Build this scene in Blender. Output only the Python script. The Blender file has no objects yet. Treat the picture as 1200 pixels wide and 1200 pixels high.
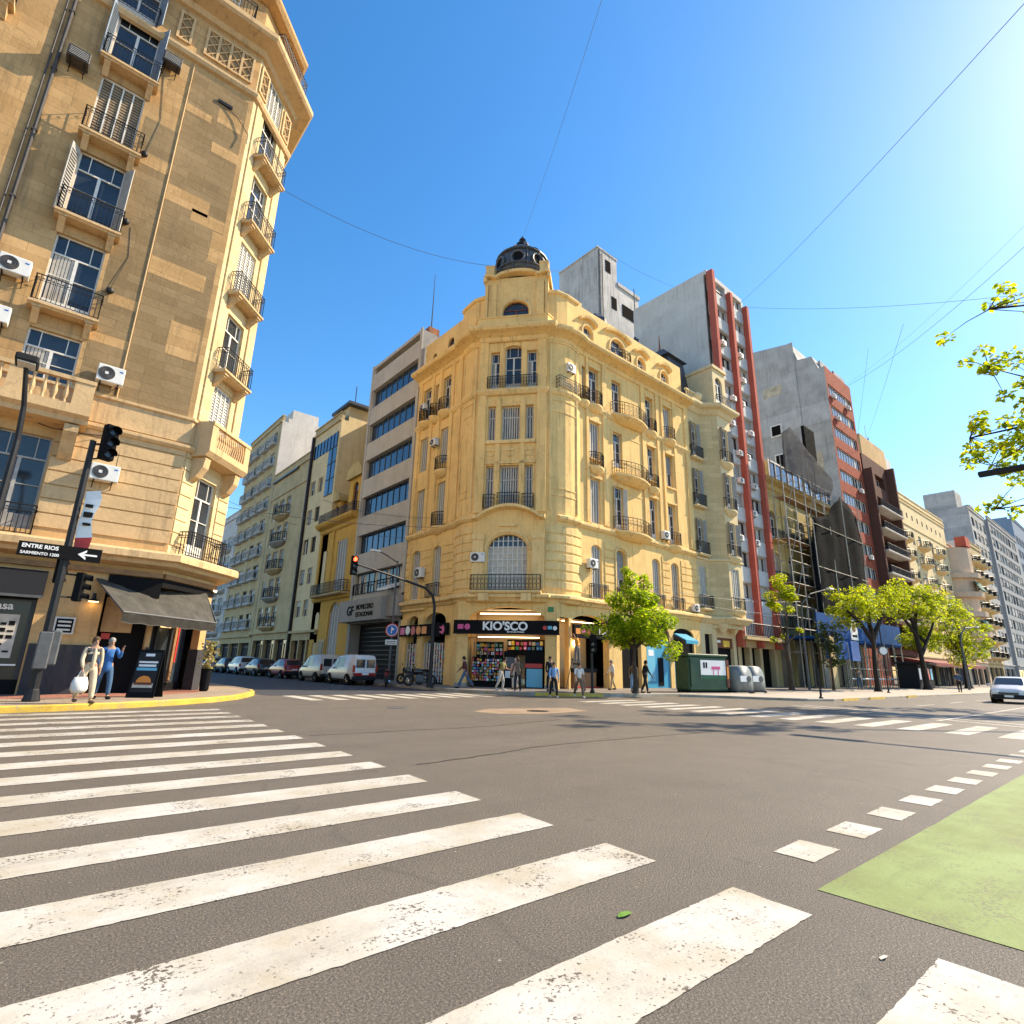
SUN_AZ, SUN_EL, SUN_E, SKY_S, SKY_DUST, EXPO = -19., 40., 4.3, .148, .3, 1.08
SKY_SAT, WB = 1.33, 7200
import bpy, math, random
from mathutils import Vector, Matrix
R = math.radians
rnd = random.Random(7)
S = bpy.context.scene
COL = S.collection

# ------------------------------------------------------------------ materials
MATS = {}
class NT:
    def __init__(s, name):
        s.m = bpy.data.materials.new(name); s.m.use_nodes = True
        s.t = s.m.node_tree; s.n = s.t.nodes; s.l = s.t.links
        s.b = s.n['Principled BSDF']
        MATS[name] = s.m
    def add(s, kind, **kw):
        n = s.n.new(kind)
        for k, v in kw.items():
            if k == 'inp':
                for i, x in v.items():
                    n.inputs[i].default_value = x
            else: setattr(n, k, v)
        return n
    def link(s, a, b): s.l.new(a, b)
    def coords(s):
        return s.add('ShaderNodeTexCoord').outputs['Object']
    def noise(s, vec, scale, detail=4, rough=.55, sc=(1, 1, 1)):
        if sc != (1, 1, 1):
            mp = s.add('ShaderNodeMapping'); mp.inputs['Scale'].default_value = sc
            s.link(vec, mp.inputs[0]); vec = mp.outputs[0]
        n = s.add('ShaderNodeTexNoise'); n.inputs['Scale'].default_value = scale
        n.inputs['Detail'].default_value = detail; n.inputs['Roughness'].default_value = rough
        s.link(vec, n.inputs['Vector']); return n.outputs['Fac']
    def ramp(s, fac, a, b, ca=(0, 0, 0, 1), cb=(1, 1, 1, 1)):
        r = s.add('ShaderNodeValToRGB'); e = r.color_ramp.elements
        e[0].position = a; e[1].position = b; e[0].color = ca; e[1].color = cb
        s.link(fac, r.inputs[0]); return r.outputs[0]
    def mix(s, fac, a, b, mode='MIX'):
        n = s.add('ShaderNodeMix', data_type='RGBA', blend_type=mode)
        for i, v in ((0, fac), (6, a), (7, b)):
            if isinstance(v, (int, float)): n.inputs[i].default_value = v
            elif isinstance(v, tuple): n.inputs[i].default_value = v if len(v) == 4 else v + (1,)
            else: s.link(v, n.inputs[i])
        return n.outputs[2]
    def bump(s, h, strength, dist=.02):
        b = s.add('ShaderNodeBump'); b.inputs['Strength'].default_value = strength
        b.inputs['Distance'].default_value = dist
        s.link(h, b.inputs['Height']); s.link(b.outputs[0], s.b.inputs['Normal'])

def c4(c): return tuple(c) + (1,)
def plain(name, col, rough=.6, metal=0., spec=.5, emit=0, ecol=None):
    t = NT(name); t.b.inputs['Base Color'].default_value = c4(col)
    t.b.inputs['Roughness'].default_value = rough; t.b.inputs['Metallic'].default_value = metal
    t.b.inputs['Specular IOR Level'].default_value = spec
    if emit:
        t.b.inputs['Emission Color'].default_value = c4(ecol or col); t.b.inputs['Emission Strength'].default_value = emit
    return t.m
def rich(name, col, rough=.7, var=.25, scale=3., metal=0., bump=0., bscale=40., spec=.35):
    t = NT(name); v = t.coords(); t.b.inputs['Specular IOR Level'].default_value = spec
    n = t.noise(v, scale, 6, .6)
    dark = tuple(c * (1 - var) for c in col); lite = tuple(min(1, c * (1 + var * .6)) for c in col)
    t.link(t.ramp(n, .3, .7, c4(dark), c4(lite)), t.b.inputs['Base Color'])
    t.b.inputs['Roughness'].default_value = rough; t.b.inputs['Metallic'].default_value = metal
    if bump: t.bump(t.noise(v, bscale, 4), bump)
    return t.m
def stucco(name, col, var=.14, streak=.35, joints=None, jdark=.55, stain=(.16, .12, .08), patch=None):
    """plaster on a wall whose local x runs along it and z up: blotches, dirt runs, optional block joints"""
    t = NT(name); v = t.coords()
    n1 = t.noise(v, .55, 6, .62); n2 = t.noise(v, 7., 5, .6)
    dark = tuple(c * (1 - var * 1.6) for c in col); lite = tuple(min(1, c * (1 + var * .7)) for c in col)
    c = t.ramp(n1, .32, .68, c4(dark), c4(lite))
    c = t.mix(.3, c, t.ramp(n2, .3, .7, c4(tuple(x * .78 for x in col)), c4(tuple(min(1, x * 1.15) for x in col))))
    if patch:
        c = t.mix(t.ramp(t.noise(v, .22, 3, .5), .5, .56), c, c4(patch))
    st = t.noise(v, 1.6, 5, .7, (2.2, 2.2, .16))
    st = t.ramp(st, .53, .70)
    s2 = t.ramp(t.noise(v, 5., 4, .7, (1.6, 1.6, .09)), .58, .74); sx = t.mix(.5, st, s2, 'ADD'); st = sx
    fac = t.add('ShaderNodeMath', operation='MULTIPLY'); t.link(st, fac.inputs[0]); fac.inputs[1].default_value = streak
    c = t.mix(fac.outputs[0], c, c4(stain))
    ck = t.add('ShaderNodeTexVoronoi', feature='DISTANCE_TO_EDGE'); ck.inputs['Scale'].default_value = .45
    wn = t.add('ShaderNodeTexNoise'); wn.inputs['Scale'].default_value = 1.7; wn.inputs['Detail'].default_value = 5; t.link(v, wn.inputs['Vector']); wv = t.add('ShaderNodeMix', data_type='VECTOR'); wv.inputs[0].default_value = .55; t.link(v, wv.inputs[4]); t.link(wn.outputs['Color'], wv.inputs[5]); t.link(wv.outputs[1], ck.inputs['Vector'])
    c = t.mix(t.ramp(ck.outputs['Distance'], .0, .006, (.35, .35, .35, 1), (0, 0, 0, 1)), c, c4(tuple(x * .4 for x in col)))
    h = n2
    if joints:
        sp = t.add('ShaderNodeSeparateXYZ'); cb = t.add('ShaderNodeCombineXYZ'); t.link(v, sp.inputs[0])
        t.link(sp.outputs[0], cb.inputs[0]); t.link(sp.outputs[2], cb.inputs[1])
        br = t.add('ShaderNodeTexBrick'); t.link(cb.outputs[0], br.inputs['Vector'])
        br.inputs['Scale'].default_value = 1; br.inputs['Brick Width'].default_value = joints[0]
        br.inputs['Row Height'].default_value = joints[1]; br.inputs['Mortar Size'].default_value = joints[2]
        br.inputs['Mortar Smooth'].default_value = .2; br.offset = .5
        j = br.outputs['Fac']; br.inputs['Color1'].default_value = (1, 1, 1, 1); br.inputs['Color2'].default_value = (.74, .71, .66, 1); br.inputs['Mortar'].default_value = (.9, .9, .9, 1); c = t.mix(.75, c, br.outputs['Color'], 'MULTIPLY')
        fj = t.add('ShaderNodeMath', operation='MULTIPLY'); t.link(j, fj.inputs[0]); fj.inputs[1].default_value = jdark
        c = t.mix(fj.outputs[0], c, c4(tuple(x * .45 for x in col)))
        sub = t.add('ShaderNodeMath', operation='SUBTRACT'); t.link(n2, sub.inputs[0]); t.link(j, sub.inputs[1]); h = sub.outputs[0]
    t.link(c, t.b.inputs['Base Color']); t.b.inputs['Roughness'].default_value = .88
    t.b.inputs['Specular IOR Level'].default_value = .1
    t.bump(h, .5, .02)
    return t.m
def M(k): return MATS[k]

def leaf_mat(name, cols, trans=.45):
    t = NT(name); g = t.add('ShaderNodeNewGeometry')
    r = t.add('ShaderNodeValToRGB'); e = r.color_ramp.elements
    e[0].color = c4(cols[0]); e[1].color = c4(cols[-1])
    for i, c in enumerate(cols[1:-1]):
        x = e.new((i + 1) / (len(cols) - 1)); x.color = c4(c)
    t.link(g.outputs['Random Per Island'], r.inputs[0])
    t.link(r.outputs[0], t.b.inputs['Base Color']); t.b.inputs['Roughness'].default_value = .5
    tr = t.add('ShaderNodeBsdfTranslucent'); t.link(r.outputs[0], tr.inputs[0])
    mx = t.add('ShaderNodeMixShader'); mx.inputs[0].default_value = trans
    t.link(t.b.outputs[0], mx.inputs[1]); t.link(tr.outputs[0], mx.inputs[2])
    t.link(mx.outputs[0], t.n['Material Output'].inputs['Surface'])

# walls
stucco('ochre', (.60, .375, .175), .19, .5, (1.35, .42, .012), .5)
stucco('ochre_rustic', (.60, .375, .17), .12, .35)
stucco('ochre_trim', (.63, .43, .23), .12, .45)
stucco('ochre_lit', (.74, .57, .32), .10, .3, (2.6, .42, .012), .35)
stucco('grey_render', (.34, .235, .125), .16, .3, (1.2, .36, .010), .55)
stucco('yellow', (.86, .575, .235), .12, .55, None, .5, (.34, .21, .09))
stucco('yellow_trim', (.86, .60, .27), .12, .65, None, .5, (.30, .19, .09))
stucco('yellow_joint', (.84, .555, .22), .09, .22, (1.6, .52, .03), .75, (.34, .21, .09))
stucco('cream', (.72, .58, .34), .09, .25)
stucco('cream_joint', (.72, .55, .30), .08, .2, (1.1, .38, .012), .4)
stucco('cream_dirty', (.56, .43, .24), .18, .5)
stucco('olive_cream', (.56, .43, .19), .2, .55)
stucco('concrete_band', (.50, .46, .40), .10, .3)
stucco('concrete_grey', (.36, .35, .33), .12, .35)
stucco('party_white', (.62, .58, .53), .12, .4, None, .5, (.30, .26, .22))
stucco('party_grey', (.50, .49, .47), .2, .55, (5., 2.8, .05), .25, (.22, .21, .2))
stucco('party_dirty', (.52, .50, .47), .2, .85, None, .5, (.13, .12, .11))
stucco('panel_grey', (.56, .56, .54), .07, .25)
stucco('brick_red', (.37, .095, .06), .12, .25, (.5, .2, .01), .3)
stucco('fin_red', (.48, .12, .085), .1, .2)
stucco('brown_wall', (.13, .065, .05), .12, .2)
stucco('orange_cream', (.62, .42, .22), .1, .3, (4., 3., .02), .2)
stucco('pinkish', (.68, .50, .35), .08, .2)
stucco('far_grey', (.34, .35, .36), .1, .3)
stucco('far_blue', (.24, .30, .38), .1, .2)
stucco('stone_dark', (.055, .055, .06), .2, .3)
rich('iron', (.016, .016, .018), .5, .3, 6, spec=.3)
rich('iron_grey', (.10, .105, .11), .5, .25, 5)
rich('slate', (.05, .055, .065), .45, .35, 5)
rich('dome_metal', (.075, .08, .085), .4, .4, 4)
rich('rust', (.32, .12, .05), .8, .4, 2)
rich('wood_red', (.17, .05, .03), .6, .3, 6)
rich('wood', (.30, .16, .07), .6, .3, 5)
rich('shutter_blue', (.20, .25, .31), .6, .2, 4)
rich('shutter_white', (.60, .57, .50), .6, .18, 4)
rich('shutter_brown', (.33, .24, .15), .6, .25, 4)
rich('shutter_grey', (.36, .34, .31), .6, .2, 4)
rich('frame_white', (.70, .68, .62), .5, .12, 5)
rich('frame_dark', (.03, .032, .036), .4, .2, 5)
rich('ac_white', (.72, .71, .67), .45, .12, 3)
rich('ac_dark', (.07, .06, .055), .6, .3, 5)
rich('curtain', (.55, .50, .42), .9, .2, 5)
rich('glass', (.035, .045, .055), .06, .5, .7, spec=.6)
plain('glass_blue', (.015, .04, .085), .03, .15, 1.)
plain('interior', (.012, .011, .010), .95, 0, .02)
plain('black', (.010, .010, .011), .75, 0, .06)
plain('black_gloss', (.010, .010, .012), .2)
plain('charcoal', (.030, .030, .033), .85, 0, .08)
plain('white_paint', (.78, .77, .74), .4)
plain('letter_white', (.82, .82, .80), .5)
plain('red', (.50, .03, .025), .45)
plain('blue', (.02, .12, .42), .5)
plain('yellow_bright', (.75, .50, .03), .5)
plain('green_sign', (.03, .22, .08), .5)
plain('chrome', (.55, .55, .56), .2, 1.)
plain('rubber', (.015, .015, .016), .8)
plain('lamp_glow', (1, .8, .5), .5, 0, .5, 4, (1, .72, .38))
plain('lamp_red', (1, .06, .03), .4, 0, .5, 6, (1, .05, .02))
plain('warm_glow', (1, .6, .25), .5, 0, .5, 1.1, (1, .62, .28))

# ------------------------------------------------------------------ mesh builder
class MB:
    def __init__(s, mat='iron'):
        s.v = []; s.f = []; s.fm = []; s.keys = []; s.sm = []; s.smooth = False; s.X = None; s.mat(mat)
    def mat(s, k):
        if k not in s.keys: s.keys.append(k)
        s.i = s.keys.index(k); return s
    def add(s, vs, fs):
        b = len(s.v)
        s.v += [tuple(s.X @ Vector(p)) for p in vs] if s.X else [tuple(p) for p in vs]
        for f in fs: s.f.append(tuple(b + i for i in f)); s.fm.append(s.i); s.sm.append(s.smooth)
        return s
    def quad(s, *p): return s.add(p, [tuple(range(len(p)))])
    def box(s, x0, x1, y0, y1, z0, z1):
        if x0 > x1: x0, x1 = x1, x0
        if y0 > y1: y0, y1 = y1, y0
        if z0 > z1: z0, z1 = z1, z0
        return s.add([(x0, y0, z0), (x1, y0, z0), (x1, y1, z0), (x0, y1, z0), (x0, y0, z1), (x1, y0, z1), (x1, y1, z1), (x0, y1, z1)],
                     [(0, 3, 2, 1), (4, 5, 6, 7), (0, 1, 5, 4), (1, 2, 6, 5), (2, 3, 7, 6), (3, 0, 4, 7)])
    def bbox(s, x0, x1, y0, y1, z0, z1, b=.02):
        """box with bevelled vertical and top edges"""
        b = min(b, (x1 - x0) * .45, (y1 - y0) * .45, (z1 - z0) * .45)
        def ring(i, z): return [(x0 + i + b * 0, y0 + i + b, z), (x0 + i + b, y0 + i, z), (x1 - i - b, y0 + i, z), (x1 - i, y0 + i + b, z), (x1 - i, y1 - i - b, z), (x1 - i - b, y1 - i, z), (x0 + i + b, y1 - i, z), (x0 + i, y1 - i - b, z)]
        rs = [ring(b * .6, z0), ring(0, z0 + b), ring(0, z1 - b), ring(b * .6, z1)]
        return s.loft(rs, True)
    def loft(s, rings, cap=True, closed=True):
        n = len(rings[0]); vs = [p for r in rings for p in r]; fs = []
        for k in range(len(rings) - 1):
            for i in range(n if closed else n - 1):
                j = (i + 1) % n; fs.append((k * n + i, k * n + j, (k + 1) * n + j, (k + 1) * n + i))
        if cap: fs += [tuple(reversed(range(n))), tuple(range((len(rings) - 1) * n, len(rings) * n))]
        return s.add(vs, fs)
    def prism(s, poly, z0, z1):
        a = sum(poly[i][0] * poly[(i + 1) % len(poly)][1] - poly[(i + 1) % len(poly)][0] * poly[i][1] for i in range(len(poly)))
        if a < 0: poly = poly[::-1]
        return s.loft([[(x, y, z0) for x, y in poly], [(x, y, z1) for x, y in poly]])
    def xprism(s, prof, x0, x1):
        """profile in (y,z) extruded along x"""
        a = sum(prof[i][0] * prof[(i + 1) % len(prof)][1] - prof[(i + 1) % len(prof)][0] * prof[i][1] for i in range(len(prof)))
        if a < 0: prof = prof[::-1]
        return s.loft([[(x0, y, z) for y, z in prof], [(x1, y, z) for y, z in prof]])
    def yprism(s, prof, y0, y1):
        """profile in (x,z) extruded along y"""
        a = sum(prof[i][0] * prof[(i + 1) % len(prof)][1] - prof[(i + 1) % len(prof)][0] * prof[i][1] for i in range(len(prof)))
        if a < 0: prof = prof[::-1]
        return s.loft([[(x, y1, z) for x, z in prof], [(x, y0, z) for x, z in prof]])
    def tube(s, pts, r, n=6, cap=True):
        pts = [Vector(p) for p in pts]; rs = r if isinstance(r, (list, tuple)) else [r] * len(pts)
        rings = []; up = None
        for i, p in enumerate(pts):
            d = (pts[min(i + 1, len(pts) - 1)] - pts[max(i - 1, 0)]).normalized()
            if up is None: up = Vector((0, 0, 1)) if abs(d.z) < .9 else Vector((1, 0, 0))
            a = d.cross(up).normalized(); b = a.cross(d).normalized(); up = b
            rings.append([tuple(p + (a * math.cos(t) + b * math.sin(t)) * rs[i]) for t in [2 * math.pi * k / n for k in range(n)]])
        return s.loft([q[::-1] for q in rings], cap)
    def lathe(s, prof, n=16, c=(0, 0, 0), cap=True):
        rings = [[(c[0] + r * math.cos(2 * math.pi * k / n), c[1] + r * math.sin(2 * math.pi * k / n), c[2] + z) for k in range(n)] for r, z in prof]
        return s.loft(rings, cap)
    def disc(s, c, ax, r, h, n=16, r2=None):
        """short cylinder from c along axis vector ax*h"""
        ax = Vector(ax).normalized(); c = Vector(c)
        return s.tube([c, c + ax * h], [r, r if r2 is None else r2], n)
    def ball(s, c, r, n=10, m=6, sq=(1, 1, 1)):
        pr = []
        for j in range(m + 1):
            t = math.pi * (j / m) - math.pi / 2; pr.append((max(.001, math.cos(t)), math.sin(t)))
        rings = [[(c[0] + r * sq[0] * a * math.cos(2 * math.pi * k / n), c[1] + r * sq[1] * a * math.sin(2 * math.pi * k / n), c[2] + r * sq[2] * z) for k in range(n)] for a, z in pr]
        return s.loft(rings)
    def sweep(s, path, prof, closed_prof=True):
        """profile [(out,z)] swept along a plan path [(x,y)], out = to the right of the path, mitred"""
        n = len(path); rings = []
        for i in range(n):
            p = Vector(path[i]).to_2d() if len(path[i]) > 2 else Vector(path[i])
            ns = []
            for a, b in ((i - 1, i), (i, i + 1)):
                if 0 <= a and b < n:
                    d = Vector(path[b]) - Vector(path[a]); d.normalize(); ns.append(Vector((d.y, -d.x)))
            m = sum(ns, Vector((0, 0))); m.normalize(); m = m / max(.35, m.dot(ns[0]))
            rings.append([(p.x + m.x * o, p.y + m.y * o, z) for o, z in prof])
        a = sum(prof[i][0] * prof[(i + 1) % len(prof)][1] - prof[(i + 1) % len(prof)][0] * prof[i][1] for i in range(len(prof)))
        if a > 0: rings = [r[::-1] for r in rings]
        return s.loft(rings[::-1] if False else rings, True)
    def wall(s, u0, u1, z0, z1, holes, dep=.25, y=0.):
        """front sheet at y with real openings and reveals; holes (a,b,c,d) or (a,b,c,d,rise) for an arched head"""
        us = sorted({u0, u1, *[min(max(h[k], u0), u1) for h in holes for k in (0, 1)]})
        zs = sorted({z0, z1, *[min(max(h[k], z0), z1) for h in holes for k in (2, 3)]})
        for i in range(len(us) - 1):
            for j in range(len(zs) - 1):
                a, b, c, d = us[i], us[i + 1], zs[j], zs[j + 1]
                if b - a < 1e-5 or d - c < 1e-5: continue
                mu, mz = (a + b) / 2, (c + d) / 2
                if any(h[0] < mu < h[1] and h[2] < mz < h[3] for h in holes): continue
                s.quad((a, y, c), (b, y, c), (b, y, d), (a, y, d))
        for h in holes:
            a, b, c, d = h[:4]; e = y + dep
            s.quad((a, y, c), (a, y, d), (a, e, d), (a, e, c)); s.quad((b, y, c), (b, e, c), (b, e, d), (b, y, d))
            s.quad((a, y, c), (a, e, c), (b, e, c), (b, y, c))
            if len(h) > 4:
                r = h[4]; m = (a + b) / 2; w = (b - a) / 2; N = 12
                pts = [(m - w * math.cos(math.pi * k / N), d - r + r * math.sin(math.pi * k / N)) for k in range(N + 1)]
                for k in range(N):
                    (x0, q0), (x1, q1) = pts[k], pts[k + 1]
                    s.quad((x0, y, q0), (x1, y, q1), (x1, y, d), (x0, y, d))
                    s.quad((x0, y, q0), (x0, e, q0), (x1, e, q1), (x1, y, q1))
            else: s.quad((a, y, d), (b, y, d), (b, e, d), (a, e, d))
        return s
    def mesh(s, name, bevel=0):
        me = bpy.data.meshes.new(name); me.from_pydata(s.v, [], s.f)
        for k in s.keys: me.materials.append(MATS[k])
        me.polygons.foreach_set('material_index', s.fm)
        me.polygons.foreach_set('use_smooth', s.sm)
        me.update(); return me
    def build(s, name, parent=None, loc=(0, 0, 0), rz=0.):
        return put(s.mesh(name), name, parent, loc, rz)

def put(me, name, parent=None, loc=(0, 0, 0), rz=0., scale=None):
    o = bpy.data.objects.new(name, me); COL.objects.link(o)
    o.location = loc; o.rotation_euler = (0, 0, rz)
    if scale: o.scale = scale
    if parent is not None: o.parent = parent
    return o
def tag(o, label=None, cat=None, group=None, kind=None):
    for k, v in (('label', label), ('category', cat), ('group', group), ('kind', kind)):
        if v: o[k] = v
    return o
def thing(name, label, cat, loc=(0, 0, 0), rz=0., group=None):
    o = bpy.data.objects.new(name, None); COL.objects.link(o); o.empty_display_size = .3
    o.location = loc; o.rotation_euler = (0, 0, rz)
    return tag(o, label, cat, group)
def copy_tree(o, loc=None, rz=None, label=None, parent=None):
    c = o.copy(); COL.objects.link(c)
    if parent is not None: c.parent = parent
    if loc is not None: c.location = loc
    if rz is not None: c.rotation_euler = (0, 0, rz)
    if label: c['label'] = label
    for ch in list(o.children): copy_tree(ch, parent=c)
    return c
def text_mesh(txt, size, mat, bold=.0, ext=.01, font_w=1.0):
    cu = bpy.data.curves.new('lettering', 'FONT'); cu.body = txt; cu.size = size; cu.offset = bold
    cu.extrude = ext; cu.align_x = 'CENTER'; cu.align_y = 'CENTER'
    ob = bpy.data.objects.new('lettering', cu); COL.objects.link(ob)
    dg = bpy.context.evaluated_depsgraph_get(); dg.update()
    me = bpy.data.meshes.new_from_object(ob.evaluated_get(dg)); me.name = 'lettering'
    bpy.data.objects.remove(ob)
    me.transform(Matrix.Rotation(R(90), 4, 'X') @ Matrix.Diagonal((font_w, 1, 1, 1)))
    me.materials.clear(); me.materials.append(MATS[mat]); return me

# ------------------------------------------------------------------ building helpers
class Bld:
    def __init__(s, name, label, cat, x, y, group=None):
        s.o = Vector((x, y, 0)); s.e = thing(name, label, cat, (x, y, 0), 0, group)
    def face(s, ox, oy, deg): return Face(s, ox, oy, deg)
    def world(s, mb, name, parent=None):
        """mb in world coordinates"""
        o = mb.build(name, parent or s.e); o.location = -s.o if parent is None else (0, 0, 0); return o
class Face:
    """local x along the facade, local y into the building, z up"""
    def __init__(s, b, ox, oy, deg):
        s.b = b; s.a = R(deg); s.org = Vector((ox, oy, 0)); s.rot = Matrix.Rotation(s.a, 3, 'Z')
    def build(s, mb, name, parent=None):
        if parent is not None: return mb.build(name, parent)
        return mb.build(name, s.b.e, s.org - s.b.o, s.a)
    def place(s, me, name, u, y, z):
        return put(me, name, s.b.e, s.org - s.b.o + s.rot @ Vector((u, y, z)), s.a)
    def pt(s, u, y, z): return s.org + s.rot @ Vector((u, y, z))

WIN = {}
def win(w, h, kind='french', sh='shutter_grey', fr='frame_white', rise=0, f=.6):
    key = (round(w, 2), round(h, 2), kind, sh, fr, rise, f)
    if key in WIN: return WIN[key]
    m = MB(fr); a, b = -w / 2, w / 2; y0 = .14; t = .06
    def fbox(x0, x1, z0, z1, d=.07): m.box(x0, x1, y0, y0 + d, z0, z1)
    m.mat('glass' if kind != 'blue' else 'glass_blue'); m.quad((a, y0 + .05, 0), (b, y0 + .05, 0), (b, y0 + .05, h), (a, y0 + .05, h))
    m.mat(fr)
    if kind in ('french', 'french_sh', 'curtain', 'half'):
        fbox(a, a + t, 0, h); fbox(b - t, b, 0, h); fbox(a + t, b - t, h - t, h); fbox(a + t, b - t, 0, .08)
        th = h * .74 if h > 2.2 else h * .66
        fbox(a + t, b - t, th, th + t); fbox(-.05, .05, .08, th, .09)
        if h > 2.2: fbox(a + t, -.05, .08, .5, .055); fbox(.05, b - t, .08, .5, .055)
        for sx in (-1, 1):
            x = sx * (w / 4); fbox(min(x - .015, x + .015), max(x - .015, x + .015), th + t, h - t, .06)
            fbox(*((a + t, -.05) if sx < 0 else (.05, b - t)), th * .62, th * .62 + .03, .06)
        if kind == 'curtain':
            m.mat('curtain')
            for k in range(6):
                x = a + .1 + k * (w * .4 / 6); m.quad((x, y0 + .044, .5), (x + w * .055, y0 + .034, .5), (x + w * .055, y0 + .034, th), (x, y0 + .044, th))
    if kind == 'french_sh':
        m.mat(sh)
        for sx in (-1, 1):
            x0 = sx * w / 2; lw = w * .3
            c = Vector((x0, -.02, .02)); d = Vector((sx * .55, -.83, 0)).normalized() * lw
            nn = Vector((d.y, -d.x, 0)).normalized() * .03
            p = [c, c + d, c + d + nn, c + nn]
            m.prism([(q.x, q.y) for q in p], .02, h - .1)
            for k in range(int(h / .14)):
                z = .12 + k * .14
                if z < h - .3:
                    q0 = c + d * .12 + nn * 1.3 * sx; q1 = c + d * .88 + nn * 1.3 * sx
                    m.quad((q0.x, q0.y, z), (q1.x, q1.y, z), (q1.x - nn.x * sx, q1.y - nn.y * sx, z + .08), (q0.x - nn.x * sx, q0.y - nn.y * sx, z + .08))
    if kind in ('slats', 'roller'):
        z0 = 0 if kind == 'slats' else h * (1 - f)
        m.mat(sh); n = max(3, int((h - z0) / .13))
        for k in range(n):
            z = z0 + (h - z0) * k / n; dz = (h - z0) / n
            m.quad((a + .02, y0 - .03, z), (b - .02, y0 - .03, z), (b - .02, y0 + .01, z + dz), (a + .02, y0 + .01, z + dz))
        m.mat(fr)
        if kind == 'slats':
            nl = 4 if w > .9 else 2
            for k in range(nl + 1):
                x = a + (w - .05) * k / nl; m.box(x, x + .05, y0 - .06, y0 + .02, 0, h)
            m.box(a, b, y0 - .055, y0 + .02, h - .07, h); m.box(a, b, y0 - .055, y0 + .02, 0, .1)
        else:
            fbox(a, a + t, 0, h); fbox(b - t, b, 0, h); fbox(-.04, .04, 0, z0)
            m.mat(sh); m.box(a, b, y0 - .045, y0 + .02, z0 - .06, z0)
    if kind in ('bars',):
        fbox(a, a + t, 0, h); fbox(b - t, b, 0, h); fbox(a, b, h - t, h); fbox(a, b, 0, .06)
        m.mat('curtain'); n = max(3, int(w / .15))
        for k in range(n):
            x = a + w * (k + .18) / n; m.box(x, x + w / n * .58, y0 - .0, y0 + .03, .06, h - t)
        m.mat(fr); fbox(a, b, h * .68, h * .68 + .06, .09)
    if kind == 'gridarch':
        n = 8; m.mat('frame_white')
        for k in range(n + 1):
            x = a + w * k / n; m.box(x - .03, x + .03, y0 - .03, y0 + .03, 0, h)
        for k in range(9):
            z = h * k / 9; m.box(a, b, y0 - .025, y0 + .025, z, z + .045)
        m.mat('curtain'); m.quad((a, y0 + .035, 0), (b, y0 + .035, 0), (b, y0 + .035, h * .8), (a, y0 + .035, h * .8))
    if kind in ('sash', 'blue'):
        n = max(2, round(w / .95)); fbox(a, b, h - t, h); fbox(a, b, 0, t)
        for k in range(n + 1):
            x = a + (w - .05) * k / n; fbox(x, x + .05, t, h - t)
        rr = random.Random(int(w * 100 + h * 10))
        m.mat('curtain')
        for k in range(n):
            if rr.random() < .35 and kind == 'sash':
                x = a + w * k / n + .08; m.quad((x, y0 + .045, .1), (x + w / n * .5, y0 + .045, .1), (x + w / n * .5, y0 + .045, h - .1), (x, y0 + .045, h - .1))
    WIN[key] = m.mesh('window'); return WIN[key]

RAIL = {}
def rail(path, h=1.0, sp=.12, r=.011, fancy=0, mat='iron'):
    key = (tuple(path), h, sp, fancy, mat, r)
    if key in RAIL: return RAIL[key]
    m = MB(mat)
    def bar(p, q, z, w): m.tube([(p[0], p[1], z), (q[0], q[1], z)], w, 4)
    for i in range(len(path) - 1):
        p, q = path[i], path[i + 1]; L = math.dist(p, q)
        bar(p, q, h, r * 2.0); bar(p, q, .07, r * 1.4)
        if fancy: bar(p, q, h * .78, r * 1.1)
        n = max(1, int(L / sp))
        for k in range(n + 1):
            x = p[0] + (q[0] - p[0]) * k / n; y = p[1] + (q[1] - p[1]) * k / n
            m.box(x - r, x + r, y - r, y + r, .07, h)
            if fancy and k < n:
                x2 = x + (q[0] - p[0]) / n / 2; y2 = y + (q[1] - p[1]) / n / 2
                dx, dy = (q[0] - p[0]) / L, (q[1] - p[1]) / L
                if fancy > 1:
                    for zc in (h * .3, h * .58):
                        rr = min(sp * .55, .11)
                        m.tube([(x2 + dx * rr * math.cos(t), y2 + dy * rr * math.cos(t), zc + rr * 1.3 * math.sin(t)) for t in [k2 * math.pi / 3 for k2 in range(7)]], r * .9, 3, False)
                else:
                    m.box(x2 - sp * .3, x2 + sp * .3, y2 - r * .7, y2 + r * .7, h * .84, h * .88)
    RAIL[key] = m.mesh('railing'); return RAIL[key]
SLAB = {}
def slab(w, d, kind='flat', mat='ochre_trim', th=.16):
    key = (w, d, kind, mat, th)
    if key in SLAB: return SLAB[key]
    m = MB(mat); a, b = -w / 2, w / 2
    if kind in ('flat', 'bracket'):
        m.xprism([(.0, 0), (-d, 0), (-d, -th * .55), (-d + .06, -th * .7), (-d + .1, -th), (.0, -th)], a, b)
        if kind == 'bracket':
            for x in (a + .16, b - .36):
                m.xprism([(0, -th), (-d + .12, -th), (-d + .12, -th - .12), (-d * .55, -th - .22), (-.06, -th - .5), (0, -th - .5)], x, x + .2)
                m.box(x - .03, x + .23, -d + .06, -.0, -th - .05, -th + .01)
    else:
        N = 10; pts = [(a, 0)] + [(a + w * k / N, -d * (.45 + .55 * math.sin(math.pi * k / N))) for k in range(N + 1)] + [(b, 0)]
        def sc(f, g): return [(x * f, y * g) for x, y in pts]
        m.loft([[(x, y, z) for x, y in sc(f, g)] for f, g, z in ((.55, .25, -th - .34), (.8, .62, -th - .2), (.97, .94, -th), (1, 1, -th * .6), (1, 1, 0))][::1])
    SLAB[key] = m.mesh('balcony'); return SLAB[key]
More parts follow.
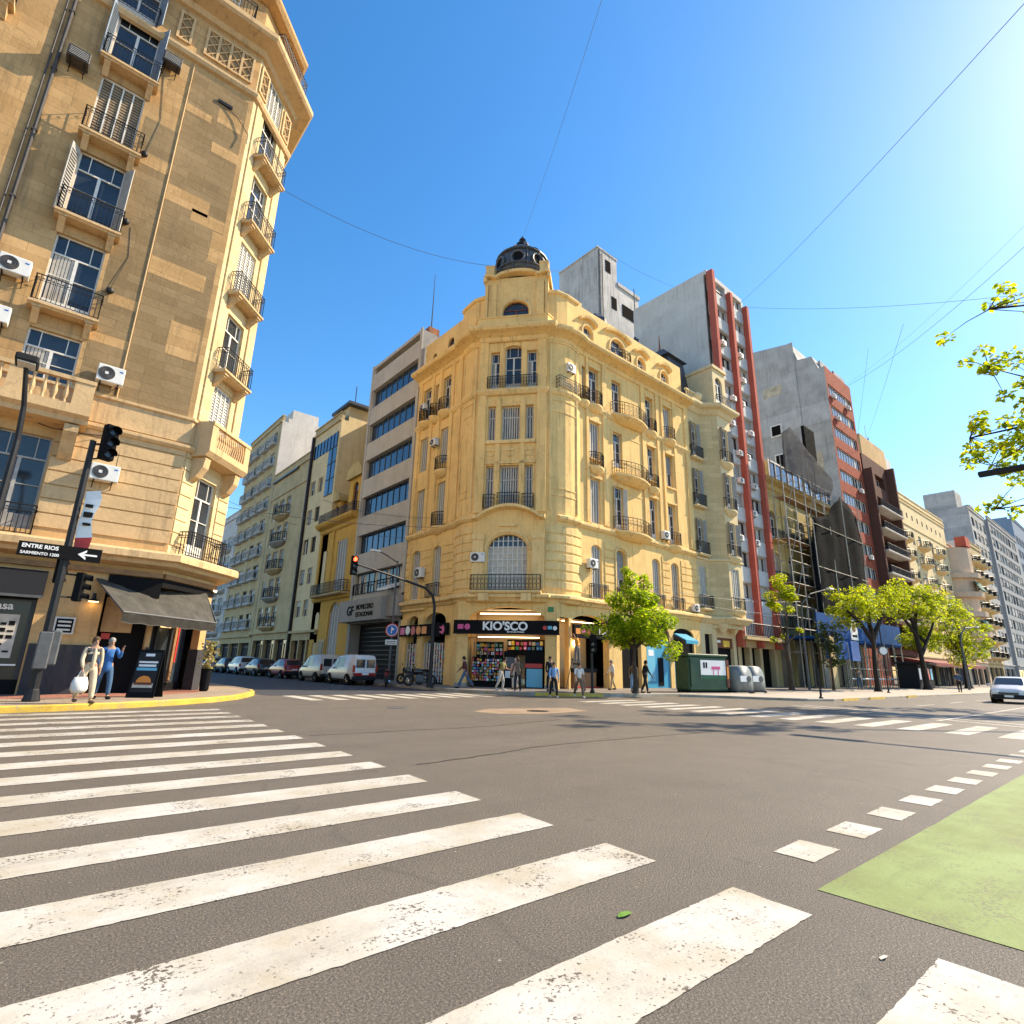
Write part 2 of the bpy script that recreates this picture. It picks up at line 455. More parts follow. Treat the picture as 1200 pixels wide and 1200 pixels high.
def curve_path(w, d, N=10):
    a = -w / 2
    return ((a, 0),) + tuple((round(a + w * k / N, 3), round(-d * (.45 + .55 * math.sin(math.pi * k / N)), 3)) for k in range(N + 1)) + ((-a, 0),)
def balcony(F, u, z, w, d, kind='flat', mat='ochre_trim', rh=1., fancy=0, sp=.12, rmat='iron', r=.011, y=0., label=None):
    o = F.place(slab(w, d, kind, mat), 'balcony', u, y, z)
    if kind == 'curved': p = tuple((x * .96, yy * .94) for x, yy in curve_path(w, d))
    else: p = ((-w / 2 + .05, 0), (-w / 2 + .05, -d + .06), (w / 2 - .05, -d + .06), (w / 2 - .05, 0))
    put(rail(p, rh, sp, r, fancy, rmat), 'railing', o)
    if label: o['label'] = label
    return o
def shopfront(F, u0, u1, z0, z1, mat='black', y=.1):
    m = MB(mat); m.box(u0, u1, y, y + .3, z0, z1); return m
# ------------------------------------------------------------------ setting
def asphalt(name, base, warm=1.):
    t = NT(name); v = t.coords()
    big = t.noise(v, .12, 5, .6); mid = t.noise(v, 1.3, 6, .65); fine = t.noise(v, 70, 4, .75)
    c = t.ramp(big, .3, .7, c4(tuple(x * .82 for x in base)), c4(tuple(x * 1.18 for x in base)))
    c = t.mix(.45, c, t.ramp(mid, .35, .7, c4(tuple(x * .72 for x in base)), c4(tuple(x * 1.25 for x in base))))
    c = t.mix(t.ramp(fine, .52, .64), c, c4(tuple(x * 2.0 for x in base)))
    c = t.mix(t.ramp(fine, .36, .47, (1, 1, 1, 1), (0, 0, 0, 1)), c, c4(tuple(x * .45 for x in base)))
    vo = t.add('ShaderNodeTexVoronoi'); vo.inputs['Scale'].default_value = 4.; t.link(v, vo.inputs['Vector'])
    c = t.mix(t.ramp(vo.outputs['Distance'], .035, .05, (1, 1, 1, 1), (0, 0, 0, 1)), c, c4(tuple(x * 2.6 for x in base)))
    # long cracks and tyre-polished tracks along the avenue
    tr = t.noise(v, .5, 3, .5, (.05, 1.6, 1)); c = t.mix(t.ramp(tr, .5, .75, (0, 0, 0, 1), (.4, .4, .4, 1)), c, c4(tuple(x * .7 for x in base)))
    cr = t.add('ShaderNodeTexVoronoi', feature='DISTANCE_TO_EDGE'); cr.inputs['Scale'].default_value = .16
    wv = t.add('ShaderNodeMix', data_type='VECTOR'); wn = t.add('ShaderNodeTexNoise'); wn.inputs['Scale'].default_value = 1.1; t.link(v, wn.inputs['Vector'])
    wv.inputs[0].default_value = .45; t.link(v, wv.inputs[4]); t.link(wn.outputs['Color'], wv.inputs[5]); t.link(wv.outputs[1], cr.inputs['Vector'])
    c = t.mix(t.ramp(cr.outputs['Distance'], .0, .0016, (.3, .3, .3, 1), (0, 0, 0, 1)), c, c4(tuple(x * .45 for x in base)))
    c = t.mix(t.ramp(t.noise(v, .33, 7, .7), .57, .70, (0, 0, 0, 1), (.5, .5, .5, 1)), c, c4(tuple(x * .5 for x in base)))
    c = t.mix(t.ramp(t.noise(v, 2.6, 3, .5), .70, .76, (0, 0, 0, 1), (.5, .5, .5, 1)), c, c4(tuple(x * .38 for x in base)))
    t.link(c, t.b.inputs['Base Color']); t.b.inputs['Roughness'].default_value = .6
    t.b.inputs['Specular IOR Level'].default_value = .5
    t.bump(fine, .8, .02)
asphalt('asphalt', (.136, .115, .091))
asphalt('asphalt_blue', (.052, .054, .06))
def worn_paint(name, col, wear=.5, under=(.10, .08, .06)):
    t = NT(name); v = t.coords()
    n = t.noise(v, 2.2, 8, .72); f = t.noise(v, 38, 4, .7); d = t.noise(v, 1.2, 4, .6)
    c = t.mix(t.ramp(d, .38, .68), c4(tuple(min(1, x * 1.12) for x in col)), c4(tuple(a * b for a, b in zip(col, (.84, .76, .60)))))
    c = t.mix(t.ramp(t.noise(v, 24, 4, .75), .60, .68, (0, 0, 0, 1), (.55, .55, .55, 1)), c, c4(tuple(a * .45 for a in col)))
    c = t.mix(t.ramp(t.noise(v, 9, 5, .7), .54, .72, (0, 0, 0, 1), (.5, .5, .5, 1)), c, c4(tuple(a * .62 for a in col)))
    sm = t.add('ShaderNodeMath', operation='ADD'); t.link(n, sm.inputs[0]); t.link(f, sm.inputs[1])
    c = t.mix(t.ramp(sm.outputs[0], .5 + wear * .25 + .5 * 0, .53 + wear * .25, (1, 1, 1, 1), (0, 0, 0, 1)), c, c4(under))
    c = t.mix(t.ramp(t.noise(v, 1.4, 6, .7, (.35, 3.2, 1)), .52, .72, (0, 0, 0, 1), (.45, .45, .45, 1)), c, c4(tuple(a * .6 for a in col)))
    t.link(c, t.b.inputs['Base Color']); t.b.inputs['Roughness'].default_value = .75
    t.bump(f, .4, .008)
worn_paint('road_white', (.47, .452, .41), 1.36)
worn_paint('road_white_old', (.43, .41, .37), 1.55)
worn_paint('road_green', (.20, .265, .09), 1.42, (.16, .17, .08))
worn_paint('kerb_yellow', (.64, .42, .06), 1.5, (.3, .26, .2))
worn_paint('kerb_grey', (.34, .30, .25), .9, (.2, .17, .13))
def paving(name, col, size, col2=None):
    t = NT(name); v = t.coords()
    br = t.add('ShaderNodeTexBrick'); t.link(v, br.inputs['Vector']); br.offset = 0
    br.inputs['Scale'].default_value = 1; br.inputs['Brick Width'].default_value = size; br.inputs['Row Height'].default_value = size
    br.inputs['Mortar Size'].default_value = .012
    br.inputs['Color1'].default_value = c4(col); br.inputs['Color2'].default_value = c4(col2 or tuple(x * .85 for x in col)); br.inputs['Mortar'].default_value = c4(tuple(x * .5 for x in col))
    c = t.mix(.5, br.outputs['Color'], t.ramp(t.noise(v, .8, 6, .65), .3, .7, c4(tuple(x * .6 for x in col)), c4(tuple(x * 1.2 for x in col))))
    t.link(c, t.b.inputs['Base Color']); t.b.inputs['Roughness'].default_value = .8
    t.bump(t.noise(v, 30, 4), .3, .01)
paving('pave_tan', (.36, .28, .20), .4)
paving('pave_red', (.36, .15, .10), .3)
paving('pave_grey', (.22, .19, .165), .4)
paving('pave_light', (.44, .38, .32), 1.2)

m = MB('asphalt'); m.quad((-900, -900, 0), (1500, -900, 0), (1500, 1500, 0), (-900, 1500, 0)); tag(m.build('road'), kind='structure')
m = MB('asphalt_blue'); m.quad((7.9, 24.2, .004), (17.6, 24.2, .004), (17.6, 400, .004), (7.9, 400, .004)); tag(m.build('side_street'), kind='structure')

# pavements: left block, kiosk block, near side
def arc(cx, cy, r, a0, a1, n=8): return [(cx + r * math.cos(R(a0 + (a1 - a0) * k / n)), cy + r * math.sin(R(a0 + (a1 - a0) * k / n))) for k in range(n + 1)]
LK = [(-80, 18.7), (-.1, 18.75), (.9, 18.9), (2.0, 19.2), (2.9, 19.6), (4.0, 20.2), (5.2, 21.1), (6.2, 22.2), (6.9, 23.4), (7.5, 24.6), (7.85, 26.0), (7.9, 28), (7.9, 400)]
RK = [(17.5, 400), (17.5, 27.5), (17.6, 25.6), (17.95, 24.0), (18.6, 22.4), (19.6, 21.0), (20.9, 20.0), (22.6, 19.2), (24.6, 18.7), (28.0, 18.2), (32, 17.6), (40, 17.3), (500, 17.0)]
m = MB('pave_tan'); m.prism(LK + [(-80, 400)], -.3, .15); tag(m.build('pavement'), kind='structure')
m = MB('pave_red'); m.prism([(-80, 21.9), (1.8, 21.9), (3.6, 22.6), (5.2, 24.0), (5.9, 25.6), (5.9, 26.5), (5.8, 30), (-80, 30)], .1, .154); tag(m.build('pavement_band'), kind='structure')
m = MB('pave_grey'); m.prism(RK + [(500, 400)], -.3, .15); tag(m.build('pavement'), kind='structure')
BK = [(27.6, 18.05), (29.0, 16.6), (30.2, 14.4), (31.4, 13.0), (33.2, 12.4), (46, 12.3), (62, 11.8), (500, 11.6)]
m = MB('pave_light'); m.prism(BK + [(500, 17.05), (40, 17.35), (32, 17.66), (28, 18.26)], -.3, .11); tag(m.build('pavement'), kind='structure')
m = MB('pave_tan'); m.prism([(-80, -3.0), (500, -3.0), (500, -40), (-80, -40)], -.3, .15); tag(m.build('pavement'), kind='structure')
def kerb(path, mat, side, h=.165, w=.16):
    m = MB(mat); m.sweep(path, [(0, -.1), (0, h - .03), (.02 * side, h), (w * side, h), (w * side, -.1)]); return tag(m.build('kerb'), kind='structure')
off = .012
kerb([(x, y - off) for x, y in LK[:2]] + [(x + off, y - off) for x, y in LK[2:11]], 'kerb_yellow', -1)
kerb([(x + off, y) for x, y in LK[10:]], 'kerb_grey', -1)
kerb([(x - off, y) for x, y in RK[:3]], 'kerb_grey', -1)
kerb([(x - off, y - off) for x, y in RK[2:6]], 'kerb_grey', -1)
kerb([(x, y - off) for x, y in RK[5:8]], 'kerb_yellow', -1)
kerb([(x, y - off) for x, y in RK[7:]], 'kerb_grey', -1)
kerb([(x, y - off) for x, y in BK], 'kerb_grey', -1, .125)
for a, b in ((34, 36.4), (38, 40.5), (45, 47), (56, 61)):
    m = MB('kerb_yellow'); m.box(a, b, 12.20, 12.26 if a < 50 else 12.0, -.05, .1301); tag(m.build('kerb_paint'), kind='structure')

# painted markings
mrr = random.Random(77)
def mark(name, pts, mat='road_white', z=.005, jit=.0028, step=.05):
    """painted quad on the road with slightly ragged edges"""
    m = MB(mat); a = sum(pts[i][0] * pts[(i + 1) % len(pts)][1] - pts[(i + 1) % len(pts)][0] * pts[i][1] for i in range(len(pts)))
    pts = [Vector(p) for p in (pts if a > 0 else pts[::-1])]
    if len(pts) != 4 or jit == 0: m.quad(*[(p.x, p.y, z) for p in pts])
    else:
        if (pts[1] - pts[0]).length < (pts[2] - pts[1]).length: pts = pts[1:] + pts[:1]
        n = max(2, min(160, int((pts[1] - pts[0]).length / step))); nm = (pts[3] - pts[0]).normalized(); lg = (pts[1] - pts[0]).normalized(); rows = []
        for k in range(n + 1):
            A = pts[0].lerp(pts[1], k / n) + nm * mrr.gauss(0, jit); D = pts[3].lerp(pts[2], k / n) + nm * mrr.gauss(0, jit); e = (k in (0, n))
            rows.append([A.lerp(D, q / 4) + (lg * mrr.gauss(0, jit) if e else Vector((0, 0))) for q in range(5)])
        for k in range(n):
            for q in range(4): m.quad(*[(p.x, p.y, z) for p in (rows[k][q], rows[k + 1][q], rows[k + 1][q + 1], rows[k][q + 1])])
    return tag(m.build(name), kind='structure')
for k in range(16):
    y0 = .60 + 1.147 * k; xr = 3.83 + .045 * y0
    mark('crosswalk_stripe', [(-.75, y0), (xr, y0 - .02), (xr + .03, y0 + .5), (-.75, y0 + .52)], 'road_white' if k < 11 else 'road_white_old')
for k in range(9):
    x = 8.4 + 1.02 * k
    mark('crosswalk_stripe', [(x, 20.9), (x + .52, 20.9), (x + .52, 24.0), (x, 24.0)])
for k in range(14):
    y = 2.75 + 1.06 * k
    mark('crosswalk_stripe', [(18.4, y), (22.0, y), (22.0, y + .52), (18.4, y + .52)])
for k in range(24):
    x = 4.93 + 1.035 * k
    mark('lane_dash', [(x, 2.12), (x + .52, 2.13), (x + .52, 2.45), (x, 2.44)])
mark('cycle_lane', [(4.36, -1.2), (60, -1.2), (60, 1.9), (4.36, 1.88)], 'road_green', .004)
for q in ([(22.9, 3.3), (23.15, 3.3), (26.6, 11.6), (26.35, 11.6)], [(24.0, 3.3), (24.25, 3.3), (27.7, 11.6), (27.45, 11.6)]): mark('stop_line', q)
for y in (5.45, 8.6):
    for k in range(8): mark('lane_dash', [(27 + 6 * k if y > 6 else 23 + k * 6, y), (30 + 6 * k if y > 6 else 29 + k * 6, y), (30 + 6 * k if y > 6 else 29 + k * 6, y + .14), (27 + 6 * k if y > 6 else 23 + k * 6, y + .14)], z=.0095)
worn_paint('patch_tan', (.30, .22, .15), .7)
mark('road_patch', [(11.0, 14.6), (12.2, 15.3), (15.2, 14.6), (14.8, 13.2), (12.6, 13.0), (11.2, 13.6)], 'patch_tan', .005)
m = MB('iron'); m.lathe([(.36, .0), (.36, .012), (.30, .016), (.28, .010)], 20, (13.1, 13.9, 0)); tag(m.build('manhole_cover'), 'round dark iron manhole cover in a pale patch of the junction', 'manhole')
plain('leaf_fallen', (.12, .25, .03), .6)
plain('tar', (.03, .027, .024), .45)
def seam(pts, w, seed):
    rr = random.Random(seed); m = MB('tar'); P = []
    for a, b in zip(pts, pts[1:]):
        for k in range(10): P.append(Vector(a).lerp(Vector(b), k / 10) + Vector((rr.gauss(0, .03), rr.gauss(0, .03))))
    L = [(p.x, p.y - w * rr.uniform(.3, 1), .0045) for p in P]; U = [(p.x, p.y + w * rr.uniform(.3, 1), .0045) for p in P]
    for k in range(len(P) - 1): m.quad(L[k], L[k + 1], U[k + 1], U[k])
    tag(m.build('tar_seam'), kind='structure')
seam([(4.6, 7.4), (8, 7.9), (13, 7.6), (19, 8.4)], .022, 1); seam([(4.5, 11.3), (9, 11.0), (12, 11.6)], .02, 2)
for (x, y, lab) in ((16.6, 6.9, 'round iron manhole cover on the asphalt near the right crosswalk'), (9.6, 16.8, 'small round iron cover in the road before the side street')):
    m = MB('iron_grey'); m.lathe([(.33, .0), (.33, .008), (.29, .010), (.28, .007)], 20, (x, y, 0)); tag(m.build('manhole_cover'), lab, 'manhole')
m = MB('leaf_fallen'); m.add([(2.93, 2.41, .008), (2.96, 2.39, .012), (3.01, 2.385, .015), (3.05, 2.40, .010), (3.04, 2.425, .013), (2.99, 2.44, .014), (2.95, 2.43, .010)], [(0, 1, 2, 3, 4, 5, 6)]); tag(m.build('fallen_leaf'), 'single green leaf lying on a white crosswalk stripe', 'leaf')
plain('litter', (.7, .62, .5), .8)
m = MB('litter'); m.add([(3.62, 1.28, .006), (3.65, 1.265, .012), (3.69, 1.27, .007), (3.68, 1.285, .010), (3.64, 1.295, .006)], [(0, 1, 2, 3, 4)]); tag(m.build('paper_scrap'), 'small pale scrap of paper on the dark asphalt between stripes', 'litter')
# ------------------------------------------------------------------ ochre corner building on the left
def ac_unit(F, u, z, label, w=.85, h=.6, mat='ac_white', kind='split', group=None, d=.32):
    """air conditioner hung on a facade: thing > body, grille, bracket"""
    p = F.pt(u, 0, z); t = thing('air_conditioner', label, 'air conditioner', p, F.a, group)
    m = MB(mat); m.bbox(-w / 2, w / 2, -d - .12, -.10, 0, h, .02); b = m.build('body', t)
    g = MB('ac_dark' if kind == 'split' else 'black')
    if kind == 'split':
        r = h * .4; cx = -w * .16
        g.disc((cx, -d - .121, h / 2), (0, -1, 0), r, .012, 18)
        g.mat('iron_grey')
        for k in range(1, 4): g.tube([(cx + r * k / 3.4 * math.cos(q), -d - .14, h / 2 + r * k / 3.4 * math.sin(q)) for q in [R(30 * j) for j in range(13)]], .008, 3, False)
        g.mat(mat); g.box(cx - .05, cx + .05, -d - .15, -d - .13, h / 2 - .05, h / 2 + .05)
        g.mat('blue'); g.box(w * .30, w * .42, -d - .126, -d - .121, h * .72, h * .80)
    else:
        g.box(-w / 2 + .06, w / 2 - .06, -d - .13, -d - .121, h * .12, h * .88); g.mat('ac_white')
        for k in range(5): g.box(-w / 2 + .06, w / 2 - .06, -d - .14, -d - .131, h * (.16 + .15 * k), h * (.19 + .15 * k))
    g.build('grille', t)
    k = MB('iron')
    for x in (-w * .32, w * .32):
        k.box(x - .02, x + .02, -d - .08, .01, -.04, -.002); k.tube([(x, -d * .8, -.04), (x, .01, -.28)], .015, 4)
    k.build('bracket', t); return t

B = Bld('corner_apartment_building', 'tall ochre stone corner building with chamfered edge above a black shop, at the left', 'building', 3.5, 24)
FM = B.face(-14.0, 24.0, 0)          # avenue facade, x world = u - 14
FC = B.face(3.5, 24.0, 45)           # chamfer
FS = B.face(5.76, 26.26, 90)         # side street facade
LU = 17.5; CW = 3.2
fl = [13.2, 17.02, 20.84, 24.62]     # balcony levels
# ground floor
holesM = [(8.2, 14.15, .0, 4.05), (15.9, 17.35, .0, 3.9)]
m = MB('ochre_rustic'); m.wall(0, LU, 0, 5.0, holesM, .4)
m.wall(0, LU, 5.0, 9.3, [(8.3, 9.5, 5.35, 8.6), (12.05, 13.5, 5.35, 8.6)], .35)
for k in range(8):
    z = 5.5 + .5 * k
    m.mat('ochre_trim')
    for a, b in ((13.55, LU - .03), (9.55, 12.0)): m.box(a, b, -.045, 0, z, z + .45)
FM.build(m, 'wall')
for a, b in ((14.2, 15.85), (17.4, LU + .02), (0, 8.15)):
    m = MB('stone_dark'); m.box(a, b, -.06, 0, 0, 1.72); FM.build(m, 'plinth')
m = MB('ochre'); hs = [(a, b, z, z + 3.2) for z in fl for a, b in ((7.6, 8.9), (12.12, 13.6))] + [(12.1, 13.6, 10.4, 12.45), (7.6, 8.9, 10.4, 12.45)]
m.wall(0, LU, 9.3, 27.3, hs, .3); FM.build(m, 'wall')
m = MB('ochre'); m.wall(0, LU, 27.3, 30.2, [(11.9, 13.3, 27.75, 30.0), (7.6, 8.9, 27.75, 30.0)], .3); FM.build(m, 'wall')
# grey re-rendered panels with ochre repairs
for a, b, z0, z1 in ((14.98, 17.3, 9.75, 26.9), (13.75, 14.92, 10.7, 12.6), (13.75, 14.92, 13.0, 23.2)):
    m = MB('grey_render'); m.box(a, b, -.006, 0, z0, z1); FM.build(m, 'render_panel')
for a, b, z0, z1 in ((15.0, 16.6, 19.8, 20.6), (16.0, 17.32, 19.35, 19.95), (15.0, 16.0, 24.6, 25.0), (15.0, 17.0, 16.2, 17.0), (16.1, 17.2, 13.0, 14.5), (16.2, 17.3, 23.2, 23.75), (14.0, 14.95, 14.3, 14.75), (16.2, 17.2, 24.9, 25.7), (16.9, 17.31, 17.8, 19.3), (13.76, 14.9, 20.9, 21.5)):
    m = MB('ochre'); m.box(a, b, -.010, -.0062, z0, z1); FM.build(m, 'wall_patch')
m = MB('ochre_trim'); m.tube([(14.95, -.02, 9.7), (14.95, -.02, 27.2)], .03, 6); m.build('drainpipe', B.e, FM.org - B.o)
m = MB('rust'); m.mat('ac_dark'); m.tube([(10.75, -.08, 9.9), (10.75, -.08, 30.1)], .06, 8)
for z in range(11, 30, 3): m.box(10.66, 10.84, -.14, 0, z, z + .06)
m.tube([(10.55, -.06, 9.9), (10.55, -.06, 30.1)], .035, 6); m.build('drainpipe', B.e, FM.org - B.o)
# chamfer
hc = [(.95, 2.25, 5.25, 8.5), (.95, 2.25, 9.75, 12.7)] + [(.95, 2.25, z, z + 3.0) for z in fl]
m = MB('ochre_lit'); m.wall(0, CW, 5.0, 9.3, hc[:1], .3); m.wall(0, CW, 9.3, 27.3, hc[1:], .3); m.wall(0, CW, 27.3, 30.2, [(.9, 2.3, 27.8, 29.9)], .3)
m.wall(0, CW, 3.9, 5.0, [], .3)
for k in range(8):
    for a, b in ((.03, .72), (2.48, CW - .03)): m.box(a, b, -.045, 0, 5.5 + .5 * k, 5.95 + .5 * k)
for a, b in ((.25, .62), (2.58, 2.95)): m.box(a, b, -.07, 0, 10.7, 27.2)
FC.build(m, 'wall')
m = MB('ochre_rustic'); m.box(CW - .4, CW, .0, .32, 0, 3.9); m.mat('stone_dark'); m.box(CW - .43, CW + .03, -.05, .36, 0, 1.72); FC.build(m, 'corner_pier')
hsS = [(1.2 + 3.6 * k, 2.5 + 3.6 * k, z, z + 2.6) for k in range(6) for z in (5.4, 9.8, 13.2, 17.02, 20.84, 24.62)]
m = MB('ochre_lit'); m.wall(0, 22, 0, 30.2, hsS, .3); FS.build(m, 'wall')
for h in hsS: FS.place(win(1.3, 2.6, 'roller', 'shutter_grey', f=.5), 'window', (h[0] + h[1]) / 2, 0, h[2])
# core and roof
core = [(-13.6, 24.45), (3.35, 24.45), (5.35, 26.4), (5.35, 48.2), (-13.6, 48.2)]
m = MB('ochre_rustic'); m.prism(core, 3.9, 34.3); m.mat('interior'); m.prism([(-13.6, 25.2), (3.0, 25.2), (4.6, 26.8), (4.6, 48), (-13.6, 48)], 0, 3.9); B.world(m, 'wall')
m = MB('ochre_rustic'); m.prism([(-14, 24.4), (-13.6, 24.4), (-13.6, 48.2), (-14, 48.2)], 0, 30.2); B.world(m, 'wall')
path = [(-14.0, 24.0), (3.5, 24.0), (5.76, 26.26), (5.76, 48.2)]
def ledge(Bd, path, prof, mat, name='cornice'):
    m = MB(mat); m.sweep(path, prof); return Bd.world(m, name)
ledge(B, path, [(0, 4.5), (.55, 4.58), (.62, 4.70), (.82, 4.76), (.82, 4.98), (.74, 5.06), (0, 5.1)], 'ochre_trim', 'ledge')
ledge(B, path, [(0, 9.2), (.12, 9.22), (.2, 9.32), (.2, 9.42), (0, 9.5)], 'ochre_trim', 'ledge')
ledge(B, path, [(0, 9.52), (.05, 9.53), (.05, 10.45), (.13, 10.5), (.13, 10.6), (0, 10.64)], 'ochre_trim', 'ledge')
ledge(B, path, [(0, 27.25), (.15, 27.3), (.22, 27.45), (.22, 27.58), (0, 27.66)], 'ochre_trim', 'ledge')
ledge(B, path, [(0, 29.9), (.15, 29.95), (.25, 30.2), (.5, 30.3), (.85, 30.42), (.95, 30.55), (.95, 30.8), (.85, 30.9), (0, 30.95)], 'ochre_trim')
ledge(B, [(-14.0, 24.35), (3.36, 24.35), (5.41, 26.4), (5.41, 48.2)], [(0, 30.9), (.05, 30.9), (.05, 33.6), (.55, 33.7), (.7, 33.9), (.7, 34.1), (0, 34.25)], 'ochre', 'attic')
# corner balconies of the attic, iron railed
for (F, u, w) in ((FC, CW / 2, 2.6), (FM, 15.6, 2.4), (FM, 12.7, 2.0)):
    o = put(rail(((-w / 2, 0), (-w / 2, -.75), (w / 2, -.75), (w / 2, 0)), 1., .14, .012, 1), 'railing', B.e, F.pt(u, 0, 30.95) - B.o, F.a)
for F, u in ((FC, CW / 2), (FM, 15.6), (FM, 12.7)): F.place(win(1.2, 2.0, 'french'), 'window', u, .16, 31.2)
# frieze lattice panels
def lattice(F, u0, u1, z0, z1):
    m = MB('grey_render'); m.box(u0, u1, -.02, 0, z0, z1); m.mat('ochre_trim'); n = max(1, round((u1 - u0) / .5))
    for k in range(n + 1):
        x = u0 + (u1 - u0) * k / n; m.box(x - .05, x + .05, -.09, -.02, z0, z1)
    m.box(u0, u1, -.085, -.02, z1 - .1, z1); m.box(u0, u1, -.085, -.02, z0, z0 + .1)
    for k in range(n):
        a = u0 + (u1 - u0) * k / n; b = u0 + (u1 - u0) * (k + 1) / n
        for j in range(3):
            za = z0 + (z1 - z0) * j / 3; zb = z0 + (z1 - z0) * (j + 1) / 3
            m.tube([(a, -.05, za), (b, -.05, zb)], .03, 4); m.tube([(b, -.05, za), (a, -.05, zb)], .03, 4)
    F.build(m, 'lattice_panel')
lattice(FM, 14.1, 14.6, 28.0, 29.6); lattice(FM, 15.2, 17.2, 28.0, 29.6); lattice(FC, .15, .75, 28.0, 29.6); lattice(FC, 2.45, 3.05, 28.0, 29.6); lattice(FM, 9.3, 11.4, 28.0, 29.6)
# windows and balconies, avenue face
kinds = [('french', 'frame_white'), ('french', 'frame_white'), ('half', 'frame_white'), ('french_sh', 'frame_white')]
for i, z in enumerate(fl):
    for u, w in ((12.86, 1.48), (8.25, 1.3)):
        if u > 10 and i == 0: me = win(w, 3.2, 'curtain')
        elif u > 10 and i == 2: me = win(w, 3.2, 'slats', 'shutter_brown')
        elif u > 10 and i == 3: me = win(w, 3.2, 'french_sh', 'shutter_blue')
        elif u > 10: me = win(w, 3.2, 'french_sh', 'shutter_grey') if i == 1 else win(w, 3.2, 'french', fr='shutter_grey')
        else: me = win(w, 3.2, 'roller', 'shutter_brown', f=.6)
        FM.place(me, 'window', u, 0, z)
        balcony(FM, u + .05, z, 2.0, .55, 'bracket', 'ochre_trim', 1.02, 1, .13)
FM.place(win(1.5, 2.05, 'curtain'), 'window', 12.85, 0, 10.4); FM.place(win(1.3, 2.05, 'roller', 'shutter_grey'), 'window', 8.25, 0, 10.4)
FM.place(win(1.4, 2.25, 'french_sh', 'shutter_blue'), 'window', 12.6, 0, 27.75); FM.place(win(1.3, 2.25, 'slats', 'shutter_brown'), 'window', 8.25, 0, 27.75)
o = put(rail(((-.75, 0), (-.75, -.3), (.75, -.3), (.75, 0)), .95, .13, .012, 1), 'railing', B.e, FM.pt(12.6, 0, 27.62) - B.o, FM.a)
FM.place(win(1.45, 3.25, 'french', fr='shutter_grey'), 'window', 12.78, 0, 5.35); FM.place(win(1.2, 3.25, 'roller', 'shutter_grey'), 'window', 8.9, 0, 5.35)
put(rail(((-.85, 0), (-.85, -.42), (.85, -.42), (.85, 0)), 1., .13, .012, 1), 'railing', B.e, FM.pt(12.7, 0, 5.08) - B.o, FM.a)
# stone balustrade balcony at 9.3
m = MB('ochre_trim'); m.xprism([(0, 9.5), (-1.0, 9.5), (-1.0, 9.32), (-.85, 9.2), (-.8, 9.05), (0, 9.0)], 9.6, 14.3)
for x in (9.9, 13.7): m.xprism([(0, 9.0), (-.75, 9.0), (-.75, 8.75), (-.5, 8.45), (-.3, 8.1), (-.12, 7.9), (0, 7.9)], x, x + .4)
m.box(9.6, 14.3, -1.0, -.84, 9.5, 9.64); m.box(9.6, 14.3, -1.02, -.82, 10.48, 10.62); m.box(14.12, 14.28, -.84, 0, 9.5, 9.64); m.box(14.1, 14.3, -.82, 0, 10.48, 10.62)
for x in (9.6, 12.0, 13.72): m.box(x, x + .42 if x < 13 else 14.28, -.99, -.85, 9.64, 10.48)
balpr = [(.05, 0), (.05, .08), (.035, .12), (.075, .3), (.07, .4), (.03, .6), (.05, .76), (.05, .84)]
for a, b in ((10.1, 11.95), (12.5, 13.68)):
    n = int((b - a) / .24)
    for k in range(n): m.lathe(balpr, 8, (a + (b - a) * (k + .5) / n, -.92, 9.64))
for k in range(3): m.lathe(balpr, 8, (14.2, -.2 - .22 * k, 9.64))
FM.build(m, 'balcony')
# chamfer windows
FC.place(win(1.3, 3.25, 'french'), 'window', 1.6, 0, 5.25); FC.place(win(1.3, 2.95, 'slats', 'shutter_white'), 'window', 1.6, 0, 9.75)
for i, z in enumerate(fl):
    FC.place(win(1.3, 3.0, ['french', 'slats', 'french', 'french'][i], 'shutter_white'), 'window', 1.6, 0, z)
    balcony(FC, 1.6, z, 2.1, .6, 'bracket', 'ochre_trim', 1.02, 1, .13)
FC.place(win(1.4, 2.1, 'slats', 'shutter_white'), 'window', 1.6, 0, 27.8)
put(rail(((-1.15, 0), (-1.15, -.55), (1.15, -.55), (1.15, 0)), 1., .13, .012, 1), 'railing', B.e, FC.pt(1.6, 0, 5.08) - B.o, FC.a)
m = MB('ochre_trim'); m.xprism([(0, 9.5), (-.8, 9.5), (-.8, 9.35), (-.65, 9.15), (0, 9.1)], .2, 3.0)
for x in (.35, 2.5): m.xprism([(0, 9.1), (-.6, 9.1), (-.55, 8.7), (-.3, 8.3), (0, 8.1)], x, x + .35)
m.box(.2, 3.0, -.8, -.66, 9.5, 9.62); m.box(.2, 3.0, -.82, -.64, 10.46, 10.6)
for x in (.2, 2.62): m.box(x, x + .38, -.79, -.67, 9.62, 10.46); m.box(x + (0 if x < 1 else .24), x + (.14 if x < 1 else .38), -.67, 0, 9.5, 10.6)
for k in range(14): m.tube([(.6 + .145 * k, -.73, 9.62), (.68 + .145 * k, -.73, 10.0), (.6 + .145 * k, -.73, 10.46)], .03, 5)
FC.build(m, 'balcony')
